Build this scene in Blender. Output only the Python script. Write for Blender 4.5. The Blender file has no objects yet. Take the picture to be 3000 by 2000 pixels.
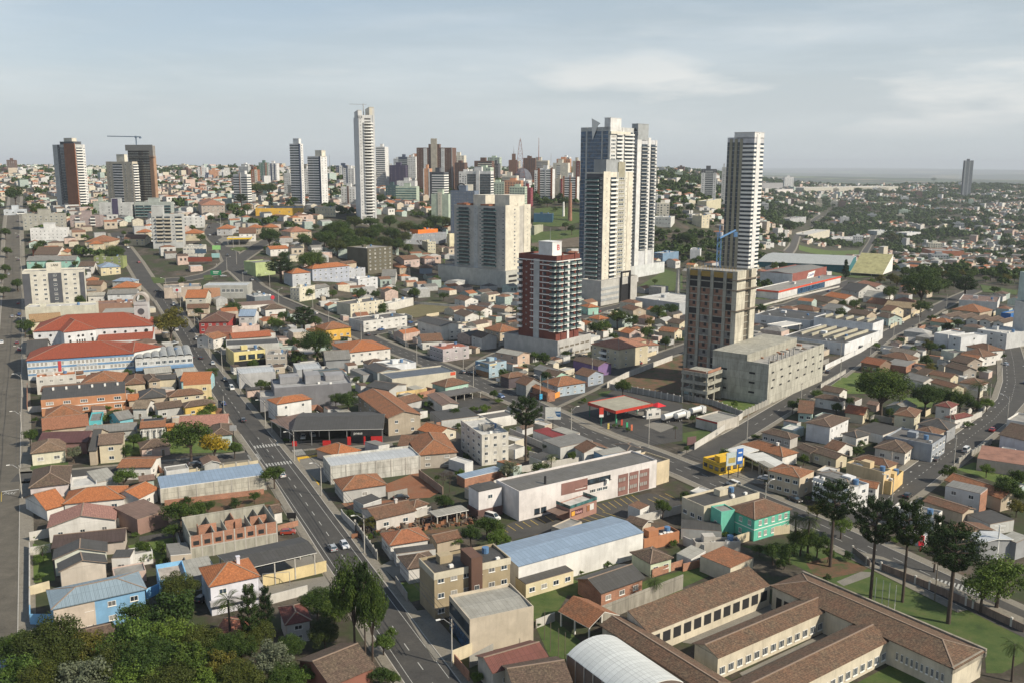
import bpy,math,random
import numpy as np
from mathutils import Vector,Matrix
SC=bpy.context.scene
COL=SC.collection
R=math.radians
random.seed(7)
CAM_H=95.0
PITCH=R(10.76)
ROLL=R(0.2)
FPX=2700.0
cam_d=bpy.data.cameras.new('camera')
cam_d.sensor_width=36.0
cam_d.lens=FPX/3000.0*36.0
cam_d.clip_start=1.0
cam_d.clip_end=120000.0
cam=bpy.data.objects.new('camera',cam_d)
COL.objects.link(cam)
_F=Vector((0,math.cos(PITCH),-math.sin(PITCH)))
_U0=Vector((0,math.sin(PITCH),math.cos(PITCH)))
_X=Vector((1,0,0))
_R=_X*math.cos(ROLL)+_U0*math.sin(ROLL)
_U=_U0*math.cos(ROLL)-_X*math.sin(ROLL)
_M=Matrix(((_R.x,_U.x,-_F.x),(_R.y,_U.y,-_F.y),(_R.z,_U.z,-_F.z))).to_4x4()
_M.translation=Vector((0,0,CAM_H))
cam.matrix_world=_M
SC.camera=cam
SUN_AZ=R(-26.0)
SUN_EL=R(38.0)
to_sun=Vector((math.cos(SUN_EL)*math.cos(SUN_AZ),math.cos(SUN_EL)*math.sin(SUN_AZ),math.sin(SUN_EL)))
sun_d=bpy.data.lights.new('sun','SUN')
sun_d.energy=4.5
sun_d.angle=R(0.6)
sun_d.color=(1.0,0.90,0.74)
sun=bpy.data.objects.new('sun',sun_d)
COL.objects.link(sun)
sun.rotation_euler=to_sun.to_track_quat('Z','Y').to_euler()
sun.location=(0,0,400)
W=bpy.data.worlds.new('World')
SC.world=W
W.use_nodes=True
nt=W.node_tree
nt.nodes.clear()
def _n(nt,t,**k):
 n=nt.nodes.new(t)
 for a,b in k.items():
  setattr(n,a,b)
 return n
wo=_n(nt,'ShaderNodeOutputWorld')
bg=_n(nt,'ShaderNodeBackground')
sky=_n(nt,'ShaderNodeTexSky',sky_type='NISHITA',sun_disc=False)
sky.sun_elevation=SUN_EL
sky.sun_rotation=R(90)-SUN_AZ
sky.altitude=900
sky.dust_density=2.0
bg.inputs['Strength'].default_value=0.13
tc=_n(nt,'ShaderNodeTexCoord')
sep=_n(nt,'ShaderNodeSeparateXYZ')
nt.links.new(tc.outputs['Generated'],sep.inputs[0])
mz=_n(nt,'ShaderNodeMath',operation='ADD');mz.inputs[1].default_value=0.12
nt.links.new(sep.outputs['Z'],mz.inputs[0])
mzm=_n(nt,'ShaderNodeMath',operation='MAXIMUM');mzm.inputs[1].default_value=0.03
nt.links.new(mz.outputs[0],mzm.inputs[0])
dx=_n(nt,'ShaderNodeMath',operation='DIVIDE');dy=_n(nt,'ShaderNodeMath',operation='DIVIDE')
nt.links.new(sep.outputs['X'],dx.inputs[0]);nt.links.new(mzm.outputs[0],dx.inputs[1])
nt.links.new(sep.outputs['Y'],dy.inputs[0]);nt.links.new(mzm.outputs[0],dy.inputs[1])
cmb=_n(nt,'ShaderNodeCombineXYZ')
nt.links.new(dx.outputs[0],cmb.inputs[0]);nt.links.new(dy.outputs[0],cmb.inputs[1])
mp=_n(nt,'ShaderNodeMapping');mp.inputs['Scale'].default_value=(0.35,0.55,1);mp.inputs['Rotation'].default_value=(0,0,0.25)
mp.inputs['Location'].default_value=(3.1,1.7,0)
nt.links.new(cmb.outputs[0],mp.inputs[0])
nz=_n(nt,'ShaderNodeTexNoise');nz.inputs['Scale'].default_value=1.0;nz.inputs['Detail'].default_value=7;nz.inputs['Roughness'].default_value=0.55
nz.inputs['Distortion'].default_value=0.6
nt.links.new(mp.outputs[0],nz.inputs['Vector'])
cr=_n(nt,'ShaderNodeValToRGB')
cr.color_ramp.elements[0].position=0.30;cr.color_ramp.elements[0].color=(0.4,0.4,0.4,1)
cr.color_ramp.elements[1].position=0.66;cr.color_ramp.elements[1].color=(1,1,1,1)
nt.links.new(nz.outputs['Fac'],cr.inputs[0])
rx=_n(nt,'ShaderNodeMapRange');rx.inputs[1].default_value=-0.55;rx.inputs[2].default_value=0.5
rx.inputs[3].default_value=0.75;rx.inputs[4].default_value=1.0
nt.links.new(sep.outputs['X'],rx.inputs[0])
cf=_n(nt,'ShaderNodeMath',operation='MULTIPLY')
nt.links.new(cr.outputs[0],cf.inputs[0]);nt.links.new(rx.outputs[0],cf.inputs[1])
mp2=_n(nt,'ShaderNodeMapping');mp2.inputs['Scale'].default_value=(1.6,1.6,12);mp2.inputs['Location'].default_value=(0.4,2.0,0.3)
nt.links.new(tc.outputs['Generated'],mp2.inputs[0])
nz2=_n(nt,'ShaderNodeTexNoise');nz2.inputs['Scale'].default_value=1.6;nz2.inputs['Detail'].default_value=6;nz2.inputs['Roughness'].default_value=0.6
nt.links.new(mp2.outputs[0],nz2.inputs['Vector'])
cc=_n(nt,'ShaderNodeValToRGB')
cc.color_ramp.elements[0].position=0.42;cc.color_ramp.elements[0].color=(3.3,3.7,3.85,1)
cc.color_ramp.elements[1].position=0.72;cc.color_ramp.elements[1].color=(5.4,5.6,5.6,1)
nt.links.new(nz2.outputs['Fac'],cc.inputs[0])
mx=_n(nt,'ShaderNodeMix',data_type='RGBA')
nt.links.new(cf.outputs[0],mx.inputs[0])
skm=_n(nt,'ShaderNodeMix',data_type='RGBA',blend_type='MIX')
skm.inputs[0].default_value=0.55
skm.inputs[7].default_value=(2.3,2.9,3.4,1)
nt.links.new(sky.outputs[0],skm.inputs[6])
nt.links.new(skm.outputs[2],mx.inputs[6]);nt.links.new(cc.outputs[0],mx.inputs[7])
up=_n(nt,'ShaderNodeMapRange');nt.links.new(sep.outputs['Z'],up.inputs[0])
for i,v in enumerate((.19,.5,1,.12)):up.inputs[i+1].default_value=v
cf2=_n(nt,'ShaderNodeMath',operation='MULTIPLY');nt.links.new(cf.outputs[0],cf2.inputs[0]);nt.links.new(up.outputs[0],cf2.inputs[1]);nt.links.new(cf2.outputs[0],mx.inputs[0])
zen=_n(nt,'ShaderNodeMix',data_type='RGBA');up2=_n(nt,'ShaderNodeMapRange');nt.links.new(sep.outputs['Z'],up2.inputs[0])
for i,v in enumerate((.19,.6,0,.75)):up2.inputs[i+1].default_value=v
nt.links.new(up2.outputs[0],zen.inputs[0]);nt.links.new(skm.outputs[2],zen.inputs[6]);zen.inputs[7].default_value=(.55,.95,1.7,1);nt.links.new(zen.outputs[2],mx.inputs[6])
def _mr(src,a,b,c,d):
 r=_n(nt,'ShaderNodeMapRange');nt.links.new(src,r.inputs[0])
 for i,v in enumerate((a,b,c,d)):r.inputs[i+1].default_value=v
 return r.outputs[0]
def _mul(a,b):
 r=_n(nt,'ShaderNodeMath',operation='MULTIPLY');nt.links.new(a,r.inputs[0]);nt.links.new(b,r.inputs[1]);return r.outputs[0]
hz=_n(nt,'ShaderNodeMix',data_type='RGBA');nt.links.new(_mr(sep.outputs['Z'],0.0,0.16,0.85,0.0),hz.inputs[0])
nt.links.new(mx.outputs[2],hz.inputs[6]);hz.inputs[7].default_value=(3.9,4.2,4.3,1)
m3=_n(nt,'ShaderNodeMapping');m3.inputs['Scale'].default_value=(5,5,26);m3.inputs['Location'].default_value=(1.4,.6,2.2);nt.links.new(tc.outputs['Generated'],m3.inputs[0])
n3=_n(nt,'ShaderNodeTexNoise');n3.inputs['Scale'].default_value=1.0;n3.inputs['Detail'].default_value=7;nt.links.new(m3.outputs[0],n3.inputs['Vector'])
cu=_mul(_mul(_mr(n3.outputs['Fac'],.50,.64,0,.9),_mr(sep.outputs['X'],-.45,.35,.12,1.0)),_mul(_mr(sep.outputs['Z'],.025,.06,0,1),_mr(sep.outputs['Z'],.09,.15,1,0)))
hc=_n(nt,'ShaderNodeMix',data_type='RGBA');nt.links.new(cu,hc.inputs[0]);nt.links.new(hz.outputs[2],hc.inputs[6]);hc.inputs[7].default_value=(5.6,5.6,5.4,1)
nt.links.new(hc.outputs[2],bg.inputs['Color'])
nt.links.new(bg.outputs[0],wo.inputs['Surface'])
SC.view_settings.view_transform='Standard'
SC.view_settings.look='None'
SC.view_settings.gamma=1.0
SC.view_settings.use_curve_mapping=False
SC.view_settings.exposure=0.33
SC.cycles.use_denoising=True
SC.cycles.max_bounces=6
SC.cycles.diffuse_bounces=2
SC.cycles.glossy_bounces=2
SC.cycles.transmission_bounces=2
SC.cycles.transparent_max_bounces=8
SC.cycles.volume_bounces=0
SC.cycles.caustics_reflective=False
SC.cycles.caustics_refractive=False
def ss(a,b,x):
 t=min(1.0,max(0.0,(x-a)/(b-a)))
 return t*t*(3-2*t)
def T(x,y):
 if y<420:return 0.0
 q=x/max(y,1.0)
 w=1-ss(0.15,0.36,q)
 zl=44*ss(430+370*ss(-.28,-.05,q),1020+250*ss(-.2,0,q),y)+26*ss(1020,1700,y)+8*ss(1700,2600,y)
 zr=-38*ss(760,1500,y)+50*ss(1900,4200,y)
 far=ss(4300,6500,y)
 wob=0.0
 if y>900:
  a=ss(900,1600,y)
  wob=a*(4*math.sin(x/210.0+1.3)*math.cos(y/260.0)+3*math.sin(x/97.0+y/170.0))
  wob+=ss(6000,11000,y)*(22*math.sin(x/1900.0+0.7)+16*math.sin(y/1700.0+x/2600.0))
 z=w*zl+(1-w)*zr
 return z*(1-far)-45*far+wob+75*ss(17000,36000,y)
def ray(px,py):
 return(_F*FPX+_R*(px-1500.0)-_U*(py-1000.0)).normalized()
def hit(px,py,h=0.0):
 """world point where the photo's pixel meets the surface h metres above the ground"""
 d=ray(px,py)
 t=40.0;o=Vector((0,0,CAM_H));step=12.0;prev=t
 while t<40000:
  p=o+d*t
  if p.z<T(p.x,p.y)+h:
   a,b=prev,t
   for _ in range(24):
    m=(a+b)/2;p=o+d*m
    if p.z<T(p.x,p.y)+h:b=m
    else:a=m
   p=o+d*b
   return Vector((p.x,p.y,T(p.x,p.y)))
  prev=t;t+=max(6.0,t*0.012)
 p=o+d*40000
 return Vector((p.x,p.y,T(p.x,p.y)))
def onplane(px,py,z):
 d=ray(px,py)
 t=(z-CAM_H)/d.z
 return Vector((0,0,CAM_H))+d*t
def at_dist(px,py,dist):
 d=ray(px,py)
 return Vector((0,0,CAM_H))+d*(dist/d.y)
def proj(p):
 v=Vector(p)-Vector((0,0,CAM_H))
 k=v.dot(_F)
 return(1500+FPX*v.dot(_R)/k,1000-FPX*v.dot(_U)/k)
TL={'a':(0,1333),'b':(1000,1333),'c':(2000,1333),'d':(0,800),'e':(1000,800),'f':(2000,800),'g':(0,300),'h':(1000,300),'i':(2000,300)}
def P(t,x,y):
 o=TL[t]
 return(o[0]+x/2.352,o[1]+y/2.352)
_mats={}
def new_mat(name):
 m=bpy.data.materials.new(name);m.use_nodes=True
 nt=m.node_tree;b=nt.nodes['Principled BSDF']
 return m,nt,b
def _noise(nt,vec,scale,detail=3,rough=0.55):
 n=_n(nt,'ShaderNodeTexNoise');n.inputs['Scale'].default_value=scale
 n.inputs['Detail'].default_value=detail;n.inputs['Roughness'].default_value=rough
 if vec is not None:nt.links.new(vec,n.inputs['Vector'])
 return n
def _ramp(nt,fac,stops):
 r=_n(nt,'ShaderNodeValToRGB')
 while len(r.color_ramp.elements)>2:r.color_ramp.elements.remove(r.color_ramp.elements[-1])
 for i,(p,c)in enumerate(stops):
  e=r.color_ramp.elements[i]if i<2 else r.color_ramp.elements.new(p)
  e.position=p;e.color=(*c,1)if len(c)==3 else c
 nt.links.new(fac,r.inputs[0]);return r
def _mix(nt,fac,a,b,mode='MIX'):
 m=_n(nt,'ShaderNodeMix',data_type='RGBA',blend_type=mode)
 for i,v in((0,fac),(6,a),(7,b)):
  if hasattr(v,'links'):nt.links.new(v,m.inputs[i])
  elif i==0:m.inputs[0].default_value=v
  else:m.inputs[i].default_value=(*v,1)
 return m.outputs[2]
def sc(c,k):return tuple(min(0.9,max(0.0,v*k))for v in c)
def plain(name,c,rough=0.6,metal=0.0,var=0.12):
 k=('plain',name,c)
 if k in _mats:return _mats[k]
 m,nt,b=new_mat(name)
 t=_n(nt,'ShaderNodeTexCoord');n=_noise(nt,t.outputs['Object'],1.7,3)
 r=_ramp(nt,n.outputs['Fac'],[(0.3,sc(c,1-var)),(0.7,sc(c,1+var))])
 nt.links.new(r.outputs[0],b.inputs['Base Color'])
 b.inputs['Roughness'].default_value=rough;b.inputs['Metallic'].default_value=metal
 _mats[k]=m;return m
def wmt(c,dirt=0.35,rough=0.85):
 """painted render with rain streaks and grime patches"""
 k=('wall',c,dirt)
 if k in _mats:return _mats[k]
 m,nt,b=new_mat('painted_wall')
 t=_n(nt,'ShaderNodeTexCoord')
 g=_n(nt,'ShaderNodeNewGeometry')
 mp=_n(nt,'ShaderNodeMapping');mp.inputs['Scale'].default_value=(1.1,1.1,0.12)
 nt.links.new(g.outputs['Position'],mp.inputs[0])
 st=_noise(nt,mp.outputs[0],1.0,4,0.65)
 pa=_noise(nt,g.outputs['Position'],0.22,4,0.6)
 f1=_ramp(nt,st.outputs['Fac'],[(0.48,(0,0,0)),(0.78,(1,1,1))])
 f2=_ramp(nt,pa.outputs['Fac'],[(0.40,(1,1,1)),(0.62,(0,0,0))])
 mu=_n(nt,'ShaderNodeMath',operation='MULTIPLY');nt.links.new(f1.outputs[0],mu.inputs[0]);mu.inputs[1].default_value=dirt
 base=_mix(nt,f2.outputs[0],sc(c,1.04),sc(c,0.84))
 dc=(c[0]*0.45+0.03,c[1]*0.43+0.03,c[2]*0.40+0.025)
 out=_mix(nt,mu.outputs[0],base,dc)
 nt.links.new(out,b.inputs['Base Color']);b.inputs['Roughness'].default_value=rough
 _mats[k]=m;return m
def tmt(c,age=0.5):
 """ceramic tiles: courses across the slope, odd coloured tiles, moss and soot (uv in metres)"""
 k=('tile',c,age)
 if k in _mats:return _mats[k]
 m,nt,b=new_mat('clay_roof_tiles')
 uv=_n(nt,'ShaderNodeTexCoord');g=_n(nt,'ShaderNodeNewGeometry')
 br=_n(nt,'ShaderNodeTexBrick');br.offset=0.0
 nt.links.new(uv.outputs['UV'],br.inputs['Vector'])
 br.inputs['Scale'].default_value=1.0;br.inputs['Brick Width'].default_value=0.26;br.inputs['Row Height'].default_value=0.42
 br.inputs['Mortar Size'].default_value=0.045;br.inputs['Mortar Smooth'].default_value=0.8;br.inputs['Bias'].default_value=0.0
 br.inputs['Color1'].default_value=(*sc(c,1.15),1);br.inputs['Color2'].default_value=(*sc(c,0.82),1)
 br.inputs['Mortar'].default_value=(*sc(c,0.32),1)
 n1=_noise(nt,g.outputs['Position'],0.35,5,0.7)
 f1=_ramp(nt,n1.outputs['Fac'],[(0.60-0.25*age,(0,0,0)),(0.78-0.18*age,(1,1,1))])
 n2=_noise(nt,g.outputs['Position'],2.2,4,0.75)
 f2=_ramp(nt,n2.outputs['Fac'],[(0.35,(0,0,0)),(0.65,(1,1,1))])
 moss=_mix(nt,f2.outputs[0],(0.05,0.04,0.03),(0.17,0.13,0.085))
 mu=_n(nt,'ShaderNodeMath',operation='MULTIPLY');nt.links.new(f1.outputs[0],mu.inputs[0]);mu.inputs[1].default_value=0.25+0.55*age
 out=_mix(nt,mu.outputs[0],br.outputs['Color'],moss)
 out=_mix(nt,0.45+.4*age,out,_ramp(nt,n2.outputs['Fac'],[(0.32,(0.38,0.37,0.36)),(0.66,(1.25,1.25,1.22))]).outputs[0],'MULTIPLY')
 nt.links.new(out,b.inputs['Base Color']);b.inputs['Roughness'].default_value=0.9
 _mats[k]=m;return m
def smt(c,metal=0.0,pitch=1.0,rough=0.6,dirt=0.4):
 """corrugated fibre cement or metal sheet, ribs run down the slope (uv in metres)"""
 k=('sheet',c,metal,pitch,dirt)
 if k in _mats:return _mats[k]
 m,nt,b=new_mat('corrugated_sheet')
 uv=_n(nt,'ShaderNodeTexCoord');g=_n(nt,'ShaderNodeNewGeometry')
 br=_n(nt,'ShaderNodeTexBrick');br.offset=0.0
 nt.links.new(uv.outputs['UV'],br.inputs['Vector'])
 br.inputs['Scale'].default_value=1.0;br.inputs['Brick Width'].default_value=pitch;br.inputs['Row Height'].default_value=3.2
 br.inputs['Mortar Size'].default_value=0.07;br.inputs['Mortar Smooth'].default_value=0.9
 br.inputs['Color1'].default_value=(*sc(c,1.06),1);br.inputs['Color2'].default_value=(*sc(c,0.92),1)
 br.inputs['Mortar'].default_value=(*sc(c,0.62),1)
 n1=_noise(nt,g.outputs['Position'],0.45,6,0.75)
 f1=_ramp(nt,n1.outputs['Fac'],[(0.42,(0,0,0)),(0.68,(1,1,1))])
 mu=_n(nt,'ShaderNodeMath',operation='MULTIPLY');nt.links.new(f1.outputs[0],mu.inputs[0]);mu.inputs[1].default_value=dirt
 out=_mix(nt,mu.outputs[0],br.outputs['Color'],(c[0]*0.4+0.01,c[1]*0.38+0.01,c[2]*0.35))
 nt.links.new(out,b.inputs['Base Color']);b.inputs['Roughness'].default_value=rough;b.inputs['Metallic'].default_value=metal
 wv=_n(nt,'ShaderNodeTexWave',wave_type='BANDS',bands_direction='X');wv.inputs['Scale'].default_value=1.0
 nt.links.new(uv.outputs['UV'],wv.inputs['Vector'])
 bp=_n(nt,'ShaderNodeBump');bp.inputs['Strength'].default_value=0.5;bp.inputs['Distance'].default_value=0.06
 nt.links.new(wv.outputs['Fac'],bp.inputs['Height']);nt.links.new(bp.outputs[0],b.inputs['Normal'])
 _mats[k]=m;return m
def fmt(c):
 k=('flat',c)
 if k in _mats:return _mats[k]
 m,nt,b=new_mat('roof_slab')
 g=_n(nt,'ShaderNodeNewGeometry')
 n1=_noise(nt,g.outputs['Position'],0.25,6,0.7)
 r=_ramp(nt,n1.outputs['Fac'],[(0.3,sc(c,0.6)),(0.5,c),(0.7,sc(c,1.25))])
 nt.links.new(r.outputs[0],b.inputs['Base Color']);b.inputs['Roughness'].default_value=0.9
 _mats[k]=m;return m
def brick_mat(c=(0.42,0.17,0.09)):
 k=('brick',c)
 if k in _mats:return _mats[k]
 m,nt,b=new_mat('hollow_brick')
 uv=_n(nt,'ShaderNodeTexCoord');g=_n(nt,'ShaderNodeNewGeometry')
 br=_n(nt,'ShaderNodeTexBrick');nt.links.new(uv.outputs['UV'],br.inputs['Vector'])
 br.inputs['Scale'].default_value=1.0;br.inputs['Brick Width'].default_value=0.4;br.inputs['Row Height'].default_value=0.22
 br.inputs['Mortar Size'].default_value=0.025
 br.inputs['Color1'].default_value=(*sc(c,1.15),1);br.inputs['Color2'].default_value=(*sc(c,0.8),1);br.inputs['Mortar'].default_value=(0.3,0.26,0.22,1)
 n=_noise(nt,g.outputs['Position'],0.4,4,0.7)
 out=_mix(nt,0.6,br.outputs['Color'],_ramp(nt,n.outputs['Fac'],[(0.3,(0.5,0.5,0.5)),(0.65,(1.1,1.1,1.1))]).outputs[0],'MULTIPLY')
 nt.links.new(out,b.inputs['Base Color']);b.inputs['Roughness'].default_value=0.9
 _mats[k]=m;return m
def cmt(c=(0.36,0.35,0.30),panel=3.0):
 k=('conc',c,panel)
 if k in _mats:return _mats[k]
 m,nt,b=new_mat('raw_concrete')
 uv=_n(nt,'ShaderNodeTexCoord');g=_n(nt,'ShaderNodeNewGeometry')
 br=_n(nt,'ShaderNodeTexBrick');nt.links.new(uv.outputs['UV'],br.inputs['Vector']);br.offset=0.0
 br.inputs['Scale'].default_value=1.0;br.inputs['Brick Width'].default_value=panel*1.6;br.inputs['Row Height'].default_value=panel
 br.inputs['Mortar Size'].default_value=0.05;br.inputs['Mortar Smooth'].default_value=0.3
 br.inputs['Color1'].default_value=(*sc(c,1.1),1);br.inputs['Color2'].default_value=(*sc(c,0.9),1);br.inputs['Mortar'].default_value=(*sc(c,0.6),1)
 mp=_n(nt,'ShaderNodeMapping');mp.inputs['Scale'].default_value=(0.6,0.6,0.15);nt.links.new(g.outputs['Position'],mp.inputs[0])
 n=_noise(nt,mp.outputs[0],1.0,6,0.72)
 out=_mix(nt,0.7,br.outputs['Color'],_ramp(nt,n.outputs['Fac'],[(0.32,(0.45,0.44,0.42)),(0.6,(1.1,1.1,1.08))]).outputs[0],'MULTIPLY')
 nt.links.new(out,b.inputs['Base Color']);b.inputs['Roughness'].default_value=0.92
 _mats[k]=m;return m
def glass_mat(c=(0.03,0.045,0.06),rough=0.12):
 k=('glass',c)
 if k in _mats:return _mats[k]
 m,nt,b=new_mat('window_glass')
 g=_n(nt,'ShaderNodeNewGeometry');n=_noise(nt,g.outputs['Position'],0.45,2)
 r=_ramp(nt,n.outputs['Fac'],[(0.35,sc(c,0.5)),(0.6,sc(c,1.6))])
 nt.links.new(r.outputs[0],b.inputs['Base Color'])
 b.inputs['Roughness'].default_value=rough;b.inputs['Specular IOR Level'].default_value=0.6
 _mats[k]=m;return m
def gmt(name,cols,scale=0.08,detail=8,rough=0.95,stops=None):
 m,nt,b=new_mat(name)
 g=_n(nt,'ShaderNodeNewGeometry')
 n=_noise(nt,g.outputs['Position'],scale,detail,0.68)
 n2=_noise(nt,g.outputs['Position'],scale*14,4,0.7)
 st=stops or[0.25+0.5*i/max(1,len(cols)-1)for i in range(len(cols))]
 r=_ramp(nt,n.outputs['Fac'],list(zip(st,cols)))
 out=_mix(nt,0.55,r.outputs[0],_ramp(nt,n2.outputs['Fac'],[(0.3,(0.55,0.55,0.55)),(0.7,(1.2,1.2,1.2))]).outputs[0],'MULTIPLY')
 nt.links.new(out,b.inputs['Base Color']);b.inputs['Roughness'].default_value=rough
 return m
M_ASPH=gmt('asphalt',[(0.036,0.035,0.034),(0.058,0.056,0.053),(0.070,0.067,0.062),(0.105,0.098,0.088)],0.16)
M_COBB=gmt('cobbled_road',[(0.06,0.055,0.045),(0.10,0.09,0.072),(0.125,0.112,0.09),(0.17,0.15,0.12)],0.2)
M_PAVE=gmt('pavement',[(0.16,0.145,0.12),(0.24,0.22,0.18),(0.13,0.11,0.085)],0.3)
M_CONC=gmt('yard_concrete',[(0.17,0.16,0.14),(0.25,0.235,0.20)],0.25)
M_GRASS=gmt('grass',[(0.026,0.048,0.010),(0.05,0.088,0.016),(0.08,0.11,0.026),(0.11,0.10,0.045)],0.22)
M_WEED=gmt('weeds',[(0.04,0.07,0.015),(0.09,0.14,0.025),(0.16,0.17,0.05)],0.3)
M_DIRT=gmt('red_earth',[(0.16,0.065,0.03),(0.24,0.10,0.05),(0.20,0.13,0.08)],0.15)
M_MIXED=gmt('overgrown_lot',[(0.03,0.05,0.012),(0.06,0.08,0.022),(0.12,0.075,0.04),(0.17,0.085,0.045),(0.10,0.09,0.05)],0.25)
M_BROWN=gmt('bare_yard',[(0.075,0.06,0.042),(0.13,0.105,0.075),(0.19,0.16,0.12)],0.2)
M_DRY=gmt('dry_grass',[(0.10,0.10,0.04),(0.15,0.13,0.06),(0.18,0.16,0.09)],0.2)
def paint_mat(name,c):
 m,nt,b=new_mat(name)
 g=_n(nt,'ShaderNodeNewGeometry');n=_noise(nt,g.outputs['Position'],2.5,5,0.8)
 r=_ramp(nt,n.outputs['Fac'],[(0.32,sc(c,0.45)),(0.6,c)])
 nt.links.new(r.outputs[0],b.inputs['Base Color']);b.inputs['Roughness'].default_value=0.8
 return m
M_WPAINT=paint_mat('white_road_paint',(0.50,0.50,0.47))
M_YPAINT=paint_mat('yellow_road_paint',(0.55,0.40,0.08))
M_YKERB=paint_mat('yellow_kerb_paint',(0.75,0.45,0.03))
def leaf_mat(name,c1,c2,c3):
 m,nt,b=new_mat(name)
 g=_n(nt,'ShaderNodeNewGeometry');oi=_n(nt,'ShaderNodeObjectInfo');t=_n(nt,'ShaderNodeTexCoord')
 n=_noise(nt,t.outputs['Object'],0.55,3,0.6)
 r=_ramp(nt,n.outputs['Fac'],[(0.3,c1),(0.52,c2),(0.72,c3)])
 rnd=_ramp(nt,oi.outputs['Random'],[(0.0,(0.72,0.78,0.8)),(1.0,(1.25,1.15,0.95))])
 out=_mix(nt,1.0,r.outputs[0],rnd.outputs[0],'MULTIPLY')
 rl=_ramp(nt,g.outputs['Random Per Island'],[(0.0,(0.7,0.7,0.7)),(1.0,(1.3,1.3,1.3))])
 out=_mix(nt,1.0,out,rl.outputs[0],'MULTIPLY')
 nt.links.new(out,b.inputs['Base Color']);b.inputs['Roughness'].default_value=0.65
 b.inputs['Specular IOR Level'].default_value=0.25
 tr=_n(nt,'ShaderNodeBsdfTranslucent');nt.links.new(out,tr.inputs['Color'])
 ms=_n(nt,'ShaderNodeMixShader');ms.inputs[0].default_value=0.22
 nt.links.new(b.outputs[0],ms.inputs[1]);nt.links.new(tr.outputs[0],ms.inputs[2])
 nt.links.new(ms.outputs[0],nt.nodes['Material Output'].inputs['Surface'])
 return m
M_LEAF=leaf_mat('broad_leaves',(0.024,0.050,0.010),(0.052,0.092,0.017),(0.10,0.14,0.028))
M_LEAFL=leaf_mat('light_leaves',(0.05,0.09,0.015),(0.09,0.15,0.025),(0.15,0.20,0.04))
M_LEAFO=leaf_mat('olive_leaves',(0.06,0.065,0.012),(0.11,0.11,0.02),(0.18,0.15,0.03))
M_LEAFE=leaf_mat('dull_leaves',(0.030,0.045,0.010),(0.058,0.078,0.016),(0.10,0.115,0.026))
M_LEAFY=leaf_mat('yellow_leaves',(0.12,0.12,0.015),(0.32,0.24,0.02),(0.48,0.34,0.03))
M_LEAFG=leaf_mat('silver_leaves',(0.09,0.11,0.07),(0.15,0.17,0.11),(0.22,0.24,0.17))
M_PINE=leaf_mat('araucaria_needles',(0.014,0.032,0.010),(0.028,0.056,0.014),(0.05,0.082,0.022))
M_PALM=leaf_mat('palm_fronds',(0.030,0.050,0.012),(0.055,0.085,0.022),(0.095,0.12,0.035))
M_BARK=plain('bark',(0.075,0.055,0.042),0.95)
MC=plain('pole_concrete',(0.42,0.40,0.36),0.85)
MWD=plain('pole_wood',(0.16,0.13,0.10),0.9)
MS=plain('galvanised_steel',(0.42,0.43,0.44),0.45,0.6)
MD=plain('dark_opening',(0.02,0.02,0.022),0.7)
MW=plain('white_trim',(0.78,0.77,0.73),0.6,0,0.04)
M_RIDGE=plain('ridge_mortar',(0.27,0.20,0.15),0.9)
M_RAIL=plain('glass_rail',(0.16,0.22,0.21),0.25)
MG=glass_mat()
MGB=glass_mat((0.03,0.07,0.13))
MGG=glass_mat((0.05,0.12,0.12))
MCU=plain('window_curtain',(0.30,0.29,0.27),0.7)
M_TANK=plain('tank_blue',(0.10,0.20,0.36),0.6)
M_SHUT=plain('window_blind',(0.12,0.12,0.12),0.7)
MBK=brick_mat()
MR=cmt()
MK=plain('black_paint',(0.018,0.018,0.02),0.5)
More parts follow.
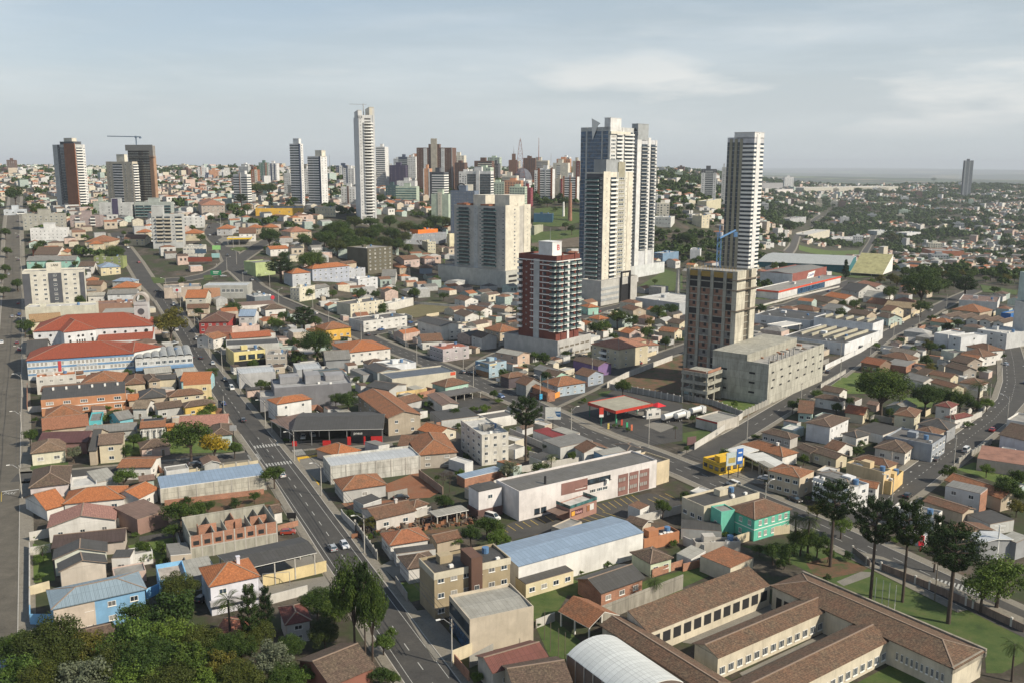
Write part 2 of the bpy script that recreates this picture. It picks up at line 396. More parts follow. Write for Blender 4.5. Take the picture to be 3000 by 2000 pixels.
class MB:
 def __init__(s):s.v=[];s.f=[];s.m=[];s.uv=[]
 def poly(s,pts,mat=0):
  i=len(s.v);pts=[Vector(p)for p in pts];s.v+=[tuple(p)for p in pts]
  s.f.append(tuple(range(i,i+len(pts))));s.m.append(mat)
  n=(pts[1]-pts[0]).cross(pts[2]-pts[0])
  if n.length<1e-9 and len(pts)>3:n=(pts[2]-pts[0]).cross(pts[3]-pts[0])
  n=n.normalized()if n.length>1e-9 else Vector((0,0,1))
  t=Vector((0,0,1)).cross(n)
  t=t.normalized()if t.length>1e-3 else Vector((1,0,0))
  b=n.cross(t)
  s.uv+=[(p.dot(t),p.dot(b))for p in pts]
 def box(s,x0,x1,y0,y1,z0,z1,mat=0,top=None,skip=''):
  if x0>x1:x0,x1=x1,x0
  if y0>y1:y0,y1=y1,y0
  a=[(x0,y0),(x1,y0),(x1,y1),(x0,y1)]
  for k in range(4):
   p,q=a[k],a[(k+1)%4]
   s.poly([(*p,z0),(*q,z0),(*q,z1),(*p,z1)],mat)
  s.poly([(*p,z1)for p in a],mat if top is None else top)
  if 'b' not in skip:s.poly([(*p,z0)for p in a[::-1]],mat)
 def obox(s,c,dx,dy,sx,sy,z0,z1,mat=0):
  """box centred at c with horizontal axes dx, dy"""
  c=Vector(c);a=[c+dx*(sx*i)+dy*(sy*j)for i,j in((-.5,-.5),(.5,-.5),(.5,.5),(-.5,.5))]
  for k in range(4):
   p,q=a[k],a[(k+1)%4]
   s.poly([(p.x,p.y,z0),(q.x,q.y,z0),(q.x,q.y,z1),(p.x,p.y,z1)],mat)
  s.poly([(p.x,p.y,z1)for p in a],mat);s.poly([(p.x,p.y,z0)for p in a[::-1]],mat)
 def tube(s,p,q,r0,r1=None,n=6,mat=0,cap=True):
  r1=r0 if r1 is None else r1
  p,q=Vector(p),Vector(q);d=(q-p)
  if d.length<1e-6:return
  d.normalize();a=d.orthogonal().normalized();b=d.cross(a)
  A=[p+(a*math.cos(2*math.pi*k/n)+b*math.sin(2*math.pi*k/n))*r0 for k in range(n)]
  B=[q+(a*math.cos(2*math.pi*k/n)+b*math.sin(2*math.pi*k/n))*r1 for k in range(n)]
  for k in range(n):
   s.poly([A[k],A[(k+1)%n],B[(k+1)%n],B[k]],mat)
  if cap:s.poly(B,mat);s.poly(A[::-1],mat)
 def beam(s,p,q,w,h,mat=0):
  p,q=Vector(p),Vector(q);d=(q-p).normalized()
  a=Vector((0,0,1)).cross(d)
  a=a.normalized()if a.length>1e-3 else Vector((1,0,0));b=d.cross(a)
  A=[p+a*(w/2*i)+b*(h/2*j)for i,j in((-1,-1),(1,-1),(1,1),(-1,1))]
  B=[v+(q-p)for v in A]
  for k in range(4):s.poly([A[k],A[(k+1)%4],B[(k+1)%4],B[k]],mat)
  s.poly(B,mat);s.poly(A[::-1],mat)
 def mesh(s,name,mats):
  me=bpy.data.meshes.new(name);me.from_pydata(s.v,[],s.f)
  for m in mats:me.materials.append(m)
  me.polygons.foreach_set('material_index',s.m)
  l=me.uv_layers.new(name='UVMap');l.data.foreach_set('uv',[c for p in s.uv for c in p])
  me.update();return me
 def build(s,name,mats,parent=None,loc=None,rz=0.0):
  if not isinstance(mats,(list,tuple)):mats=[mats]
  return mk(name,s.mesh(name,mats),parent,loc,rz)
def mk(name,me,parent=None,loc=None,rz=0.0,scale=None,matrix=None):
 o=bpy.data.objects.new(name,me);COL.objects.link(o)
 if parent is not None:o.parent=parent
 if matrix is not None:o.matrix_local=matrix
 else:
  if loc is not None:o.location=loc
  if rz:o.rotation_euler=(0,0,rz)
  if scale is not None:o.scale=scale
 return o
def root(name,label,cat,loc,rz=0.0,group=None):
 o=mk(name,None,None,loc,rz);o.empty_display_size=0.5
 return tag(o,label,cat,group)
def tag(o,label,cat,group=None):
 o['label']=label;o['category']=cat
 if group:o['group']=group
 return o
def struct(o):o['kind']='structure';return o
THINGS=[]
def text_mesh(txt,size,depth=0.04):
 c=bpy.data.curves.new('lettering','FONT');c.body=txt;c.size=size;c.extrude=depth
 c.align_x='CENTER';c.align_y='CENTER'
 o=bpy.data.objects.new('lettering',c);COL.objects.link(o)
 dg=bpy.context.evaluated_depsgraph_get()
 me=bpy.data.meshes.new_from_object(o.evaluated_get(dg))
 bpy.data.objects.remove(o);bpy.data.curves.remove(c)
 return me
def lettering(txt,size,mat,parent,loc,rot,squeeze=1.0,name='lettering'):
 me=text_mesh(txt,size);me.materials.clear();me.materials.append(mat)
 o=mk(name,me,parent,loc);o.rotation_euler=rot;o.scale=(squeeze,1,1);return o
_T={}
def tmpl(kind,*mats):
 k=(kind,)+tuple(m.name for m in mats)
 if k in _T:return _T[k]
 b=MB()
 if kind in('win1','win2','win3'):
  n=int(kind[3]);fw=0.06
  b.box(-.5,.5,-0.012,0.0,0,1,1)
  b.box(-.5,.5,-0.06,-0.012,0,0.07,0);b.box(-.5,.5,-0.06,-0.012,0.93,1,0)
  b.box(-.5,-.5+fw,-0.06,-0.012,0.07,0.93,0);b.box(.5-fw,.5,-0.06,-0.012,0.07,0.93,0)
  for i in range(1,n):
   x=-.5+i/n;b.box(x-.022,x+.022,-0.05,-0.012,0.07,0.93,0)
  b.box(-.56,.56,-0.14,0.0,-0.07,0.0,0)
 elif kind=='hole':
  b.box(-.5,.5,-0.015,0.0,0,1,0)
 elif kind=='door':
  b.box(-.5,.5,-0.05,0.0,0,1,1);b.box(-.56,-.5,-0.08,0,0,1.03,0);b.box(.5,.56,-0.08,0,0,1.03,0);b.box(-.5,.5,-0.08,0,1,1.03,0)
 elif kind=='garage':
  b.box(-.5,.5,-0.04,0.0,0,1,0)
  for i in range(1,7):b.box(-.5,.5,-0.06,-0.04,i/7-.015,i/7+.015,1)
 elif kind=='balc':
  b.box(-.5,.5,-1,0,-.06,.04,0)
  b.box(-.5,.5,-1,-.93,.04,.36,0);b.box(-.5,-.47,-.93,0,.04,.36,0);b.box(.47,.5,-.93,0,.04,.36,0)
  b.box(-.42,.42,-0.02,0,.04,.82,1)
 elif kind=='balcg':
  b.box(-.5,.5,-1,0,-.06,.05,0)
  b.box(-.5,.5,-1,-.95,.05,.38,2);b.box(-.5,-.48,-.95,0,.05,.38,2);b.box(.48,.5,-.95,0,.05,.38,2)
  b.box(-.44,.44,-0.02,0,.05,.84,1)
 elif kind=='ribbon':
  b.box(-.5,.5,-0.02,0,.30,.78,1);b.box(-.5,.5,-0.10,0,-.18,.30,0)
 elif kind=='slab':
  b.box(-.5,.5,-1,0,-.07,.07,0);b.box(-.5,.5,-0.02,0,.1,.9,1)
 elif kind=='curt':
  b.box(-.5,.5,-0.05,0,0.03,.97,0);b.box(-.5,.5,-0.07,0,-.03,.03,1)
 elif kind=='line':
  b.box(-.5,.5,-.22,0,-.04,.13,0);b.box(-.16,.16,-.03,0,.3,.78,1);b.box(-.2,-.16,-.05,0,.28,.8,0)
 elif kind=='frame2':
  b.box(-.5,.5,-.9,-.6,-.03,.05,0);b.box(-.5,.5,-.9,-.6,.95,1.0,0);b.box(-.5,-.44,-.9,-.6,.05,.95,0);b.box(.44,.5,-.9,-.6,.05,.95,0)
 me=b.mesh({'win1':'window','win2':'window','win3':'window','balc':'balcony','balcg':'balcony','curt':'glass_panel'}.get(kind,kind),mats)
 _T[k]=(me,np.array(b.v,dtype=np.float32),b.f,list(b.m),list(mats));return _T[k]
_brn=random.Random(77)
class Batch:
 """collects repeated parts of one thing; the first `limit` of each name become objects, the rest one stuff mesh"""
 def __init__(s,parent,limit=100):s.p=parent;s.it={};s.limit=limit
 def add(s,name,t,x,y,z,ang,w,dep,h):
  """ang = local rotation of the face, position of the bottom centre"""
  M=Matrix.Translation((x,y,z))@Matrix.Rotation(ang,4,'Z')@Matrix.Diagonal((w,dep,h,1))
  if name=='window' and len(t[4])==2 and t[4][1].name.startswith('window_glass')and t[0].name.startswith('window')and _brn.random()<.33:
   k=[k_ for k_,v in _T.items()if v is t][0];t=tmpl(k[0],t[4][0],MCU if _brn.random()<.6 else M_SHUT)
  s.it.setdefault(name,[]).append((t,M))
 def done(s):
  for name,L in s.it.items():
   L.sort(key=lambda q:-q[1].translation.z)
   for t,M in L[:s.limit]:mk(name,t[0],s.p,matrix=M)
   rest=L[s.limit:]
   if not rest:continue
   V=[];F=[];MI=[];mats=[];off=0
   for t,M in rest:
    A=np.array(M,dtype=np.float32)
    V.append(t[1]@A[:3,:3].T+A[:3,3])
    ix=[]
    for m in t[4]:
     if m not in mats:mats.append(m)
     ix.append(mats.index(m))
    F+=[tuple(i+off for i in f)for f in t[2]];MI+=[ix[k]for k in t[3]];off+=len(t[1])
   me=bpy.data.meshes.new(name+'_rows');me.from_pydata(np.concatenate(V).tolist(),[],F)
   for m in mats:me.materials.append(m)
   me.polygons.foreach_set('material_index',MI);me.update()
   o=mk(name+'_rows',me,s.p);o['kind']='stuff'
def faces_of(w,d,o=0.0,y0=0.0):
 """(origin x, origin y, direction, length, rotation) of front, right, left, back walls"""
 a,b=w/2-o,d/2-o
 return{'f':((-a,-b),(1,0),2*a,0.0),'r':((a,-b),(0,1),2*b,math.pi/2),'l':((-a,b),(0,-1),2*b,-math.pi/2),'k':((a,b),(-1,0),2*a,math.pi)}
def frame_from(F,Rt,D,h,z=None):
 f=hit(*F,h);r=hit(*Rt,h);d=hit(*D,h)
 e=Vector((r.x-f.x,r.y-f.y));w=e.length;e.normalize();n=Vector((-e.y,e.x))
 dep=(Vector((d.x,d.y))-Vector((f.x,f.y))).dot(n)
 if dep<0:n=-n;print('NEG DEPTH',F,dep);dep=-dep;n=-n
 c=Vector((f.x,f.y))+e*(w/2)+n*(dep/2)
 return c,math.atan2(e.y,e.x),w,max(dep,2.0)
def roof_mesh(kind,w,d,h,pitch,th=0.14,caps=True,ov=0.0):
 """returns MB (mat 0 covering, 1 ridge, 2 gable wall) ; w,d include the eaves"""
 b=MB();a,c=w/2,d/2
 swap=kind in('gy',)or(kind=='hip' and d>w)
 if swap:a,c=c,a
 tr=(lambda x,y,z:(-y,x,z))if swap else(lambda x,y,z:(x,y,z))
 rh=c*pitch
 if kind=='hip':
  k=max(0.0,a-c)
  E=[(-a,-c),(a,-c),(a,c),(-a,c)];rA,rB=(-k,0),(k,0)
  if k<0.3:k=0.15;rA,rB=(-k,0),(k,0)
  for zt,flip in((h,0),(h-th,1)):
   q=[tr(*p,zt)for p in E];A=tr(*rA,zt+rh);B=tr(*rB,zt+rh)
   for f in([q[0],q[1],B,A],[q[1],q[2],B],[q[2],q[3],A,B],[q[3],q[0],A]):
    b.poly(f[::-1]if flip else f,0)
  if caps:
   for p,q in((E[0],rA),(E[3],rA),(E[1],rB),(E[2],rB)):
    b.beam(tr(*p,h+.03),tr(*q,h+rh+.03),0.26,0.10,1)
   b.beam(tr(*rA,h+rh+.04),tr(*rB,h+rh+.04),0.30,0.12,1)
 elif kind in('gx','gy'):
  for zt,flip in((h,0),(h-th,1)):
   for f in([(-a,-c,zt),(a,-c,zt),(a,0,zt+rh),(-a,0,zt+rh)],[(a,c,zt),(-a,c,zt),(-a,0,zt+rh),(a,0,zt+rh)]):
    f=[tr(*p)for p in f];b.poly(f[::-1]if flip else f,0)
  for x in(-a,a):
   s_=[tr(x,-c,h),tr(x,0,h+rh),tr(x,0,h+rh-th),tr(x,-c,h-th)];b.poly(s_,1)
   s_=[tr(x,c,h),tr(x,0,h+rh),tr(x,0,h+rh-th),tr(x,c,h-th)];b.poly(s_,1)
   g=a-ov if x>0 else-(a-ov)
   b.poly([tr(g,-c+ov,h-th+ov*pitch-0.02),tr(g,c-ov,h-th+ov*pitch-0.02),tr(g,0,h+rh-th-.02)],2)
  if caps:b.beam(tr(-a,0,h+rh+.03),tr(a,0,h+rh+.03),0.3,0.1,1)
 elif kind=='shed':
  rh=d*pitch
  for zt,flip in((h,0),(h-th,1)):
   f=[(-a,-c,zt),(a,-c,zt),(a,c,zt+rh),(-a,c,zt+rh)];b.poly(f[::-1]if flip else f,0)
  for x in(-a,a):b.poly([(x,-c,h-th),(x,-c,h),(x,c,h+rh),(x,c,h+rh-th)],1)
  b.poly([(-a,-c,h-th),(a,-c,h-th),(a,-c,h),(-a,-c,h)],1)
  g=a-ov
  for x in(-g,g):b.poly([(x,-c+ov,h-th),(x,c-ov,h-th),(x,c-ov,h+rh-th-.05)],2)
  b.poly([(g,c-ov,h-th),(-g,c-ov,h-th),(-g,c-ov,h+rh-th-.05),(g,c-ov,h+rh-th-.05)],2)
 elif kind in('bx','by'):
  n=12;rise=pitch*c if kind=='bx' else pitch*a
  if kind=='by':
   tr=lambda x,y,z:(-y,x,z);a,c=c,a
  rad=(c*c+rise*rise)/(2*rise);th0=math.asin(min(1,c/rad))
  pr=[]
  for i in range(n+1):
   t=-th0+2*th0*i/n;pr.append((rad*math.sin(t),h+rise-rad+rad*math.cos(t)))
  for i in range(n):
   (y0,z0),(y1,z1)=pr[i],pr[i+1]
   b.poly([tr(-a,y0,z0),tr(a,y0,z0),tr(a,y1,z1),tr(-a,y1,z1)],0)
   b.poly([tr(-a,y1,z1-th),tr(a,y1,z1-th),tr(a,y0,z0-th),tr(-a,y0,z0-th)],0)
   for x in(-a,a):b.poly([tr(x,y0,z0),tr(x,y1,z1),tr(x,y1,z1-th),tr(x,y0,z0-th)],1)
  for x in(-a+ov,a-ov):b.poly([tr(x,y,z-th)for y,z in pr],2)
 return b
GCOUNT=[0]
RC={}
WIN_STY={}
def house(F,Rt,D,h,roof,wall,rmat,label,cat='house',name='house',win='auto',pitch=None,ov=None,floors=None,anchor=None,group=None,chim=0,z0=None,frame=None,wmat=None,par=0.6,seed=None,wst='w',door=True,extra=None,caps=True,lab=None,tank=False):
 rnd=random.Random(hash((round(F[0]),round(F[1])))if seed is None else seed)if F else random.Random(seed)
 c,yaw,w,d=frame if frame else frame_from(F,Rt,D,h)
 zb=T(c.x,c.y)
 r=root(name,label,cat,(c.x,c.y,zb),yaw,group)
 THINGS.append((anchor or label,Vector((c.x,c.y,zb)),max(w,d)/2,r,yaw,w,d))
 if ov is None:ov=0.45 if roof in('hip','gx','gy')else 0.0
 if pitch is None:pitch={'hip':0.42,'gx':0.38,'gy':0.38,'shed':0.1,'bx':0.25,'by':0.25}.get(roof,0.1)
 ov=min(ov,0.12*min(w,d))
 wm=wmat or wmt(wall)
 a,b=w/2-ov,d/2-ov
 lo=-0.3 if c.y<420 else-2.5
 m=MB()
 top=h-0.14+ov*pitch*0.6 if roof in('hip','gx','gy','shed')else h
 if roof in('bx','by'):top=h-.14
 if roof in('flat','pgx','pgy'):
  t=0.2
  m.box(-a,a,-b,-b+t,lo,h);m.box(-a,a,b-t,b,lo,h);m.box(-a,-a+t,-b+t,b-t,lo,h);m.box(a-t,a,-b+t,b-t,lo,h)
 else:
  m.box(-a,a,-b,b,lo,top,0)
 m.build('wall',[wm],r)
 if roof=='flat':
  q=MB();q.box(-a+.2,a-.2,-b+.2,b-.2,h-par-.2,h-par);q.build('roof',[rmat],r)
 elif roof in('pgx','pgy'):
  q=roof_mesh('gx' if roof=='pgx' else 'gy',2*a-.42,2*b-.42,h-par,pitch if pitch else 0.08,caps=False)
  q.m=[0 if k==2 else k for k in q.m];q.build('roof',[rmat,rmat],r)
 else:
  q=roof_mesh(roof,w,d,h,pitch,ov=ov,caps=caps);q.build('roof',[rmat,M_RIDGE if caps else MW,wm],r)
 if chim:
  x=a*0.4;m=MB();m.box(x-.35,x+.35,-.35,.35,h-.5,h+b*pitch+1.0);m.box(x-.45,x+.45,-.45,.45,h+b*pitch+1.0,h+b*pitch+1.15)
  m.build('chimney',[MBK if rnd.random()<.5 else wm],r)
 if roof[0]in 'fp' and w>8 and d>6 and win!='none' or(roof=='flat' and w>11):
  m=MB();x,y=rnd.uniform(-.3,.1)*w,rnd.uniform(-.1,.25)*d;m.box(x-1.5,x+1.5,y-1.2,y+1.2,h-par-.1,h+1.3);m.build('roof_hut',[wm],r)
  m=MB();x=rnd.uniform(.2,.35)*w;m.tube((x,y,h-par-.1),(x,y,h+.9),.75,.8,10);m.build('water_tank',[M_TANK],r)
  for i in range(rnd.randint(1,4)):m=MB();x,y=rnd.uniform(-.4,.4)*w,rnd.uniform(-.4,-.2)*d;m.box(x-.45,x+.45,y-.35,y+.35,h-par-.1,h-par+.7);m.build('air_conditioner',[MW],r)
 if tank:
  m=MB();m.tube((0,0,h-.5),(0,0,h+1.4),0.9,0.9,12);m.build('water_tank',[plain('tank',(0.12,0.28,0.5))],r)
 if win!='none':
  fl=floors or max(1,int(round(h/3.0)))
  B=Batch(r);fh=(h-0.25)/fl
  ca=math.cos(-yaw);sa=math.sin(-yaw);vx,vy=-c.x,-c.y
  lx,ly=vx*ca-vy*sa,vx*sa+vy*ca
  vis={'f':ly<-b,'r':lx>a,'l':lx<-a,'k':False}
  WT={'w':(MW,MG),'d':(MK,MG),'b':(MWD,MCU),'c':(MW,MCU)}[wst]
  fs=faces_of(w,d,ov)
  for key in 'frl':
   if not vis[key]:continue
   spec=win.get(key,None)if isinstance(win,dict)else None
   if isinstance(win,dict)and spec is None:continue
   (ox,oy),(ux,uy),L,ang=fs[key]
   if spec is None:n=max(1,int(L/4.2));drop=0.22;ww=1.5
   else:
    n,ww=(spec if isinstance(spec,tuple)else(spec,min(1.6,0.6*L/max(spec,1))));drop=0.0
   if n==0:continue
   if L<2.2:continue
   did=False
   for k in range(fl):
    for i in range(n):
     if rnd.random()<drop:continue
     t=L*(i+0.5)/n
     x,y=ox+ux*t,oy+uy*t
     if door and k==0 and key!='l' and not did and spec is None and i==n//2:
      did=True
      B.add('door',tmpl('door',MW,MWD),x,y,0.05,ang,0.95,1,2.1);continue
     hh=min(1.15,fh*.42)
     B.add('window',tmpl('win3' if ww>1.8 else 'win2',*WT),x,y,k*fh+fh*0.36,ang,ww,1,hh)
  B.done()
 if extra:extra(r,w,d,h)
 return r
def solve_t(P0,dr,xpix):
 v=P0-Vector((0,0,CAM_H));X=xpix-1500.0
 return(X*v.dot(_F)-FPX*v.dot(_R))/(FPX*dr.dot(_R)-X*dr.dot(_F))
def tower(name,label,F,xR,side,yaw,dist,body,front,sidespec,fh=3.0,left=None,tops=(),rm=None,cat='apartment tower',group=None,z_first=0.0,base=None,anchor=None,mats=None,limit=100,wm=None,parapet=1.0,extra=None,sink=4.0,back=None):
 """F: photo pixel of the top left corner of the front face; xR: pixel column of its right corner;
    side: ('x', column of the far corner of the visible side) or metres of depth"""
 p=at_dist(F[0],F[1],dist);ztop=p.z
 e=Vector((math.cos(R(yaw)),math.sin(R(yaw)),0));n=Vector((-e.y,e.x,0))
 w=solve_t(p,e,xR);rr=p+e*w
 if isinstance(side,tuple):
  x=side[1];dep=solve_t(rr if x>xR else p,n,x)
 else:dep=side
 dep=abs(dep)
 c=p+e*(w/2)+n*(dep/2);zb=T(c.x,c.y)
 H=ztop-zb
 r=root(name,label,cat,(c.x,c.y,zb),R(yaw),group)
 THINGS.append((anchor or label,Vector((c.x,c.y,zb)),max(w,dep)/2,r,R(yaw),w,dep))
 print('TOWER %s w=%.1f d=%.1f H=%.1f base=%.1f'%(name,w,dep,H,zb))
 a,b=w/2,dep/2
 m=MB();m.box(-a,a,-b,b,-sink,H-parapet)
 t=.3
 m.box(-a,a,-b,-b+t,H-parapet,H);m.box(-a,a,b-t,b,H-parapet,H);m.box(-a,-a+t,-b+t,b-t,H-parapet,H);m.box(a-t,a,-b+t,b-t,H-parapet,H)
 m.build('wall',[body],r)
 B=Batch(r,limit)
 zf=z_first;nfl=int((H-parapet*.4-zf)/fh)
 fs=faces_of(w,dep)
 specs={'f':front}
 if isinstance(side,tuple)and side[1]<xR:specs['l']=sidespec;specs['r']=left
 else:specs['r']=sidespec;specs['l']=left
 if back:specs['k']=back
 for key,spec in specs.items():
  if not spec:continue
  (ox,oy),(ux,uy),L,ang=fs[key]
  nx,ny=uy,-ux
  tot=sum(s[1]for s in spec);t0=0.0
  for s in spec:
   ty,wt=s[0],s[1];mm=s[2:];bm=mm if 'v' not in ty.lower()else mm[2:];L1=L*wt/tot;tm=t0+L1/2;t0+=L1
   x,y=ox+ux*tm,oy+uy*tm
   off=0.0
   if 'v' in ty.lower():
    q=MB();pr=0.35 if 'V' not in ty else 0.9
    hh=H+(mm[1]if len(mm)>1 else 0.0)
    q.box(-L1/2,L1/2,-pr,-0.004,-sink,hh);q.build('facade_panel',[mm[0]],r,(x,y,0),ang);off=pr
   x2,y2=x+nx*off,y+ny*off
   for k in range(nfl):
    z=zf+k*fh
    for ch in ty:
     if ch=='w':B.add('window',tmpl('win2',MW if wm is None else wm,MG),x2,y2,z+fh*.33,ang,min(1.8,L1*.6),1,fh*.42)
     elif ch=='W':B.add('window',tmpl('win3',MW if wm is None else wm,MG),x2,y2,z+fh*.22,ang,L1*.82,1,fh*.56)
     elif ch=='n':B.add('window',tmpl('win1',MW if wm is None else wm,MG),x2,y2,z+fh*.42,ang,min(.8,L1*.5),1,fh*.22)
     elif ch=='h':B.add('window',tmpl('hole',MD),x2,y2,z+fh*.30,ang,L1*.6,1,fh*.45)
     elif ch=='b':B.add('balcony',tmpl('balc',bm[0]if bm else MW,MG),x2,y2,z,ang,L1*.96,1.3,fh)
     elif ch=='B':B.add('balcony',tmpl('balcg',bm[0]if bm else MW,MG,bm[1]if len(bm)>1 else MGG),x2,y2,z,ang,L1*.98,1.6,fh)
     elif ch=='s':B.add('window',tmpl('ribbon',bm[0]if bm else MW,bm[1]if len(bm)>1 else MG),x2,y2,z,ang,L1*.98,1.6,fh)
     elif ch=='k':B.add('window',tmpl('line',bm[0]if bm else MW,MG),x2,y2,z,ang,L1*.98,1,fh)
     elif ch=='l':B.add('balcony',tmpl('slab',bm[0]if bm else MW,bm[1]if len(bm)>1 else MD),x2,y2,z,ang,L1*.99,1.5,fh)
     elif ch=='g':B.add('glass_panel',tmpl('curt',bm[0]if bm else MGB,MS),x2,y2,z,ang,L1*.97,1,fh)
 B.done()
 q=MB();q.box(-a+.3,a-.3,-b+.3,b-.3,H-parapet,H-parapet+.06);q.build('roof',[rm or fmt((0.3,0.29,0.27))],r)
 for(x0,x1,y0,y1,hh,mt)in tops:
  q=MB();q.box((x0-.5)*w,(x1-.5)*w,(y0-.5)*dep,(y1-.5)*dep,H-parapet,H+hh)
  q.box((x0-.5)*w-.2,(x1-.5)*w+.2,(y0-.5)*dep-.2,(y1-.5)*dep+.2,H+hh,H+hh+.25)
  q.build('roof_block',[mt],r)
 if extra:extra(r,w,dep,H)
 return r,w,dep,H
def quads_mesh(name,C,A,Bv,mat,mi=None):
 """leaf quads from centres and half axes (numpy n x 3)"""
 n=len(C);V=np.empty((n,4,3),dtype=np.float32)
 V[:,0]=C-A;V[:,1]=C+Bv*0.9;V[:,2]=C+A;V[:,3]=C-Bv*0.9
 me=bpy.data.meshes.new(name);me.vertices.add(n*4);me.vertices.foreach_set('co',V.reshape(-1))
 me.loops.add(n*4);me.loops.foreach_set('vertex_index',np.arange(n*4,dtype=np.int32))
 me.polygons.add(n);me.polygons.foreach_set('loop_start',np.arange(0,n*4,4,dtype=np.int32));me.polygons.foreach_set('loop_total',np.full(n,4,dtype=np.int32))
 me.materials.append(mat);me.update();me.validate();return me
def leaf_cloud(rg,centres,radii,per,size,flat=0.35):
 C=[];A=[];B=[]
 for c,r,n in zip(centres,radii,per):
  d=rg.normal(size=(n,3));d/=np.linalg.norm(d,axis=1)[:,None]
  d[:,2]=d[:,2]*0.9+0.12
  rad=r*(0.72+0.34*rg.random((n,1)))
  p=np.array(c)+d*rad*np.array([1,1,0.85])
  nrm=d+rg.normal(size=(n,3))*0.55;nrm[:,2]+=flat;nrm/=np.linalg.norm(nrm,axis=1)[:,None]
  t=rg.normal(size=(n,3));a=np.cross(nrm,t);a/=np.linalg.norm(a,axis=1)[:,None];b=np.cross(nrm,a)
  s=size*(0.6+0.8*rg.random((n,1)))
  C.append(p);A.append(a*s);B.append(b*s*0.7)
 return np.concatenate(C),np.concatenate(A),np.concatenate(B)
def crown_pts(rg,n,rx,rz,zc,lump=0.16):
 out=[];rad=[]
 k=0
 while len(out)<n:
  d=rg.normal(size=3);d/=np.linalg.norm(d)
  if d[2]<-0.55:continue
  f=0.78 if len(out)%4 else 0.4
  wob=1+lump*math.sin(3.1*d[0]+2*d[1]+n)+lump*rg.normal()
  p=d*np.array([rx,rx,rz])*f*wob;p[2]+=zc
  if d[2]<0:p[2]+=rz*0.15
  out.append(p);rad.append(rx*(0.20+0.16*rg.random()))
 return out,rad
TREE={}
def make_broad(key,seed,mat,n_cl=46,per=120,size=0.20,rx=4.6,rz=3.4,h=9.5,stem=True):
 rg=np.random.default_rng(seed)
 zc=h-rz*0.95
 cs,rs=crown_pts(rg,n_cl,rx,rz,zc)
 C,A,B=leaf_cloud(rg,cs,rs,[int(per*(0.6+r/rx*1.6))for r in rs],size)
 crown=quads_mesh('crown',C,A,B,mat)
 b=MB();tr=h*0.028
 p=Vector((0,0,-0.3));q=Vector((rg.normal()*.25,rg.normal()*.25,max(0.6,zc-rz*.75)));b.tube(p,q,tr*1.3,tr,8)
 for i in range(0,len(cs),4):
  c=Vector(cs[i]);m=q.lerp(c,.5);m.z-=.3;b.tube(q,m,tr*.6,tr*.38,5,cap=False);b.tube(m,c,tr*.38,tr*.1,5,cap=False)
 TREE[key]=(b.mesh('trunk',[M_BARK]),crown,rx*1.08*2,h)
def make_araucaria(key,seed,h=19.0,lv=6,rad=6.5,low=0.62,flat=0):
 rg=np.random.default_rng(seed);b=MB()
 b.tube((0,0,-.3),(0,0,h*.6),.52,.40,9);b.tube((0,0,h*.6),(0.1,0,h*.97),.40,.14,8)
 cs=[];rs=[]
 for L in range(lv):
  f=L/(lv-1);z=h*(low+(0.97-low)*f);n=int(9-3*f)+(2*flat if L else-2*flat);r0=rad*((1.0-0.62*f**1.6)*(0.8 if L==0 else 1)if not flat else(.55,.85,1.0,.82,.42)[L])
  for i in range(n):
   an=2*math.pi*(i+rg.random()*.5)/n+L;rr=r0*(0.75+.35*rg.random())
   d=Vector((math.cos(an),math.sin(an),0));p0=Vector((0,0,z));p1=p0+d*rr*.55+Vector((0,0,.25));p2=p0+d*rr+Vector((0,0,1.3))
   b.tube(p0,p1,.13,.09,5,cap=False);b.tube(p1,p2,.09,.05,5,cap=False)
   for j in range(5):
    t=.5+.52*j/4;c=p1.lerp(p2,max(0,(t-.55)/.45))if t>.55 else p0.lerp(p1,t/.55)
    side=Vector((-d.y,d.x,0))*rg.normal()*.55*(0.5+t)
    cs.append(tuple(c+side+Vector((0,0,.35))));rs.append(.62+.3*rg.random())
 C,A,B=leaf_cloud(rg,cs,rs,[70]*len(cs),0.17,0.1)
 TREE[key]=(b.mesh('trunk',[M_BARK]),quads_mesh('crown',C,A,B,M_PINE),rad*(2.05 if flat else 1.9),h)
def make_palm(key,seed,h=9.0,n=22,fl=3.2):
 rg=np.random.default_rng(seed);b=MB()
 b.tube((0,0,-.3),(.15,.1,h*.5),.30,.22,8);b.tube((.15,.1,h*.5),(.1,.2,h),.22,.2,8)
 C=[];A=[];Bv=[]
 for i in range(n):
  an=2*math.pi*i/n*2.4+rg.random();up=0.95-1.15*i/n;d=np.array([math.cos(an),math.sin(an),0]);p=np.array([.1,.2,h]);v=d*math.cos(up)+np.array([0,0,math.sin(up)])
  sd=np.array([-d[1],d[0],0]);st=fl/12
  for j in range(12):
   v=v+np.array([0,0,-0.13]);v/=np.linalg.norm(v);p=p+v*st
   wd=.55*math.sin(math.pi*(j+1.5)/14)
   for s in(-1,1):
    a=sd*s*wd/1.0+v*.16+np.array([0,0,-.18*wd]);C.append(p+a*.6);A.append(a*.62);Bv.append(v*st*.36)
 TREE[key]=(b.mesh('trunk',[M_BARK]),quads_mesh('crown',np.array(C),np.array(A),np.array(Bv),M_PALM),fl*1.8,h+1.2)
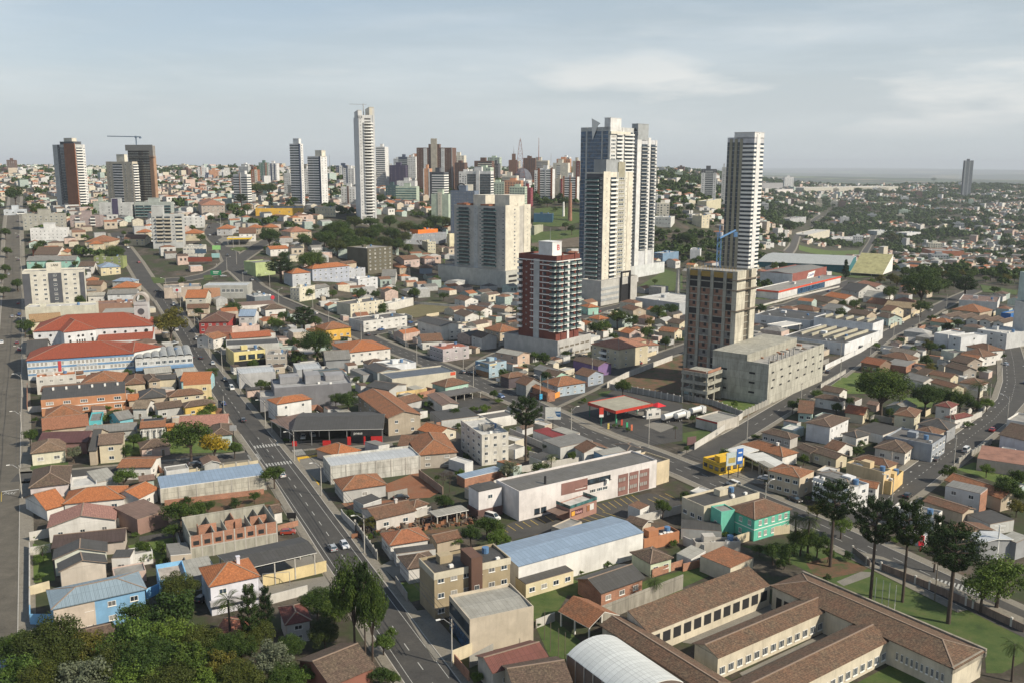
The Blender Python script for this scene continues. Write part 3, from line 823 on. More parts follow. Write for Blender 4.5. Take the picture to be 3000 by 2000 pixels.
def make_cypress(key,seed,h=12.0,r=1.5):
 rg=np.random.default_rng(seed);b=MB();b.tube((0,0,-.3),(0,0,2),.2,.15,6)
 cs=[];rs=[]
 for i in range(60):
  f=rg.random()**.8;z=.8+(h-1.3)*f;rr=r*(1-f)**.7*.7;an=rg.random()*6.28
  cs.append((rr*math.cos(an),rr*math.sin(an),z));rs.append(.35+r*.45*(1-f))
 C,A,B=leaf_cloud(rg,cs,rs,[80]*60,.16,0)
 TREE[key]=(b.mesh('trunk',[M_BARK]),quads_mesh('crown',C,A,B,M_PINE),r*2.1,h)
def make_bare(key,seed,h=7.0):
 rg=random.Random(seed);b=MB()
 def grow(p,d,l,r,n):
  q=p+d*l;b.tube(p,q,r,r*.65,5,cap=False)
  if n==0:return
  for i in range(3):
   e=(d+Vector((rg.gauss(0,.45),rg.gauss(0,.45),rg.gauss(.1,.25)))).normalized();grow(q,e,l*.72,r*.62,n-1)
 grow(Vector((0,0,-.2)),Vector((0,0,1)),h*.3,.16,5)
 TREE[key]=(b.mesh('trunk',[M_BARK]),None,5.0,h)
make_broad('A',1,M_LEAF);make_broad('B',2,M_LEAF,40,130,.22,4.4,3.9,9.5);make_broad('C',3,M_LEAF,52,110,.2,5.2,3.0,8.5)
make_broad('D',4,M_LEAFL,44,120,.2,4.4,3.6,9.0);make_broad('O',5,M_LEAFO,50,130,.22,5.0,4.0,9.5);make_broad('Y',6,M_LEAFY,40,110,.2,4.4,3.4,8.5)
make_broad('G',8,M_LEAFG,44,120,.2,4.2,4.0,9.5)
make_broad('S',7,M_LEAFL,26,90,.11,1.9,1.35,2.8);make_broad('T',9,M_LEAF,26,90,.11,1.8,1.5,3.0)
make_broad('F',11,M_LEAF,80,190,.17,5.4,4.4,11.0);make_broad('E',12,M_LEAFE,80,190,.17,5.4,4.2,11.0);make_broad('L',13,M_LEAFL,60,90,.2,4.8,4.2,10.5)
make_araucaria('P',21,19,5,7.4,.62,1);make_araucaria('Q',22,17,6,5.6,.5);make_araucaria('R',23,15,5,5.0,.4)
make_palm('M',31);make_palm('N',32,5.5,26,3.0);make_cypress('K',41);make_bare('X',51)
KIND={'A':('broadleaf_tree','dark green broadleaf tree'),'B':('broadleaf_tree','dark green rounded tree'),'C':('broadleaf_tree','dark green spreading tree'),'D':('broadleaf_tree','bright green leafy tree'),'O':('broadleaf_tree','olive green leafy tree'),'Y':('flowering_tree','yellow flowering tree'),'G':('broadleaf_tree','silvery green tree'),'S':('garden_shrub','small bright green shrub'),'T':('garden_shrub','small dark green shrub'),'F':('broadleaf_tree','tall dense dark green tree'),'E':('broadleaf_tree','tall dense olive green tree'),'L':('broadleaf_tree','airy light green tree'),'P':('araucaria_tree','tall umbrella crowned araucaria pine'),'Q':('araucaria_tree','dark araucaria pine with dense crown'),'R':('araucaria_tree','young araucaria pine'),'M':('palm_tree','tall feathery palm'),'N':('palm_tree','short bushy palm'),'K':('cypress_tree','slim dark cypress'),'X':('bare_tree','leafless grey tree')}
def tree_at(x,y,kind,width=None,height=None,label=None,group=None,rz=None,rnd=random):
 me_t,me_c,w0,h0=TREE[kind]
 sw=(width/w0)if width else 1.0;sh=(height/h0)if height else sw
 nm,ds=KIND[kind]
 o=mk(nm,None,None,(x,y,T(x,y)),rnd.random()*6.28 if rz is None else rz,(sw,sw,sh));o.empty_display_size=.5
 tag(o,label or ds,'shrub' if kind in 'ST' else('palm' if kind in 'MN' else 'tree'),group)
 mk('trunk',me_t,o)
 if me_c is not None:mk('crown',me_c,o)
 return o
def car_body(kind='sedan'):
 if kind=='hatch':body=[(-1.9,.35),(-1.95,.75),(-1.85,1.0),(1.0,1.0),(1.85,.82),(1.98,.55),(1.95,.3)];gl=[(-1.8,1.0),(-1.45,1.42),(.25,1.45),(.98,1.0)]
 elif kind=='pickup':body=[(-2.5,.5),(-2.5,1.15),(-.6,1.15),(-.6,1.2),(1.3,1.2),(2.4,1.05),(2.5,.5)];gl=[(-.62,1.2),(-.45,1.75),(.7,1.75),(1.35,1.2)]
 elif kind=='van':body=[(-2.3,.4),(-2.35,1.2),(1.6,1.2),(2.3,.95),(2.35,.4)];gl=[(-2.3,1.2),(-2.15,2.0),(.9,2.0),(1.65,1.2)]
 else:body=[(-2.2,.35),(-2.25,.8),(-2.1,.98),(-1.5,1.02),(1.1,.98),(2.1,.8),(2.25,.5),(2.2,.3)];gl=[(-1.75,1.0),(-1.05,1.42),(.3,1.44),(1.15,.97)]
 return body,gl
_cars={}
def prism(b,prof,w0,w1,mat,zref=None):
 zs=[p[1]for p in prof];lo,hi=min(zs),max(zs)
 W=lambda z:w0+(w1-w0)*(z-lo)/(hi-lo)
 n=len(prof)
 A=[(x,-W(z)/2,z)for x,z in prof];B=[(x,W(z)/2,z)for x,z in prof]
 b.poly(A,mat);b.poly(B[::-1],mat)
 for i in range(n):b.poly([B[i],B[(i+1)%n],A[(i+1)%n],A[i]],mat)
def car_meshes(kind,col):
 k=(kind,col)
 if k in _cars:return _cars[k]
 body,gl=car_body(kind)
 pm=_mats.get(('car',col))
 if pm is None:
  pm,nt,bs=new_mat('car_paint');bs.inputs['Base Color'].default_value=(*col,1);bs.inputs['Roughness'].default_value=.3;bs.inputs['Coat Weight'].default_value=.6;_mats[('car',col)]=pm
 b=MB();prism(b,[(x,z)for x,z in body][::-1],1.74,1.70,0)
 (x0,z0),(x1,z1),(x2,z2),(x3,z3)=gl
 b.box(x1,x2,-.62,.62,z1-.03,z1+.03,0)
 b.beam((x1,-.62,z1),(x0,-.78,z0),.07,.07,0);b.beam((x1,.62,z1),(x0,.78,z0),.07,.07,0)
 b.beam((x2,-.62,z2),(x3,-.78,z3),.07,.07,0);b.beam((x2,.62,z2),(x3,.78,z3),.07,.07,0)
 mb=b.mesh('body',[pm])
 if kind=='pickup':
  pass
 g=MB();prism(g,gl[::-1],1.58,1.2,0);mg=g.mesh('windows',[MG])
 wh=MB();wh.tube((0,-.11,0),(0,.11,0),.32,.32,12,0);wh.tube((0,-.13,0),(0,.13,0),.19,.19,10,1);mw=wh.mesh('wheel',[MK,MS])
 hl=MB();hl.box(-.06,.06,-.2,.2,-.08,.08);mh=hl.mesh('headlight',[MW]);mt=hl.mesh('tail_light',[plain('red_lens',(.35,.02,.02),.3)])
 _cars[k]=(mb,mg,mw,mh,mt,body);return _cars[k]
def car(px,py,yaw,kind,col,label,group=None,pos=None,cat='car',name='car',z=0.02):
 p=pos or hit(px,py)
 mb,mg,mw,mh,mt,body=car_meshes(kind,col)
 zz=T(p.x,p.y)+z
 r=root(name,label,cat,(p.x,p.y,zz),R(yaw),group)
 mk('body',mb,r);mk('windows',mg,r)
 xw=1.3 if kind!='pickup' else 1.6
 for x in(-xw,xw):
  for s in(-1,1):mk('wheel',mw,r,(x,s*.80,.32))
 xf=max(q[0]for q in body);xb=min(q[0]for q in body)
 for s in(-1,1):mk('headlight',mh,r,(xf-.1,s*.6,.68));mk('tail_light',mt,r,(xb+.02,s*.62,.82))
 return r
def lamp_meshes():
 b=MB();b.tube((0,0,-.3),(0,0,9),.17,.11,8);p=b.mesh('pole',[MC])
 a=MB();a.tube((0,0,8.0),(1.6,0,9.3),.05,.05,6);a.tube((1.6,0,9.3),(2.5,0,9.4),.05,.04,6);am=a.mesh('arm',[MS])
 l=MB();l.box(2.3,3.2,-.16,.16,9.33,9.47);lm=l.mesh('lamp_head',[MW])
 c=MB();c.box(-.06,.06,-1.1,1.1,8.3,8.42);c.box(-.06,.06,-.7,.7,7.5,7.6)
 for s in(-1,-.4,.4,1):c.tube((0,s,8.42),(0,s,8.62),.05,.04,6)
 cm=c.mesh('crossarm',[MWD])
 t=MB();t.tube((0.3,0,6.3),(0.3,0,7.2),.26,.26,10);tm=t.mesh('transformer',[MS])
 return p,am,lm,cm,tm
LAMP=lamp_meshes()
POLES=[]
def pole(px,py,yaw=0,h=9.0,lamp=True,arm=True,label=None,group=None,trans=False,name=None):
 p=hit(px,py);s=h/9.0
 nm=name or('street_lamp' if lamp else 'utility_pole')
 o=mk(nm,None,None,(p.x,p.y,T(p.x,p.y)),R(yaw),(1,1,s))
 tag(o,label,'street lamp' if lamp else 'utility pole',group)
 mk('pole',LAMP[0],o)
 if lamp:mk('arm',LAMP[1],o);mk('lamp_head',LAMP[2],o)
 if arm:mk('crossarm',LAMP[3],o)
 if trans:mk('transformer',LAMP[4],o)
 POLES.append((p,s));return o
def drape(px_pts,mat,z,name,h=None,world=False):
 """flat sheet over the ground bounded by photo pixels"""
 pts=px_pts if world else[hit(*p)for p in px_pts]
 near=all(p.y<420 for p in pts)
 b=MB()
 if near:
  b.poly([(p.x,p.y,z)for p in pts])
  me=b.mesh(name,[mat])
  if me.polygons[0].normal.z<0:me.flip_normals()
 else:
  from mathutils.geometry import delaunay_2d_cdt
  xs=[p.x for p in pts];ys=[p.y for p in pts];st=max(4.0,(max(ys)-min(ys))/24)
  ring=[]
  for i in range(len(pts)):
   p,q=pts[i],pts[(i+1)%len(pts)];n=max(1,int((q-p).length/st))
   ring+=[p.lerp(q,k/n)for k in range(n)]
  V=[Vector((p.x,p.y))for p in ring];m=len(V)
  x=min(xs)
  while x<max(xs):
   y=min(ys)
   while y<max(ys):V.append(Vector((x,y)));y+=st
   x+=st
  vv,ee,ff,*_=delaunay_2d_cdt(V,[],[list(range(m))],1,1e-4)
  me=bpy.data.meshes.new(name);me.from_pydata([(v.x,v.y,T(v.x,v.y)+z+.12)for v in vv],[],ff);me.materials.append(mat);me.update()
 o=mk(name,me);return struct(o)
def ribbon(c,w,mat,z,name,world=False,st=6.0):
 """road strip of width w along pixel centre line c"""
 pts=c if world else[hit(*p)for p in c]
 pts=[Vector((p.x,p.y,0))for p in pts]
 sm=[]
 for i in range(len(pts)-1):
  n=max(1,int((pts[i+1]-pts[i]).length/st));sm+=[pts[i].lerp(pts[i+1],k/n)for k in range(n)]
 sm.append(pts[-1]);L=[]
 for i,p in enumerate(sm):
  d=(sm[min(i+1,len(sm)-1)]-sm[max(i-1,0)]).normalized();n=Vector((-d.y,d.x,0))
  L.append([p+n*(w/2-w*k/2)for k in range(3)])
 b=MB()
 H_=lambda p:(p.x,p.y,T(p.x,p.y)+z+(.1 if p.y>420 else 0))
 for i in range(len(L)-1):
  for k in range(2):b.poly([H_(L[i][k]),H_(L[i][k+1]),H_(L[i+1][k+1]),H_(L[i+1][k])])
 me=b.mesh(name,[mat])
 return struct(mk(name,me)),sm
def terrain_material():
 m,nt,b=new_mat('ground')
 g=_n(nt,'ShaderNodeNewGeometry')
 n1=_noise(nt,g.outputs['Position'],0.06,8,0.7)
 yard=_ramp(nt,n1.outputs['Fac'],[(0.30,(0.025,0.045,0.012)),(0.45,(0.045,0.055,0.02)),(0.52,(0.055,0.045,0.032)),(0.60,(0.10,0.085,0.065)),(0.72,(0.12,0.07,0.042))])
 n2=_noise(nt,g.outputs['Position'],0.7,5,0.7)
 yc=_mix(nt,0.6,yard.outputs[0],_ramp(nt,n2.outputs['Fac'],[(0.3,(0.5,0.5,0.5)),(0.7,(1.2,1.2,1.2))]).outputs[0],'MULTIPLY')
 mp=_n(nt,'ShaderNodeMapping');mp.inputs['Scale'].default_value=(0.0011,0.0011,0);nt.links.new(g.outputs['Position'],mp.inputs[0])
 vo=_n(nt,'ShaderNodeTexVoronoi');vo.inputs['Scale'].default_value=1.0;nt.links.new(mp.outputs[0],vo.inputs['Vector'])
 sp=_n(nt,'ShaderNodeSeparateColor');nt.links.new(vo.outputs['Color'],sp.inputs[0])
 fields=_ramp(nt,sp.outputs[0],[(0.0,(0.035,0.055,0.025)),(0.35,(0.07,0.10,0.035)),(0.6,(0.12,0.15,0.05)),(0.8,(0.24,0.20,0.12)),(1.0,(0.06,0.08,0.03))])
 fields.color_ramp.interpolation='CONSTANT'
 n3=_noise(nt,g.outputs['Position'],0.0016,6,0.6)
 wood=_ramp(nt,n3.outputs['Fac'],[(0.48,(0,0,0)),(0.53,(1,1,1))])
 fc=_mix(nt,wood.outputs[0],fields.outputs[0],(0.022,0.035,0.016))
 sx=_n(nt,'ShaderNodeSeparateXYZ');nt.links.new(g.outputs['Position'],sx.inputs[0])
 far=_n(nt,'ShaderNodeMapRange');far.inputs[1].default_value=4200;far.inputs[2].default_value=5200;nt.links.new(sx.outputs['Y'],far.inputs[0])
 out=_mix(nt,far.outputs[0],yc,fc)
 nt.links.new(out,b.inputs['Base Color']);b.inputs['Roughness'].default_value=1.0
 return m
def build_terrain():
 rad=[40.0]
 while rad[-1]<40000:
  r=rad[-1];rad.append(r+(12 if 380<r<2200 else max(14,r*0.035)))
 ang=[R(a)for a in np.concatenate([np.arange(-180,-42,6),np.arange(-42,42,0.75),np.arange(42,180,6)])]
 V=[(0,0,0)]
 for r in rad:
  for a in ang:
   x,y=r*math.sin(a),r*math.cos(a);V.append((x,y,T(x,y)))
 n=len(ang);F=[]
 for j in range(n):F.append((0,1+(j+1)%n,1+j))
 for i in range(len(rad)-1):
  for j in range(n):
   a=1+i*n+j;b_=1+i*n+(j+1)%n;F.append((a,b_,b_+n,a+n))
 me=bpy.data.meshes.new('ground');me.from_pydata(V,[],F);me.materials.append(terrain_material())
 me.update()
 if me.polygons[5].normal.z<0:me.flip_normals()
 me.polygons.foreach_set('use_smooth',[True]*len(me.polygons))
 struct(mk('ground',me))
build_terrain()
ROADS=[]
def road(name,c,w,mat,pave=2.4,z=0.05):
 o,sm=ribbon(c,w,mat,z,name)
 if pave:ribbon([Vector(p)for p in sm],w+2*pave,M_PAVE,0.02 if z<.06 else.024,'pavement',world=True)
 ROADS.append((sm,w/2+pave));return sm
def kerb(sm,w,side,a,b,wd=2.0,mat=None):
 """raised pavement slab beside the carriageway, from fraction a to b of the centre line"""
 m=MB();n=len(sm);i0,i1=int(a*(n-1)),int(b*(n-1))
 L=[]
 for i in range(i0,i1+1):
  d=(sm[min(i+1,n-1)]-sm[max(i-1,0)]).normalized();q=Vector((-d.y,d.x,0))*side
  zt=T(sm[i].x,sm[i].y)+(.1 if sm[i].y>420 else 0)
  L.append((sm[i]+q*(w/2),sm[i]+q*(w/2+.18),sm[i]+q*(w/2+wd),zt))
 for i in range(len(L)-1):
  for(p,q,k,z)in((0,1,1,.15),(1,2,0,.14)):
   A,B,Cc,D=L[i][p],L[i][q],L[i+1][q],L[i+1][p];z0,z1=L[i][3],L[i+1][3]
   m.poly([(A.x,A.y,z+z0),(B.x,B.y,z+z0),(Cc.x,Cc.y,z+z1),(D.x,D.y,z+z1)],k)
  A,D=L[i][0],L[i+1][0];m.poly([(A.x,A.y,L[i][3]),(D.x,D.y,L[i+1][3]),(D.x,D.y,.15+L[i+1][3]),(A.x,A.y,.15+L[i][3])],1)
 struct(m.build('pavement',[mat or M_PAVE,MC]))
def dashes(sm,off,mat,a,b,dl=3.0,gap=5.0,w=0.09,z=.06,name='lane_marking'):
 m=MB();cum=[0.0]
 for i in range(1,len(sm)):cum.append(cum[-1]+(sm[i]-sm[i-1]).length)
 L=cum[-1];s=a*L
 def at(t):
  t=min(max(t,0),L-1e-3)
  for i in range(1,len(cum)):
   if cum[i]>=t:
    f=(t-cum[i-1])/max(1e-6,cum[i]-cum[i-1]);d=(sm[i]-sm[i-1]).normalized()
    return sm[i-1].lerp(sm[i],f)+Vector((-d.y,d.x,0))*off,Vector((-d.y,d.x,0))
 while s<b*L:
  p,n=at(s);q,n2=at(min(s+dl,b*L));e=.1 if p.y>420 else 0;zz=T(p.x,p.y)+z+e;z2=T(q.x,q.y)+z+e
  A=[p+n*w,p-n*w,q-n2*w,q+n2*w];m.poly([(A[0].x,A[0].y,zz),(A[1].x,A[1].y,zz),(A[2].x,A[2].y,z2),(A[3].x,A[3].y,z2)])
  s+=dl+gap
 struct(m.build(name,[mat]))
def zebra(px,ang,length,width,n=8,mat=None):
 """crosswalk centred at a pixel, stripes run along direction ang (deg, world)"""
 c=hit(*px);d=Vector((math.cos(R(ang)),math.sin(R(ang)),0));q=Vector((-d.y,d.x,0));m=MB()
 for i in range(n):
  o=c+q*((i+.5)/n-.5)*width
  A=[o-d*length/2-q*width/n*.26,o+d*length/2-q*width/n*.26,o+d*length/2+q*width/n*.26,o-d*length/2+q*width/n*.26]
  m.poly([(p.x,p.y,.068)for p in A])
 struct(m.build('crosswalk',[mat or M_WPAINT]))
ka,kb=hit(51,1830),hit(60,800)
kd=(kb-ka).normalized();kn=Vector((-kd.y,kd.x,0))
LW=11.0
ls=[ka-kd*90+kn*LW/2,kb+kd*60+kn*LW/2,kb+kd*700+kn*LW/2]
o,sm_l=ribbon(ls,LW,M_COBB,.05,'street',world=True);ribbon(ls,LW+7,M_PAVE,.02,'pavement',world=True);ROADS.append((sm_l,LW/2+3.5))
kerb(sm_l,LW,-1,0.02,.125,3.2);kerb(sm_l,LW,-1,.155,.9,3.2);kerb(sm_l,LW,1,0.1,.9,3.0)
av=[(1330,2090),(1247,1971),(1176,1873),(1142,1822),(1006,1631),(946,1543),(906,1486),(855,1410),(778,1310),(706,1215),(640,1125),(590,1055),(552,990),(520,940),(480,880),(452,850),(430,828)]
sm_a=road('avenue',av,9.4,M_ASPH)
x1=[(40,1399),(200,1388),(340,1375),(550,1355),(720,1335),(800,1316),(900,1303),(1000,1297),(1085,1290),(1180,1276)]
sm_x=road('street',x1,8.0,M_ASPH,2.0,.054)
r4=[(650,700),(662,735),(690,790),(745,840),(808,876),(893,912),(957,938),(1042,974),(1128,1013),(1238,1055),(1361,1102),(1446,1140),(1544,1180),(1680,1246),(1753,1280),(1900,1332),(2034,1386),(2130,1428),(2404,1545),(2591,1632),(2808,1735),(3050,1850)]
sm_4=road('avenue',r4,11.0,M_ASPH,2.6,.058)
r5=[(2026,1345),(2170,1268),(2276,1204),(2383,1140),(2502,1055),(2595,983),(2702,928),(2748,902),(2808,872),(2860,850)]
sm_5=road('street',r5,9.0,M_ASPH,2.0,.054)
r6=[(2500,1530),(2595,1462),(2663,1415),(2757,1344),(2829,1289),(2914,1225),(2962,1172),(2975,1120),(2969,1060),(2955,1000),(2950,960)]
sm_6=road('street',r6,10.0,M_ASPH,2.4,.054)
r7=[(1590,1190),(1701,1140),(1765,1106),(1829,1076),(1952,1038),(2060,1000)]
sm_7=road('street',r7,9.0,M_ASPH,2.2,.054)
sm_8=road('street',[(1371,1098),(1440,1050),(1490,1028),(1600,985)],8.0,M_ASPH,2.0,.054)
sm_9=road('street',[(1690,935),(1765,908),(1863,885),(1930,872)],8.0,M_ASPH,2.0,.054)
sm_10=road('street',[(1055,985),(1149,965),(1212,949),(1300,930)],8.0,M_ASPH,2.0,.054)
sm_11=road('street',[(340,683),(361,725),(395,772),(430,828)],10.0,M_ASPH,2.5,.054)
sm_12=road('avenue',[(630,655),(618,680),(632,702),(655,722),(678,745),(680,765),(655,786),(610,806),(550,818),(490,822),(430,828)],12.0,M_ASPH,2.0,.056)
sm_13=road('street',[(2200,912),(2315,893),(2460,838),(2500,822)],9.0,M_ASPH,2.0,.054)
sm_14=road('street',[(2310,740),(2335,690),(2380,650),(2440,610)],9.0,M_ASPH,2.0,.054)
sm_15=road('street',[(2520,760),(2545,720),(2560,690)],8.0,M_ASPH,2.0,.054)
sm_16=road('avenue',[(690,790),(700,762),(740,735),(770,712),(830,690)],12.0,M_ASPH,2.0,.060)
kerb(sm_a,9.4,1,.0,.33);kerb(sm_a,9.4,-1,.0,.33);kerb(sm_a,9.4,1,.38,.9);kerb(sm_a,9.4,-1,.39,.9)
kerb(sm_4,11,1,.72,.99,3.0);kerb(sm_4,11,-1,.66,.99,3.0);kerb(sm_4,11,1,.2,.42);kerb(sm_4,11,-1,.2,.42)
kerb(sm_5,9,1,.07,.6);kerb(sm_5,9,-1,.07,.6);kerb(sm_6,10,1,.1,.9,2.4);kerb(sm_6,10,-1,.12,.9,2.0)
dashes(sm_a,0,M_WPAINT,.0,.335);dashes(sm_a,0,M_WPAINT,.40,.95);dashes(sm_a,3.4,M_WPAINT,.02,.33,400,1,.06);dashes(sm_a,-3.4,M_WPAINT,.02,.33,400,1,.06)
dashes(sm_4,1.8,M_WPAINT,.5,.98);dashes(sm_4,-1.8,M_WPAINT,.5,.98);dashes(sm_6,0,M_WPAINT,.05,.9,1.2,2.5,.09);dashes(sm_6,3.2,M_WPAINT,.1,.9,1.2,7,.22)
dashes(sm_5,0,M_WPAINT,.1,.25);dashes(sm_12,0,M_WPAINT,.1,.8,300,1,.15);dashes(sm_12,5.6,M_YKERB,.2,.75,300,1,.12);dashes(sm_16,-5,M_YKERB,.0,.9,300,1,.2)
da=math.degrees(math.atan2(sm_a[20].y-sm_a[14].y,sm_a[20].x-sm_a[14].x))
zebra(P('d',1835,1187),da,3.2,8.6,9);zebra(P('d',1920,1310),da,3.2,8.6,9)
zebra(P('d',1750,1265),da-90,3.4,7,7);zebra(P('d',2060,1232),da-90,3.4,7,7)
zebra(P('c',1880,905),55,4.0,11,12)
def ground_text(txt,px,size,ang,sx=1.0,mat=None,z=.07):
 p=hit(*px);me=text_mesh(txt,size,0.002);me.materials.clear();me.materials.append(mat or M_WPAINT)
 o=mk('lane_marking',me,None,(p.x,p.y,z));o.rotation_euler=(0,0,R(ang));o.scale=(sx,2.0,1);struct(o)
ground_text('PARE',P('a',66,262),1.5,10)
drape([P('a',8,248),P('a',130,232),P('a',130,237),P('a',8,254)],M_WPAINT,.066,'lane_marking')
drape([P('a',8,248),P('a',13,248),P('a',12,318),P('a',6,318)],M_YPAINT,.066,'lane_marking')
def lot(t,pts,mat,z=.03,name='yard'):
 return drape([P(t,*p)if len(p)==2 else P(*p)for p in pts],mat,z,name)
lot('b',[(1080,500),(1222,446),(2115,258),(2330,300),(2345,372),(2000,455),(1860,412),(1180,582)],M_ASPH,.03,'car_park')
lot('b',[(1290,940),(1590,850),(1640,870),(1700,1000),(1560,960),(1490,1080),(1330,1140)],M_GRASS,.03,'lawn')
lot('b',[(1800,1010),(2100,860),(2351,790),(2351,930),(1990,1060),(1870,1080)],M_GRASS,.034,'lawn')
lot('b',[(1340,1180),(1470,1130),(1650,1280),(1560,1370),(1560,1420),(1440,1400)],M_GRASS,.03,'lawn')
lot('c',[(0,740),(120,770),(215,815),(0,910)],M_GRASS,.03,'lawn')
lot('c',[(400,620),(900,620),(1180,690),(1360,770),(2351,1210),(2351,1420),(2200,1500),(2090,1500),(2085,1345),(1050,890),(760,750)],M_GRASS,.03,'lawn')
lot('c',[(1060,870),(1230,800),(1300,805),(1290,835),(1110,900)],M_CONC,.045,'path')
lot('c',[(850,740),(1000,700),(1290,770),(1240,800),(1000,850),(900,820)],M_MIXED,.040,'flower_bed')
lot('c',[(1200,660),(1380,700),(2351,1120),(2351,1190),(1700,900),(1370,760)],M_PAVE,.10,'pavement')
lot('c',[(0,1290),(0,1190),(590,1010),(640,1060),(80,1300)],M_CONC,.05,'courtyard')
lot('c',[(390,1500),(1060,1185),(1090,1220),(430,1540)],M_CONC,.05,'courtyard')
lot('c',[(1200,1568),(1440,1440),(1700,1568)],M_GRASS,.05,'lawn')
lot('b',[(440,1080),(600,1060),(760,1240),(860,1340),(760,1380),(640,1420)],M_CONC,.06,'forecourt')
lot('b',[(300,200),(530,110),(680,250),(610,290),(450,300),(310,250)],M_DIRT,.03,'bare_lot')
lot('b',[(0,330),(440,300),(450,350),(60,380)],M_DIRT,.034,'bare_lot')
lot('b',[(250,520),(560,420),(870,410),(930,470),(700,530),(350,560)],M_MIXED,.034,'bare_lot')
lot('b',[(390,880),(530,860),(560,990),(480,1010)],M_WEED,.03,'lawn')
lot('b',[(270,760),(380,700),(540,850),(390,870)],M_CONC,.03,'yard')
lot('a',[(1230,310),(1830,240),(1960,340),(1900,350),(1260,440),(1160,360)],M_MIXED,.03,'bare_lot')
lot('a',[(880,620),(1220,560),(1230,700),(940,720)],M_WEED,.03,'lawn')
lot('a',[(960,560),(1200,520),(1220,560),(960,590)],M_ASPH,.034,'yard')
lot('a',[(1800,910),(2240,830),(2290,920),(2230,935),(1860,1015),(1780,930)],M_CONC,.04,'yard')
lot('a',[(1640,810),(2180,680),(2240,760),(1800,870)],M_CONC,.045,'sports_floor')
lot('a',[(210,600),(350,650),(380,860),(210,880)],M_WEED,.03,'garden')
lot('a',[(200,60),(470,40),(470,90),(210,100)],M_GRASS,.03,'garden')
lot('d',[(1040,30),(1140,40),(1130,70),(1060,75)],M_GRASS,.09,'lawn')
lot('g',[(1400,1195),(1450,1190),(1480,1225),(1410,1230)],M_GRASS,.09,'lawn')
lot('g',[(1585,1010),(1640,998),(1700,1005),(1715,1015),(1650,1028),(1590,1022)],M_GRASS,.12,'lawn')
lot('g',[(1500,950),(1560,1000),(1700,1000),(1790,965),(1720,930),(1540,930)],M_CONC,.07,'forecourt')
lot('d',[(2010,1280),(2200,1250),(2320,1235),(2340,1400),(2230,1440),(2130,1400)],M_CONC,.045,'forecourt')
lot('e',[(0,1215),(350,1165),(360,1190),(0,1245)],M_CONC,.045,'forecourt')
lot('d',[(850,1150),(1500,1130),(1690,1180),(1600,1230),(860,1250)],M_WEED,.03,'garden')
lot('e',[(1580,940),(1900,800),(2351,900),(2351,1150),(2060,1200),(1640,1010)],M_ASPH,.028,'forecourt')
lot('e',[(1560,1000),(1640,1000),(2080,1190),(2050,1200),(1700,1070)],M_PAVE,.10,'pavement')
lot('e',[(2085,1045),(2180,1015),(2300,1055),(2200,1095)],M_CONC,.06,'concrete_pad')
lot('e',[(2020,960),(2150,940),(2260,950),(2230,985),(2090,990)],M_CONC,.06,'concrete_pad')
lot('e',[(1770,825),(1860,805),(1830,840),(1780,850)],M_GRASS,.08,'lawn')
lot('e',[(1840,790),(1960,730),(2351,560),(2351,840),(2300,860),(2040,800)],M_MIXED,.034,'building_site')
lot('f',[(0,850),(200,840),(350,860),(590,900),(420,1000),(200,950),(0,870)],M_MIXED,.04,'building_site')
lot('f',[(215,900),(300,870),(470,860),(560,890),(430,985),(300,960)],M_WEED,.06,'grass_mound')
lot('f',[(1015,780),(1150,680),(1250,690),(1400,700),(1320,830),(1130,830)],M_WEED,.03,'grass_lot')
lot('f',[(1500,860),(1900,830),(1950,900),(1600,930)],M_WEED,.03,'grass_lot')
lot('f',[(1890,1350),(2000,1300),(2351,1340),(2351,1500),(2100,1420)],M_WEED,.03,'grass_lot')
lot('f',[(0,1100),(180,1070),(200,1120),(90,1180),(0,1160)],M_GRASS,.05,'lawn')
lot('f',[(310,1400),(440,1330),(560,1380),(560,1450),(420,1440)],M_CONC,.05,'forecourt')
lot('f',[(490,150),(640,200),(700,180),(560,240),(490,250)],M_GRASS,.05,'lawn')
lot('f',[(475,380),(720,400),(700,440),(480,470)],M_ASPH,.05,'car_park')
lot('f',[(490,180),(660,190),(560,230),(490,215)],M_ASPH,.06,'car_park')
lot('e',[(480,880),(600,860),(830,830),(1060,880),(960,960),(760,900)],M_ASPH,.03,'yard')
lot('e',[(560,1180),(800,1090),(1010,1310),(860,1380),(650,1400),(780,1300)],M_ASPH,.03,'yard')
lot('e',[(1150,1080),(1400,1180),(1480,1260),(1240,1300),(1150,1200)],M_BROWN,.03,'yard')
lot('e',[(370,260),(610,200),(840,225),(790,250),(510,310),(400,290)],M_DRY,.05,'grass_lot')
lot('e',[(340,440),(420,410),(540,440),(520,500),(450,490)],M_BROWN,.05,'bare_lot')
lot('e',[(0,690),(110,700),(200,750),(100,800),(0,720)],M_WEED,.03,'grass_lot')
lot('h',[(2030,1280),(2230,1150),(2351,1190),(2351,1290),(2200,1310)],M_GRASS,.05,'grass_lot')
lot('h',[(1300,900),(1450,890),(1640,880),(1640,970),(1320,1010)],M_GRASS,.2,'hillside_meadow')
lot('h',[(1305,975),(1640,930),(1640,1000),(1310,1010)],M_BROWN,.35,'bare_slope')
lot('h',[(1330,735),(1500,720),(1640,740),(1640,830),(1500,860),(1320,850)],M_GRASS,.2,'hillside_meadow')
lot('h',[(700,1080),(770,1060),(775,1110),(710,1110)],M_GRASS,.1,'lawn')
lot('i',[(800,985),(1215,1020),(1215,1050),(800,1020)],M_WEED,.2,'grass_lot')
lot('i',[(1000,1160),(1380,1180),(1450,1195),(1200,1215),(1010,1190)],M_GRASS,.2,'grass_lot')
lot('i',[(2050,1260),(2310,1300),(2300,1330),(2070,1310)],M_GRASS,.2,'grass_lot')
lot('i',[(1330,670),(1420,665),(1430,695),(1340,690)],M_GRASS,.3,'grass_lot')
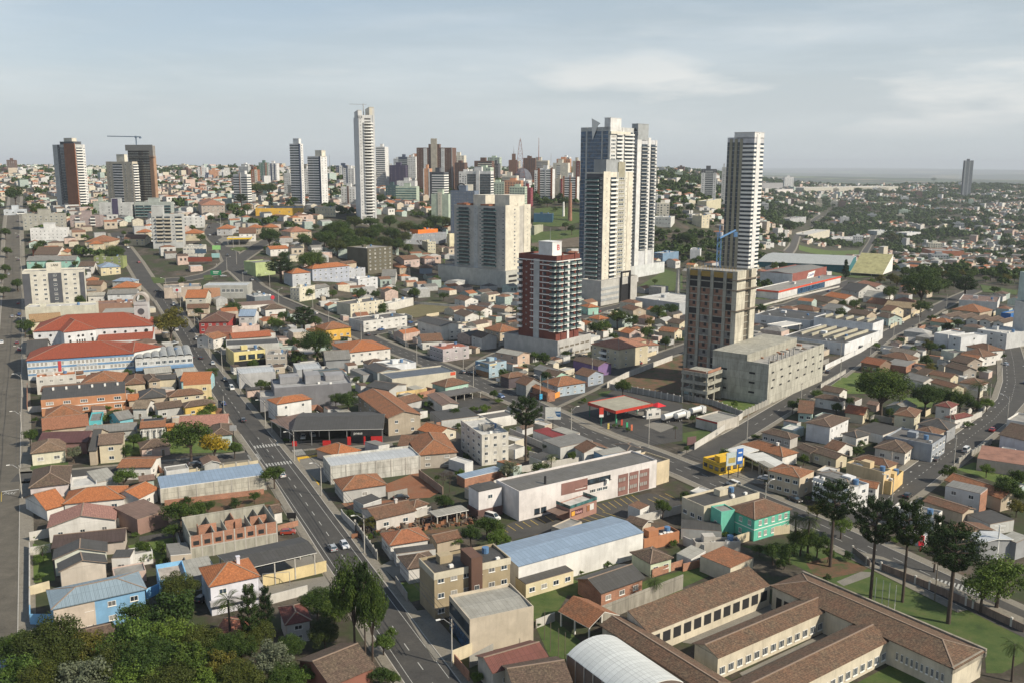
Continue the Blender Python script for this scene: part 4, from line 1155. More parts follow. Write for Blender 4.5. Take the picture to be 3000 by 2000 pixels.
def bays(t,p0,p1,n,dpx,mat=M_YPAINT):
 m=MB()
 for i in range(n):
  f=i/(n-1);a=hit(*P(t,p0[0]+(p1[0]-p0[0])*f,p0[1]+(p1[1]-p0[1])*f));b=hit(*P(t,p0[0]+(p1[0]-p0[0])*f+dpx[0],p0[1]+(p1[1]-p0[1])*f+dpx[1]))
  d=(b-a).normalized();q=Vector((-d.y,d.x,0))*.09
  m.poly([(v.x,v.y,.045)for v in(a-q,b-q,b+q,a+q)])
 struct(m.build('bay_marking',[mat]))
bays('b',(1095,495),(1405,418),7,(55,36));bays('b',(1760,345),(2000,272),7,(55,40));bays('b',(2000,425),(2250,368),6,(45,30));bays('b',(1580,440),(1800,388),5,(90,30));bays('b',(2110,298),(2230,262),4,(70,34))
lot('d',[(2048,1268),(2351,1225),(2351,1235),(2062,1282)],M_YKERB,.12,'yellow_kerb')
lot('d',[(2048,1268),(2062,1282),(2068,1305),(2052,1290)],M_YKERB,.12,'yellow_kerb')
lot('d',[(2095,1355),(2105,1350),(2200,1450),(2195,1475)],M_YKERB,.12,'yellow_kerb')
WHT=(.70,.68,.64);CRM=(.62,.55,.40);BEI=(.50,.42,.32);GRY=(.30,.31,.32);LGR=(.50,.50,.48);MINT=(.38,.56,.47);LBL=(.28,.42,.54);YEL=(.66,.46,.12);PNK=(.56,.44,.40)
TO=tmt((.47,.17,.065),.2);TOD=tmt((.36,.155,.075),.5);TB=tmt((.22,.115,.07),.6);TD=tmt((.15,.10,.075),.8);TR=tmt((.34,.08,.04),.1);TP=tmt((.42,.20,.13),.3)
SG=smt((.22,.215,.20));SD=smt((.075,.072,.068),pitch=.9);SL=smt((.52,.54,.55),.1,1.2,.45,.15);SB=smt((.30,.39,.50),.2,1.1,.4,.12);SR=smt((.17,.065,.05));SLT=smt((.36,.35,.31));SBR=smt((.20,.13,.10))
FD=fmt((.12,.115,.11));FG=fmt((.26,.25,.23));FL=fmt((.5,.49,.46))
SALM=tmt((.40,.21,.17),.1)
def H(t,F,Rr,D,h,roof,wall,rm,label,**k):
 f=lambda q:P(q[0],q[1],q[2])if isinstance(q[0],str)else P(t,*q)
 return house(f(F),f(Rr),f(D),h,roof,wall,rm,label,**k)
def wing(r,t,F,Rr,D,h,roof,wm,rm,pitch=None,ov=None,caps=True,par=.5):
 """a further block of the same building, parented to it"""
 f=lambda q:P(q[0],q[1],q[2])if isinstance(q[0],str)else P(t,*q)
 c,yaw,w,d=frame_from(f(F),f(Rr),f(D),h)
 if ov is None:ov=.45 if roof in('hip','gx','gy')else 0
 if pitch is None:pitch=.4 if roof in('hip','gx','gy')else.1
 M=r.matrix_basis.inverted()@Matrix.Translation((c.x,c.y,T(r.location.x,r.location.y)))@Matrix.Rotation(yaw,4,'Z')
 a,b=w/2-ov,d/2-ov;m=MB();t_=.2
 if roof in('flat','pgx','pgy'):
  m.box(-a,a,-b,-b+t_,-.3,h);m.box(-a,a,b-t_,b,-.3,h);m.box(-a,-a+t_,-b+t_,b-t_,-.3,h);m.box(a-t_,a,-b+t_,b-t_,-.3,h)
 else:m.box(-a,a,-b,b,-.3,h-.1)
 mk('wing_wall',m.mesh('wing_wall',[wm]),r,matrix=M)
 if roof=='flat':
  q=MB();q.box(-a+.2,a-.2,-b+.2,b-.2,h-par-.2,h-par);me=q.mesh('roof',[rm])
 else:
  q=roof_mesh('gx' if roof=='pgx' else('gy' if roof=='pgy' else roof),w-(.42 if roof[0]=='p' else 0),d-(.42 if roof[0]=='p' else 0),h-(par if roof[0]=='p' else 0),pitch,ov=ov,caps=caps)
  me=q.mesh('roof',[rm,M_RIDGE if caps else MW,wm])
 mk('roof',me,r,matrix=M)
 return M,w,d
def band(r,w,d,z0,z1,mat,out=.06,sides='frl',name='trim_band',x0=0,x1=1):
 m=MB();a,b=w/2,d/2
 if 'f' in sides:m.box(-a+w*x0,-a+w*x1,-b-out,-b-.003,z0,z1)
 if 'r' in sides:m.box(a+.003,a+out,-b-out,b,z0,z1)
 if 'l' in sides:m.box(-a-out,-a-.003,-b-out,b,z0,z1)
 return m.build(name,[mat],r)
H('a',(195,225),(480,192),(300,88),3.8,'hip',(.62,.55,.54),TD,'old brown tiled house with pale pink side wall',anchor='the brown tiled house with pink side wall')
H('a',(485,218),(665,197),(650,132),3.2,'flat',WHT,FL,'low white flat roofed annex with open terrace',win={'f':2})
H('a',(665,188),(812,158),(790,92),3.0,'shed',LGR,SLT,'pale sheet roofed carport beside a bushy green tree',win='none')
r=H('a',(430,335),(862,294),(720,220),3.8,'hip',WHT,TO,'long orange tiled white house with stepped roofs',anchor='the long orange tiled white house');wing(r,'a',(315,377),(470,335),(415,226),3.3,'gx',wmt(WHT),TO)
H('a',(320,500),(802,441),(308,412),4.2,'gy',WHT,SALM,'white gabled house under a dull pink ribbed roof',pitch=.28,win={'f':(3,1.2)},floors=1,anchor='the white gabled house with dull pink roof')
H('a',(945,440),(1155,375),(1110,270),4.4,'shed',(.27,.17,.14),SBR,'brown walled shed with weathered brown roof',pitch=.03,win='none')
def conc_posts(r,w,d,h):
 m=MB()
 for i in range(7):
  x=-w/2+w*i/6;m.box(x-.14,x+.14,-d/2-.1,-d/2-.004,0,h-.1)
 m.build('wall_post',[MC],r)
H('a',(1105,228),(1828,130),(1770,64),4.8,'shed',LGR,SB,'long precast concrete shed with blue grey metal roof',pitch=.04,win='none',wmat=cmt((.46,.44,.38),1.6),extra=conc_posts,cat='shed',name='warehouse',anchor='the long concrete shed with blue grey roof',caps=False)
H('a',(957,297),(1098,226),(1050,140),3.8,'gx',WHT,TO,'small orange tiled house against a concrete shed',win={'f':1});H('a',(800,85),(1045,80),(1030,5),4.0,'gx',WHT,TOD,'orange tiled house with shaded front terrace by the side street',pitch=.2)
H('a',(352,640),(862,585),(845,500),3.4,'gx',(.55,.48,.42),smt((.075,.052,.046)),'low house under a wide dark brown roof',win='none')
H('a',(360,718),(742,662),(352,650),4.4,'gy',(.58,.60,.53),SD,'grey green gabled house with charcoal tiled roof',pitch=.32,win={'f':1},floors=1)
H('a',(402,802),(742,737),(395,742),4.6,'gy',(.56,.50,.43),SD,'beige gabled house with stepped charcoal roof',pitch=.34,win='none')
H('a',(768,706),(895,700),(885,655),4.2,'shed',WHT,SD,'small white annex with dark lean-to roof',win={'f':1})
H('a',(350,1063),(1014,918),(985,787),6.6,'hip',(.22,.43,.66),smt((.24,.31,.36),0,.8,.6,.1),'two storey sky blue house under slate blue hipped roof',anchor='the sky blue house with slate blue roof',pitch=.3,extra=lambda r,w,d,h:band(r,w-.9,d-.9,0,h-.3,wmt((.56,.48,.40)),.08,'f','beige_panel',0,.44),win={'f':4,'r':1})
H('a',(1100,862),(1290,828),(1248,722),4.6,'flat',(.24,.50,.76),fmt((.42,.36,.31)),'sky blue walled rooftop terrace',par=1.0,win='none')
r=H('a',(1437,905),(1795,830),(1375,770),7.0,'hip',(.66,.66,.72),TO,'two storey lilac white house with orange hipped roof',anchor='the two storey lilac white house',chim=1,win={'f':2},floors=2,extra=lambda r,w,d,h:band(r,w,d,2.7,3.7,wmt((.45,.44,.45)),1.0,'fr','balcony'))
def canopy(t,F,Rr,D,h,mat,label,post=MC,n=5,kind='gx',pitch=.1,cat='canopy',name='canopy',fascia=None,fh=.5,rows=2):
 f=lambda q:P(q[0],q[1],q[2])if isinstance(q[0],str)else P(t,*q)
 c,yaw,w,d=frame_from(f(F),f(Rr),f(D),h);zb=T(c.x,c.y)
 r=root(name,label,cat,(c.x,c.y,zb),yaw);THINGS.append((label,Vector((c.x,c.y,zb)),max(w,d)/2,r))
 if kind=='flat':
  m=MB();m.box(-w/2,w/2,-d/2,d/2,h-.35,h);m.build('roof',[mat],r)
 else:roof_mesh(kind,w,d,h,pitch,caps=False).build('roof',[mat,MW,MW],r)if kind!='gx' else _noGable(w,d,h,pitch).build('roof',[mat,MW],r)
 if fascia:
  a,b=w/2,d/2;m=MB()
  m.box(-a-.1,a+.1,-b-.1,-b-.004,h-fh,h+.25);m.box(-a-.1,a+.1,b+.004,b+.1,h-fh,h+.25);m.box(-a-.1,-a-.004,-b,b,h-fh,h+.25);m.box(a+.004,a+.1,-b,b,h-fh,h+.25);m.build('fascia',[fascia],r)
 for j in range(rows):
  y=(-d/2+.5)+(d-1)*(j/max(1,rows-1))
  for i in range(n):
   x=-w/2+.5+(w-1)*i/(n-1);m=MB();m.box(x-.13,x+.13,y-.13,y+.13,0,h-.15);m.build('post',[post],r)
 return r
def _noGable(w,d,h,pitch):
 b=MB();a,c=w/2,d/2;rh=c*pitch
 for z,fl in((h,0),(h-.12,1)):
  for f in([(-a,-c,z),(a,-c,z),(a,0,z+rh),(-a,0,z+rh)],[(a,c,z),(-a,c,z),(-a,0,z+rh),(a,0,z+rh)]):b.poly(f[::-1]if fl else f,0)
 for x in(-a,a):
  for s in(-1,1):b.poly([(x,s*c,h),(x,0,h+rh),(x,0,h+rh-.12),(x,s*c,h-.12)],1)
 for s in(-1,1):b.poly([(-a,s*c,h-.12),(a,s*c,h-.12),(a,s*c,h),(-a,s*c,h)],1)
 return b
canopy('a',(1590,805),(2185,668),(2090,556),5.6,SD,'black open sided sports canopy beside the avenue',pitch=.16)
H('a',(1300,842),(1500,800),(1440,692),3.6,'shed',LGR,SLT,'pale grey lean-to between blue terrace and black canopy',pitch=.02,win='none')
def ruin(t,F,Rr,D,h,label):
 f=lambda q:P(t,*q);c,yaw,w,d=frame_from(f(F),f(Rr),f(D),h)
 r=root('unfinished_house',label,'unfinished house',(c.x,c.y,0),yaw);THINGS.append(('the roofless brick and concrete house',Vector((c.x,c.y,0)),w/2,r))
 a,b=w/2,d/2;m=MB();t_=.22
 m.box(-a,a,-b,-b+t_,-.3,2.9);m.box(-a,a,b-t_,b,-.3,h+.3);m.box(-a,-a+t_,-b+t_,b-t_,-.3,h);m.box(a-t_,a,-b+t_,b-t_,-.3,h);m.build('wall',[MR],r)
 m=MB();m.box(-a,a,-b,-b+t_,2.9,h);m.build('brick_wall',[MBK],r)
 m=MB();m.box(-a+.23,a-.23,-b+.23,b-.23,2.9,3.1);m.build('floor_slab',[M_CONC],r)
 rn=random.Random(5)
 for i in range(6):
  x=-a+w*(i+1)/7;y1=b-.3 if i%2 else rn.uniform(0,b*.6);m=MB();m.box(x-.1,x+.1,-b*(.9 if i%3 else.1),y1,3.1,h-.5);m.build('partition',[MR if i%3 else MBK],r)
 for i in range(3):
  x=-a+w*(.15+i*.3);m=MB();m.box(x,x+w*.2,-.1,.1,3.1,h-.1);m.build('partition',[MBK],r)
 m=MB()
 for i in range(9):
  x=-a+w*i/8;m.box(x-.15,x+.15,-b-.04,-b-.003,0,h+.05)
 m.box(-a,a,-b-.05,-b-.003,2.75,3.05);m.build('pillars_and_beam',[MC],r)
 B=Batch(r)
 for i in range(7):B.add('window_opening',tmpl('hole',MD),-a+w*(i+.5)/8,-b,3.5,0,1.4,1,1.1)
 B.done()
ruin('a',(1310,558),(1905,455),(1830,338),6.0,'roofless two storey house of raw concrete and red brick')
H('a',(1885,398),(1952,385),(1930,332),3.2,'gx',WHT,TD,'tiny white timber house with old dark tiles beside the roofless house',win={'f':1})
H('a',(1962,1170),(2150,1135),(1897,1047),4.6,'hip',(.55,.54,.52),tmt((.16,.05,.04),.2),'small pale house with dark red roof among the front trees',win={'f':1},anchor='the small pale house with dark red roof')
H('a',(1480,1225),(1700,1250),(1395,1082),3.6,'gx',PNK,tmt((.48,.19,.12),.1),'salmon tiled roof half hidden by dark trees',win='none')
H('a',(505,1285),(800,1215),(765,1142),3.2,'gx',BEI,TD,'mossy brown tiled roof behind the sky blue house',win='none',pitch=.3)
H('a',(2275,1590),('b',240,1455),('b',62,1262),4.5,'gx',(.24,.10,.07),TD,'red timber barn with mossy tiled roof beside the avenue',win='none',cat='barn',name='barn',anchor='the red timber barn')
H('b',('a',2278,74),('e',542,1252),('e',452,1186),5.8,'pgx',LGR,SL,'long pale precast warehouse with white ribbed roof',pitch=.05,wmat=cmt((.52,.51,.47),1.7),win='none',extra=conc_posts,cat='warehouse',name='warehouse',anchor='the pale precast warehouse')
H('b',(5,243),(318,198),(245,122),3.9,'hip',LGR,TOD,'white house with weathered orange hipped roof by the red earth lot',win={'f':1})
H('b',(235,443),(522,378),(330,320),3.9,'gx',(.60,.56,.52),TB,'cream house with patchy orange and brown tiles, brick chimney',chim=1,win={'f':2},pitch=.3)
H('b',(500,362),(607,330),(580,283),3.0,'hip',WHT,TB,'little brown tiled shed behind the scrap yard')
canopy('b',(655,422),(878,375),(840,336),3.0,SLT,'pale sheet lean-to over the scrap yard',kind='shed',pitch=.02,n=4)
H('b',(330,622),(610,576),(520,492),4.0,'hip',WHT,tmt((.40,.16,.08),.25),'white house with reddish hipped roof beside the avenue',anchor='the white house with reddish hipped roof')
H('b',(655,602),(835,562),(815,502),3.2,'gx',BEI,TB,'low brown roofed shed tucked beside green trees',win='none')
H('b',(378,676),(650,642),(640,607),3.4,'shed',LGR,SD,'charcoal sheet roofed outhouse',win='none',pitch=.03)
H('b',(455,783),(680,742),(415,690),4.0,'hip',(.62,.60,.58),TD,'mossy tiled white house behind the tan apartment block',win={'f':1})
def tan_block(r,w,d,h):
 band(r,w,d,h-1.5,h+.02,wmt((.60,.55,.43)),.12,'frl','parapet_band')
 m=MB();x0=-w/2+w*.44;m.box(x0,x0+w*.145,-d/2-1.6,-d/2+4.2,0,h+2.4);m.build('stair_tower',[wmt((.13,.07,.05))],r)
 q=tmpl('win2',MW,MG);mk('window',q[0],r,(x0+w*.07,-d/2-1.6,h-5),0,(1.1,1,1.1))
H('b',(640,812),(1163,703),(540,706),10.6,'pgx',(.38,.31,.20),SD,'tan three storey apartment block with dark brown stair tower',pitch=.05,win={'f':(6,1.5)},floors=3,extra=tan_block,cat='apartment block',name='apartment_block',anchor='the tan apartment block')
def shop_front(r,w,d,h):
 m=MB();m.box(-w/2-.12,-w/2-.004,-d/2+.4,d/2-.4,.1,3.2);m.build('shop_window',[MGB],r)
 m=MB();m.box(-w/2-.12,-w/2-.004,-d/2+.4,d/2-.4,4.0,6.4);m.build('window',[MG],r)
H('b',(885,1130),(1325,1037),(738,962),7.6,'pgx',(.54,.47,.37),SLT,'blank beige commercial building with ribbed grey roof',pitch=.07,win='none',extra=shop_front,cat='commercial building',name='commercial_building',anchor='the blank beige commercial building')
H('b',(1040,1500),(1430,1385),(1330,1262),4.4,'gx',(.5,.46,.4),SR,'low house under a rusty dark red ribbed roof',win={'f':2},anchor='the house with rusty dark red roof')
H('b',(1190,1625),(1597,1560),(1440,1387),4.4,'gx',BEI,TD,'worn brown tiled house at the bottom edge',win='none')
H('b',(1220,766),(2085,528),(1860,417),6.4,'gx',(.72,.71,.68),SB,'long white hall with two toned blue metal roof',pitch=.13,win='none',caps=False,cat='hall',name='warehouse',ov=.1,anchor='the long white hall with blue roof')
H('b',(1272,886),(1600,792),(1540,743),3.4,'shed',(.68,.60,.40),SD,'long low cream outbuilding with charcoal roof',pitch=.04,win={'f':4})
H('b',(1790,952),(2100,843),(1925,743),3.6,'gx',(.5,.3,.18),SD,'brick shed under a broken black roof in the garden',wmat=MBK,win={'f':3},ov=.6)
H('b',(2130,748),(2292,704),(2150,622),3.6,'hip',(.56,.62,.46),TD,'pale green cottage with mossy dark tiles',win={'f':2},anchor='the pale green cottage')
canopy('b',(1492,1072),(1708,1190),(1875,1078),3.4,TOD,'open orange tiled shelter beside the big school',n=3,pitch=.5,post=MW)
def gym_side(r,w,d,h):
 m=MB()
 for i in range(8):
  x=-w/2+w*i/7;m.box(x-.12,x+.12,-d/2-.15,-d/2-.004,0,h)
 m.build('post',[MS],r)
H('b',(1558,1368),(2000,1700),(1878,1238),6.4,'bx',(.16,.12,.10),smt((.66,.68,.66),.1,1.2,.45,.1),'white barrel vaulted sports hall roof',pitch=.32,win='none',caps=False,extra=gym_side,cat='sports hall',name='sports_hall',anchor='the white vaulted sports hall')
def market(r,w,d,h):
 a,b=w/2,d/2;br=wmt((.25,.13,.11))
 for(x0,x1,z0,z1)in((.285,.47,4.6,8.0),(.70,.775,.2,6.6),(.785,.855,.2,6.6),(.865,.94,.2,6.6)):
  m=MB();m.box(-a+w*x0,-a+w*x1,-b-.1,-b-.004,z0,z1);m.build('cladding_panel',[br],r)
 W2=tmpl('win3',MW,MG);W3=tmpl('win3',MK,MG)
 for x,z,ww,hh,q in((.42,5.4,3.4,1.9,W2),(.50,5.9,5.5,1.5,W3),(.585,5.9,5.5,1.5,W3),(.51,3.2,2.2,1,W2),(.56,3.2,2.0,1,W2),(.60,3.2,2.0,1,W2),(.12,.9,1.8,1.6,W3),(.165,.9,1.8,1.6,W3)):
  mk('window',q[0],r,(-a+w*x,-b-.01,z),0,(ww,1,hh))
 for x in(.715,.74,.80,.83,.88,.91):
  for z in(1.6,4.4):mk('window',tmpl('win2',br,MCU)[0],r,(-a+w*x,-b-.11,z),0,(1.5,1,1.3))
 m=MB();m.box(-a+w*.60,-a+w*.615,-b-.9,-b-.12,5.2,6.4);m.build('air_conditioner',[MW],r)
 m=MB();m.box(-a+w*.2,-a+w*.21,-b+2,-b+2.4,h-.5,h+1.8);m.build('vent_pipe',[MK],r)
r=H('b',(1225,247),(2175,30),('e',2060,1204),8.6,'pgx',(.70,.66,.64),smt((.15,.145,.135)),'long white two storey supermarket with brown cladding panels',pitch=.06,win='none',extra=market,cat='supermarket',name='supermarket',anchor='the long white supermarket')
H('b',(945,248),(1108,213),(1050,170),8.0,'hip',(.70,.67,.66),SD,'square white block with low black hipped roof beside supermarket',ov=.1,pitch=.2,caps=False,win={'f':(1,1.5)},floors=2,extra=lambda r,w,d,h:band(r,w,d,0,2.6,wmt((.14,.08,.07)),.3,'fl','brown_base'))
H('b',(2175,50),(2262,25),('e',2262,1180),7.2,'flat',(.62,.52,.36),FD,'sandy end block of the supermarket facing the street',win='none')
def entrance(r,w,d,h):
 a,b=w/2,d/2
 m=MB();m.box(-a+w*.04,-a+w*.47,-b-.12,-b-.004,1.6,3.1);m.build('poster',[plain('poster_dark',(.10,.04,.04))],r)
 m=MB();m.box(-a+w*.05,-a+w*.17,-b-.15,-b-.125,1.7,2.9);m.build('poster_picture',[plain('poster_orange',(.75,.38,.06))],r)
 lettering('Relaxy',1.0,plain('poster_pink',(.75,.45,.45)),r,(-a+w*.31,-b-.16,2.3),(R(90),0,0))
 m=MB();m.box(-a+w*.62,-a+w*.88,-b-.12,-b-.004,1.6,3.3);m.build('poster',[plain('poster_white',(.6,.6,.58))],r)
 m=MB();m.box(-a+w*.62,-a+w*.73,-b-.15,-b-.125,1.6,3.3);m.build('poster_picture',[plain('poster_brown',(.3,.13,.06))],r)
 band(r,w,d,h,h+.9,MGG,.05,'frl','glass_railing')
 m=MB();m.box(-a-4.2,-a-.1,-b+.4,b-.4,2.9,3.1);m.build('side_canopy',[SBR],r)
H('b',(1575,368),(1760,305),(1690,262),3.9,'flat',(.36,.20,.16),FL,'brown entrance box with food posters and glass rail terrace',par=.2,win='none',extra=entrance,cat='entrance building',name='entrance_building')
H('e',(850,1412),(1112,1352),(1088,1320),3.0,'shed',(.5,.3,.18),SB,'small brick shed with pale blue metal roof',wmat=MBK,pitch=.03,win='none',caps=False)
H('b',(2088,575),(2330,520),(2300,470),3.2,'flat',(.45,.2,.1),FD,'low dark roofed outbuilding with orange brick wall',win='none')
def school():
 CW=wmt((.62,.56,.44),.5);M_SCH=tmt((.20,.115,.072),.85)
 p=hit(*P('c',1050,1000));r=root('school_building','large old school of brown tiled wings around courtyards','school',(p.x,p.y,0));THINGS.append(('the big tiled school',p,22,r))
 def arc(Mx,w,d,h,n,off=.42,z=1.1,col=MD,name='window',ww=.62,hh=1.6,t0=0,t1=1):
  q=tmpl('win3' if name=='window' else 'hole',*((MW,MG)if name=='window' else(MD,)))
  for i in range(n):
   f=t0+(t1-t0)*(i+.5)/n;x=-w/2+.5+(w-1)*f
   mk(name,q[0],r,matrix=Mx@Matrix.Translation((x,-d/2+off,z))@Matrix.Diagonal(((w-1)*(t1-t0)/n*ww,1,hh,1)))
 Mx,w,d=wing(r,'c',('b',2120,1225),(603,893),(590,770),4.8,'shed',CW,M_SCH,.36);arc(Mx,w,d,4.8,12,off=-.01,name='arcade_opening',z=1.6,ww=.72,hh=2.3)
 Mx,w,d=wing(r,'c',(245,1397),(1052,1047),(802,988),4.9,'gx',CW,M_SCH,.36);arc(Mx,w,d,4.8,14,z=.9)
 Mx,w,d=wing(r,'c',(440,1780),(1440,1270),(1190,1152),4.9,'gx',CW,M_SCH,.36);arc(Mx,w,d,4.8,18,z=.9)
 Mx,w,d=wing(r,'c',(600,895),(1872,1474),(2085,1345),5.4,'hip',CW,M_SCH,.30);arc(Mx,w,d,5.4,10,z=1.8,t0=.72,t1=.97,ww=.5);arc(Mx,w,d,5.4,2,name='arcade_opening',z=.6,t0=.02,t1=.12,ww=.7,hh=2.6);arc(Mx,w,d,5.4,1,name='arcade_opening',z=.6,t0=.44,t1=.49,ww=.8,hh=2.6)
 q=MB();q.box(-w/2,w/2,d/2-.3,d/2+.2,4.2,5.9);q.box(w/2-.6,w/2-.3,-d/2+.1,d/2,4.2,5.6);mk('parapet',q.mesh('parapet',[cmt((.30,.27,.22))]),r,matrix=Mx)
 Mx,w,d=wing(r,'c',('b',1778,1168),(160,1640),('b',2000,1140),4.9,'gx',CW,M_SCH,.36)
 Mx,w,d=wing(r,'c',(122,690),(330,775),(500,712),4.0,'shed',CW,TOD,.02)
school()
def green_extra(r,w,d,h):
 band(r,w-.9,d-.9,3.0,3.2,MW,.05,'fl')
 q=tmpl('win2',MW,MCU)
 for z in(.9,4.0):
  for f in(.18,.33,.52,.70,.86):mk('window',q[0],r,(-w/2+w*f,-d/2+.44,z),0,(1.1,1,1.4))
  for f in(.2,.5,.8):mk('window',q[0],r,(-w/2+.44,-d/2+d*f,z),-math.pi/2,(1.1,1,1.3))
H('c',(497,442),(757,368),(570,283),6.2,'hip',(.13,.50,.37),TB,'turquoise green two storey house with hipped brown roof',win='none',extra=green_extra,cat='house',anchor='the turquoise green house')
H('c',(267,388),(361,372),(287,332),6.6,'flat',(.16,.55,.42),FG,'turquoise green box annex with flat roof',win={'l':(1,1.1)},floors=1,par=.3)
H('c',(148,350),(530,252),(360,194),6.6,'pgx',(.58,.52,.40),SD,'long cream building with sooty black roof',pitch=.05,win={'l':(3,1.6),'f':(3,.9)},floors=1,anchor='the long cream building with sooty roof')
H('c',(-10,500),(270,520),(190,455),3.0,'shed',LGR,SD,'low charcoal roof in front of the long cream building',pitch=.02,win='none')
H('c',(90,600),(400,590),(330,560),2.8,'flat',(.5,.47,.42),FD,'flat charcoal garage roof below the turquoise house',win='none')
H('c',(256,55),(425,20),(330,-28),4.0,'flat',(.78,.50,.045),fmt((.07,.055,.045)),'bright yellow corner bar with dark roof',win={'f':4,'l':3},floors=1,wst='d',cat='bar',name='corner_bar',anchor='the yellow corner bar')
canopy('f',(285,1215),(400,1250),(475,1198),4.0,smt((.66,.66,.63),0,1,.5,.1),'small white canopy behind the yellow corner bar',kind='flat',n=2)
canopy('f',(415,1245),(590,1335),(665,1285),4.0,smt((.64,.64,.60),0,1,.5,.1),'long white car park canopy behind the yellow bar',kind='flat',n=4)
canopy('f',(590,1335),(640,1330),(740,1270),4.4,SLT,'pale grey metal canopy beside the brown shop',kind='flat',n=2)
def red_sign(r,w,d,h):
 m=MB();m.box(-w/2+.3,-w/2+.42,d/2-6.5,d/2-.6,h-1.9,h-.2);m.build('sign',[plain('sign_red',(.30,.04,.035))],r)
H('c',(808,155),(908,104),(690,52),6.4,'hip',(.58,.49,.37),TOD,'cream two storey corner shop with orange hipped roof',pitch=.22,win={'l':(4,1.6),'f':(1,1.5)},extra=red_sign,ov=.1,anchor='the cream corner shop with orange roof')
def slats(r,w,d,h):
 m=MB()
 for i in range(14):
  x=-w/2+w*(i+.5)/14;m.box(x-.1,x+.1,-d/2-1.0,-d/2-.004,h-1.1,h-.8)
 m.build('pergola_slat',[MW],r)
H('c',(900,148),(1150,232),(1262,185),7.0,'flat',(.70,.70,.70),FG,'white modern two storey house with slatted pergola front',win={'f':(4,1.6),'r':(2,1.6)},extra=slats,anchor='the white modern house');H('c',(925,120),(1140,185),(1215,152),7.4,'hip',LGR,SG,'grey hipped roof block behind the white modern house',pitch=.2,win='none')
H('c',(1130,47),(1388,116),(1434,94),6.8,'flat',(.64,.50,.30),FD,'sand yellow box shaped house with flat dark roof',win={'r':(1,1.2)},floors=2,anchor='the sand yellow box house')
H('c',(1440,180),(1522,105),(1450,82),4.2,'flat',(.72,.52,.24),FG,'bright ochre porch at the end of the yellow houses',win='none');H('c',(1170,200),(1340,230),(1375,190),4.6,'gx',WHT,TOD,'white walled house with small brown hipped roof by the road',win={'f':2})
H('f',(1170,1275),(1420,1337),(1465,1300),5.4,'hip',(.66,.54,.32),TB,'cream yellow two storey house with brown hipped roof',win={'f':3},anchor='the cream yellow house')
H('c',(1812,207),(2052,262),(2140,234),6.4,'shed',(.58,.58,.58),SG,'grey roofed workshop with open brick and glass bay',pitch=.02,win={'f':(2,1.4)},floors=2,extra=lambda r,w,d,h:band(r,w,d,.1,h-.3,MBK,.08,'r','brick_wall'),anchor='the grey roofed workshop')
H('c',(1800,168),(2200,300),(2262,247),4.0,'gx',BEI,TOD,'long low building with orange and grey roof behind workshop',win={'r':1})
H('c',(1650,312),(1935,402),(2000,360),3.8,'gx',BEI,TB,'old brown tiled roof in front of the workshop',win='none',pitch=.3)
H('c',(1440,358),(1738,428),(1795,382),4.6,'pgx',WHT,SG,'wide grey roofed white shop on the far pavement',pitch=.05,win={'f':4,'r':1},floors=1)
H('c',(1960,402),(2120,472),(2255,432),3.2,'shed',LGR,SD,'soot black lean-to roof beside the street shops',win='none',pitch=.02);H('c',(1820,492),(1925,545),(2065,470),4.0,'gx',BEI,TB,'dark brown roof by the red sign',win='none',pitch=.2)
H('c',(1935,547),(2050,607),(2215,545),5.0,'gx',GRY,SL,'grey sided shed with pale double metal roof',pitch=.12,win='none',caps=False);H('c',(2190,560),(2300,600),(2351,560),4.6,'shed',GRY,SLT,'small grey metal shed at right beside the antenna post',win='none')
H('f',(1020,1060),(1155,997),(985,962),6.6,'hip',(.68,.68,.68),TD,'white two storey house with charcoal hipped roof',win={'f':(4,.6)},floors=2,anchor='the white house with charcoal hipped roof',pitch=.3)
H('f',(395,1175),(690,1264),(757,1218),3.8,'hip',WHT,TOD,'wide orange hipped roof behind the yellow bar',win='none',chim=1,anchor='the wide orange hipped roof')
H('f',(538,1092),(745,1140),(787,1112),3.8,'hip',(.48,.46,.43),TD,'grey house with mossy hipped roof beside the side street',win={'f':4})
H('f',(1090,1102),(1200,1132),(1262,1097),3.6,'hip',WHT,SD,'small white house with grey slate roof and green lawn',win={'r':2})
H('f',(970,1194),(1070,1222),(1132,1172),3.4,'gx',WHT,TB,'small brown gabled house with a white gable wall');H('f',(780,1197),(880,1237),(935,1207),3.4,'gx',BEI,TD,'dark tiled gabled hut among yards');H('f',(870,1222),(1060,1280),(1125,1250),3.6,'gx',CRM,TD,'long brown roofed cottage with cream gable')
H('f',(1315,1197),(1540,1238),(1632,1186),4.2,'hip',(.66,.62,.55),TD,'broad mossy hipped roof house with arched porch',win={'r':3,'f':2},anchor='the broad mossy roofed house')
H('f',(1190,1067),(1380,1112),(1508,1067),3.4,'shed',WHT,SD,'low charcoal shed with white trim between yards',pitch=.02,win='none')
H('f',(1450,970),(1605,992),(1688,947),6.2,'hip',(.60,.56,.42),TB,'cream two storey house with grey brown hipped roof',win={'r':(2,1),'f':(1,1)},anchor='the cream house with grey brown roof')
H('f',(1735,907),(1850,927),(1885,896),7.4,'hip',WHT,tmt((.20,.06,.05),.1),'white three level house with dark red roofs',win={'f':(1,1),'r':2},anchor='the white house with dark red roofs');H('f',(1800,985),(1880,1005),(1915,955),4,'hip',WHT,tmt((.20,.06,.05),.1),'small dark red roofed wing below the white three level house')
H('f',(1612,1037),(1830,1077),(1885,1036),5.0,'hip',GRY,SD,'dark slate roofed house behind the avenue block',win='none');H('f',(1578,1087),(1735,1120),(1812,1083),4.8,'hip',BEI,TB,'brown hipped roof between slate roof and grey block',win='none')
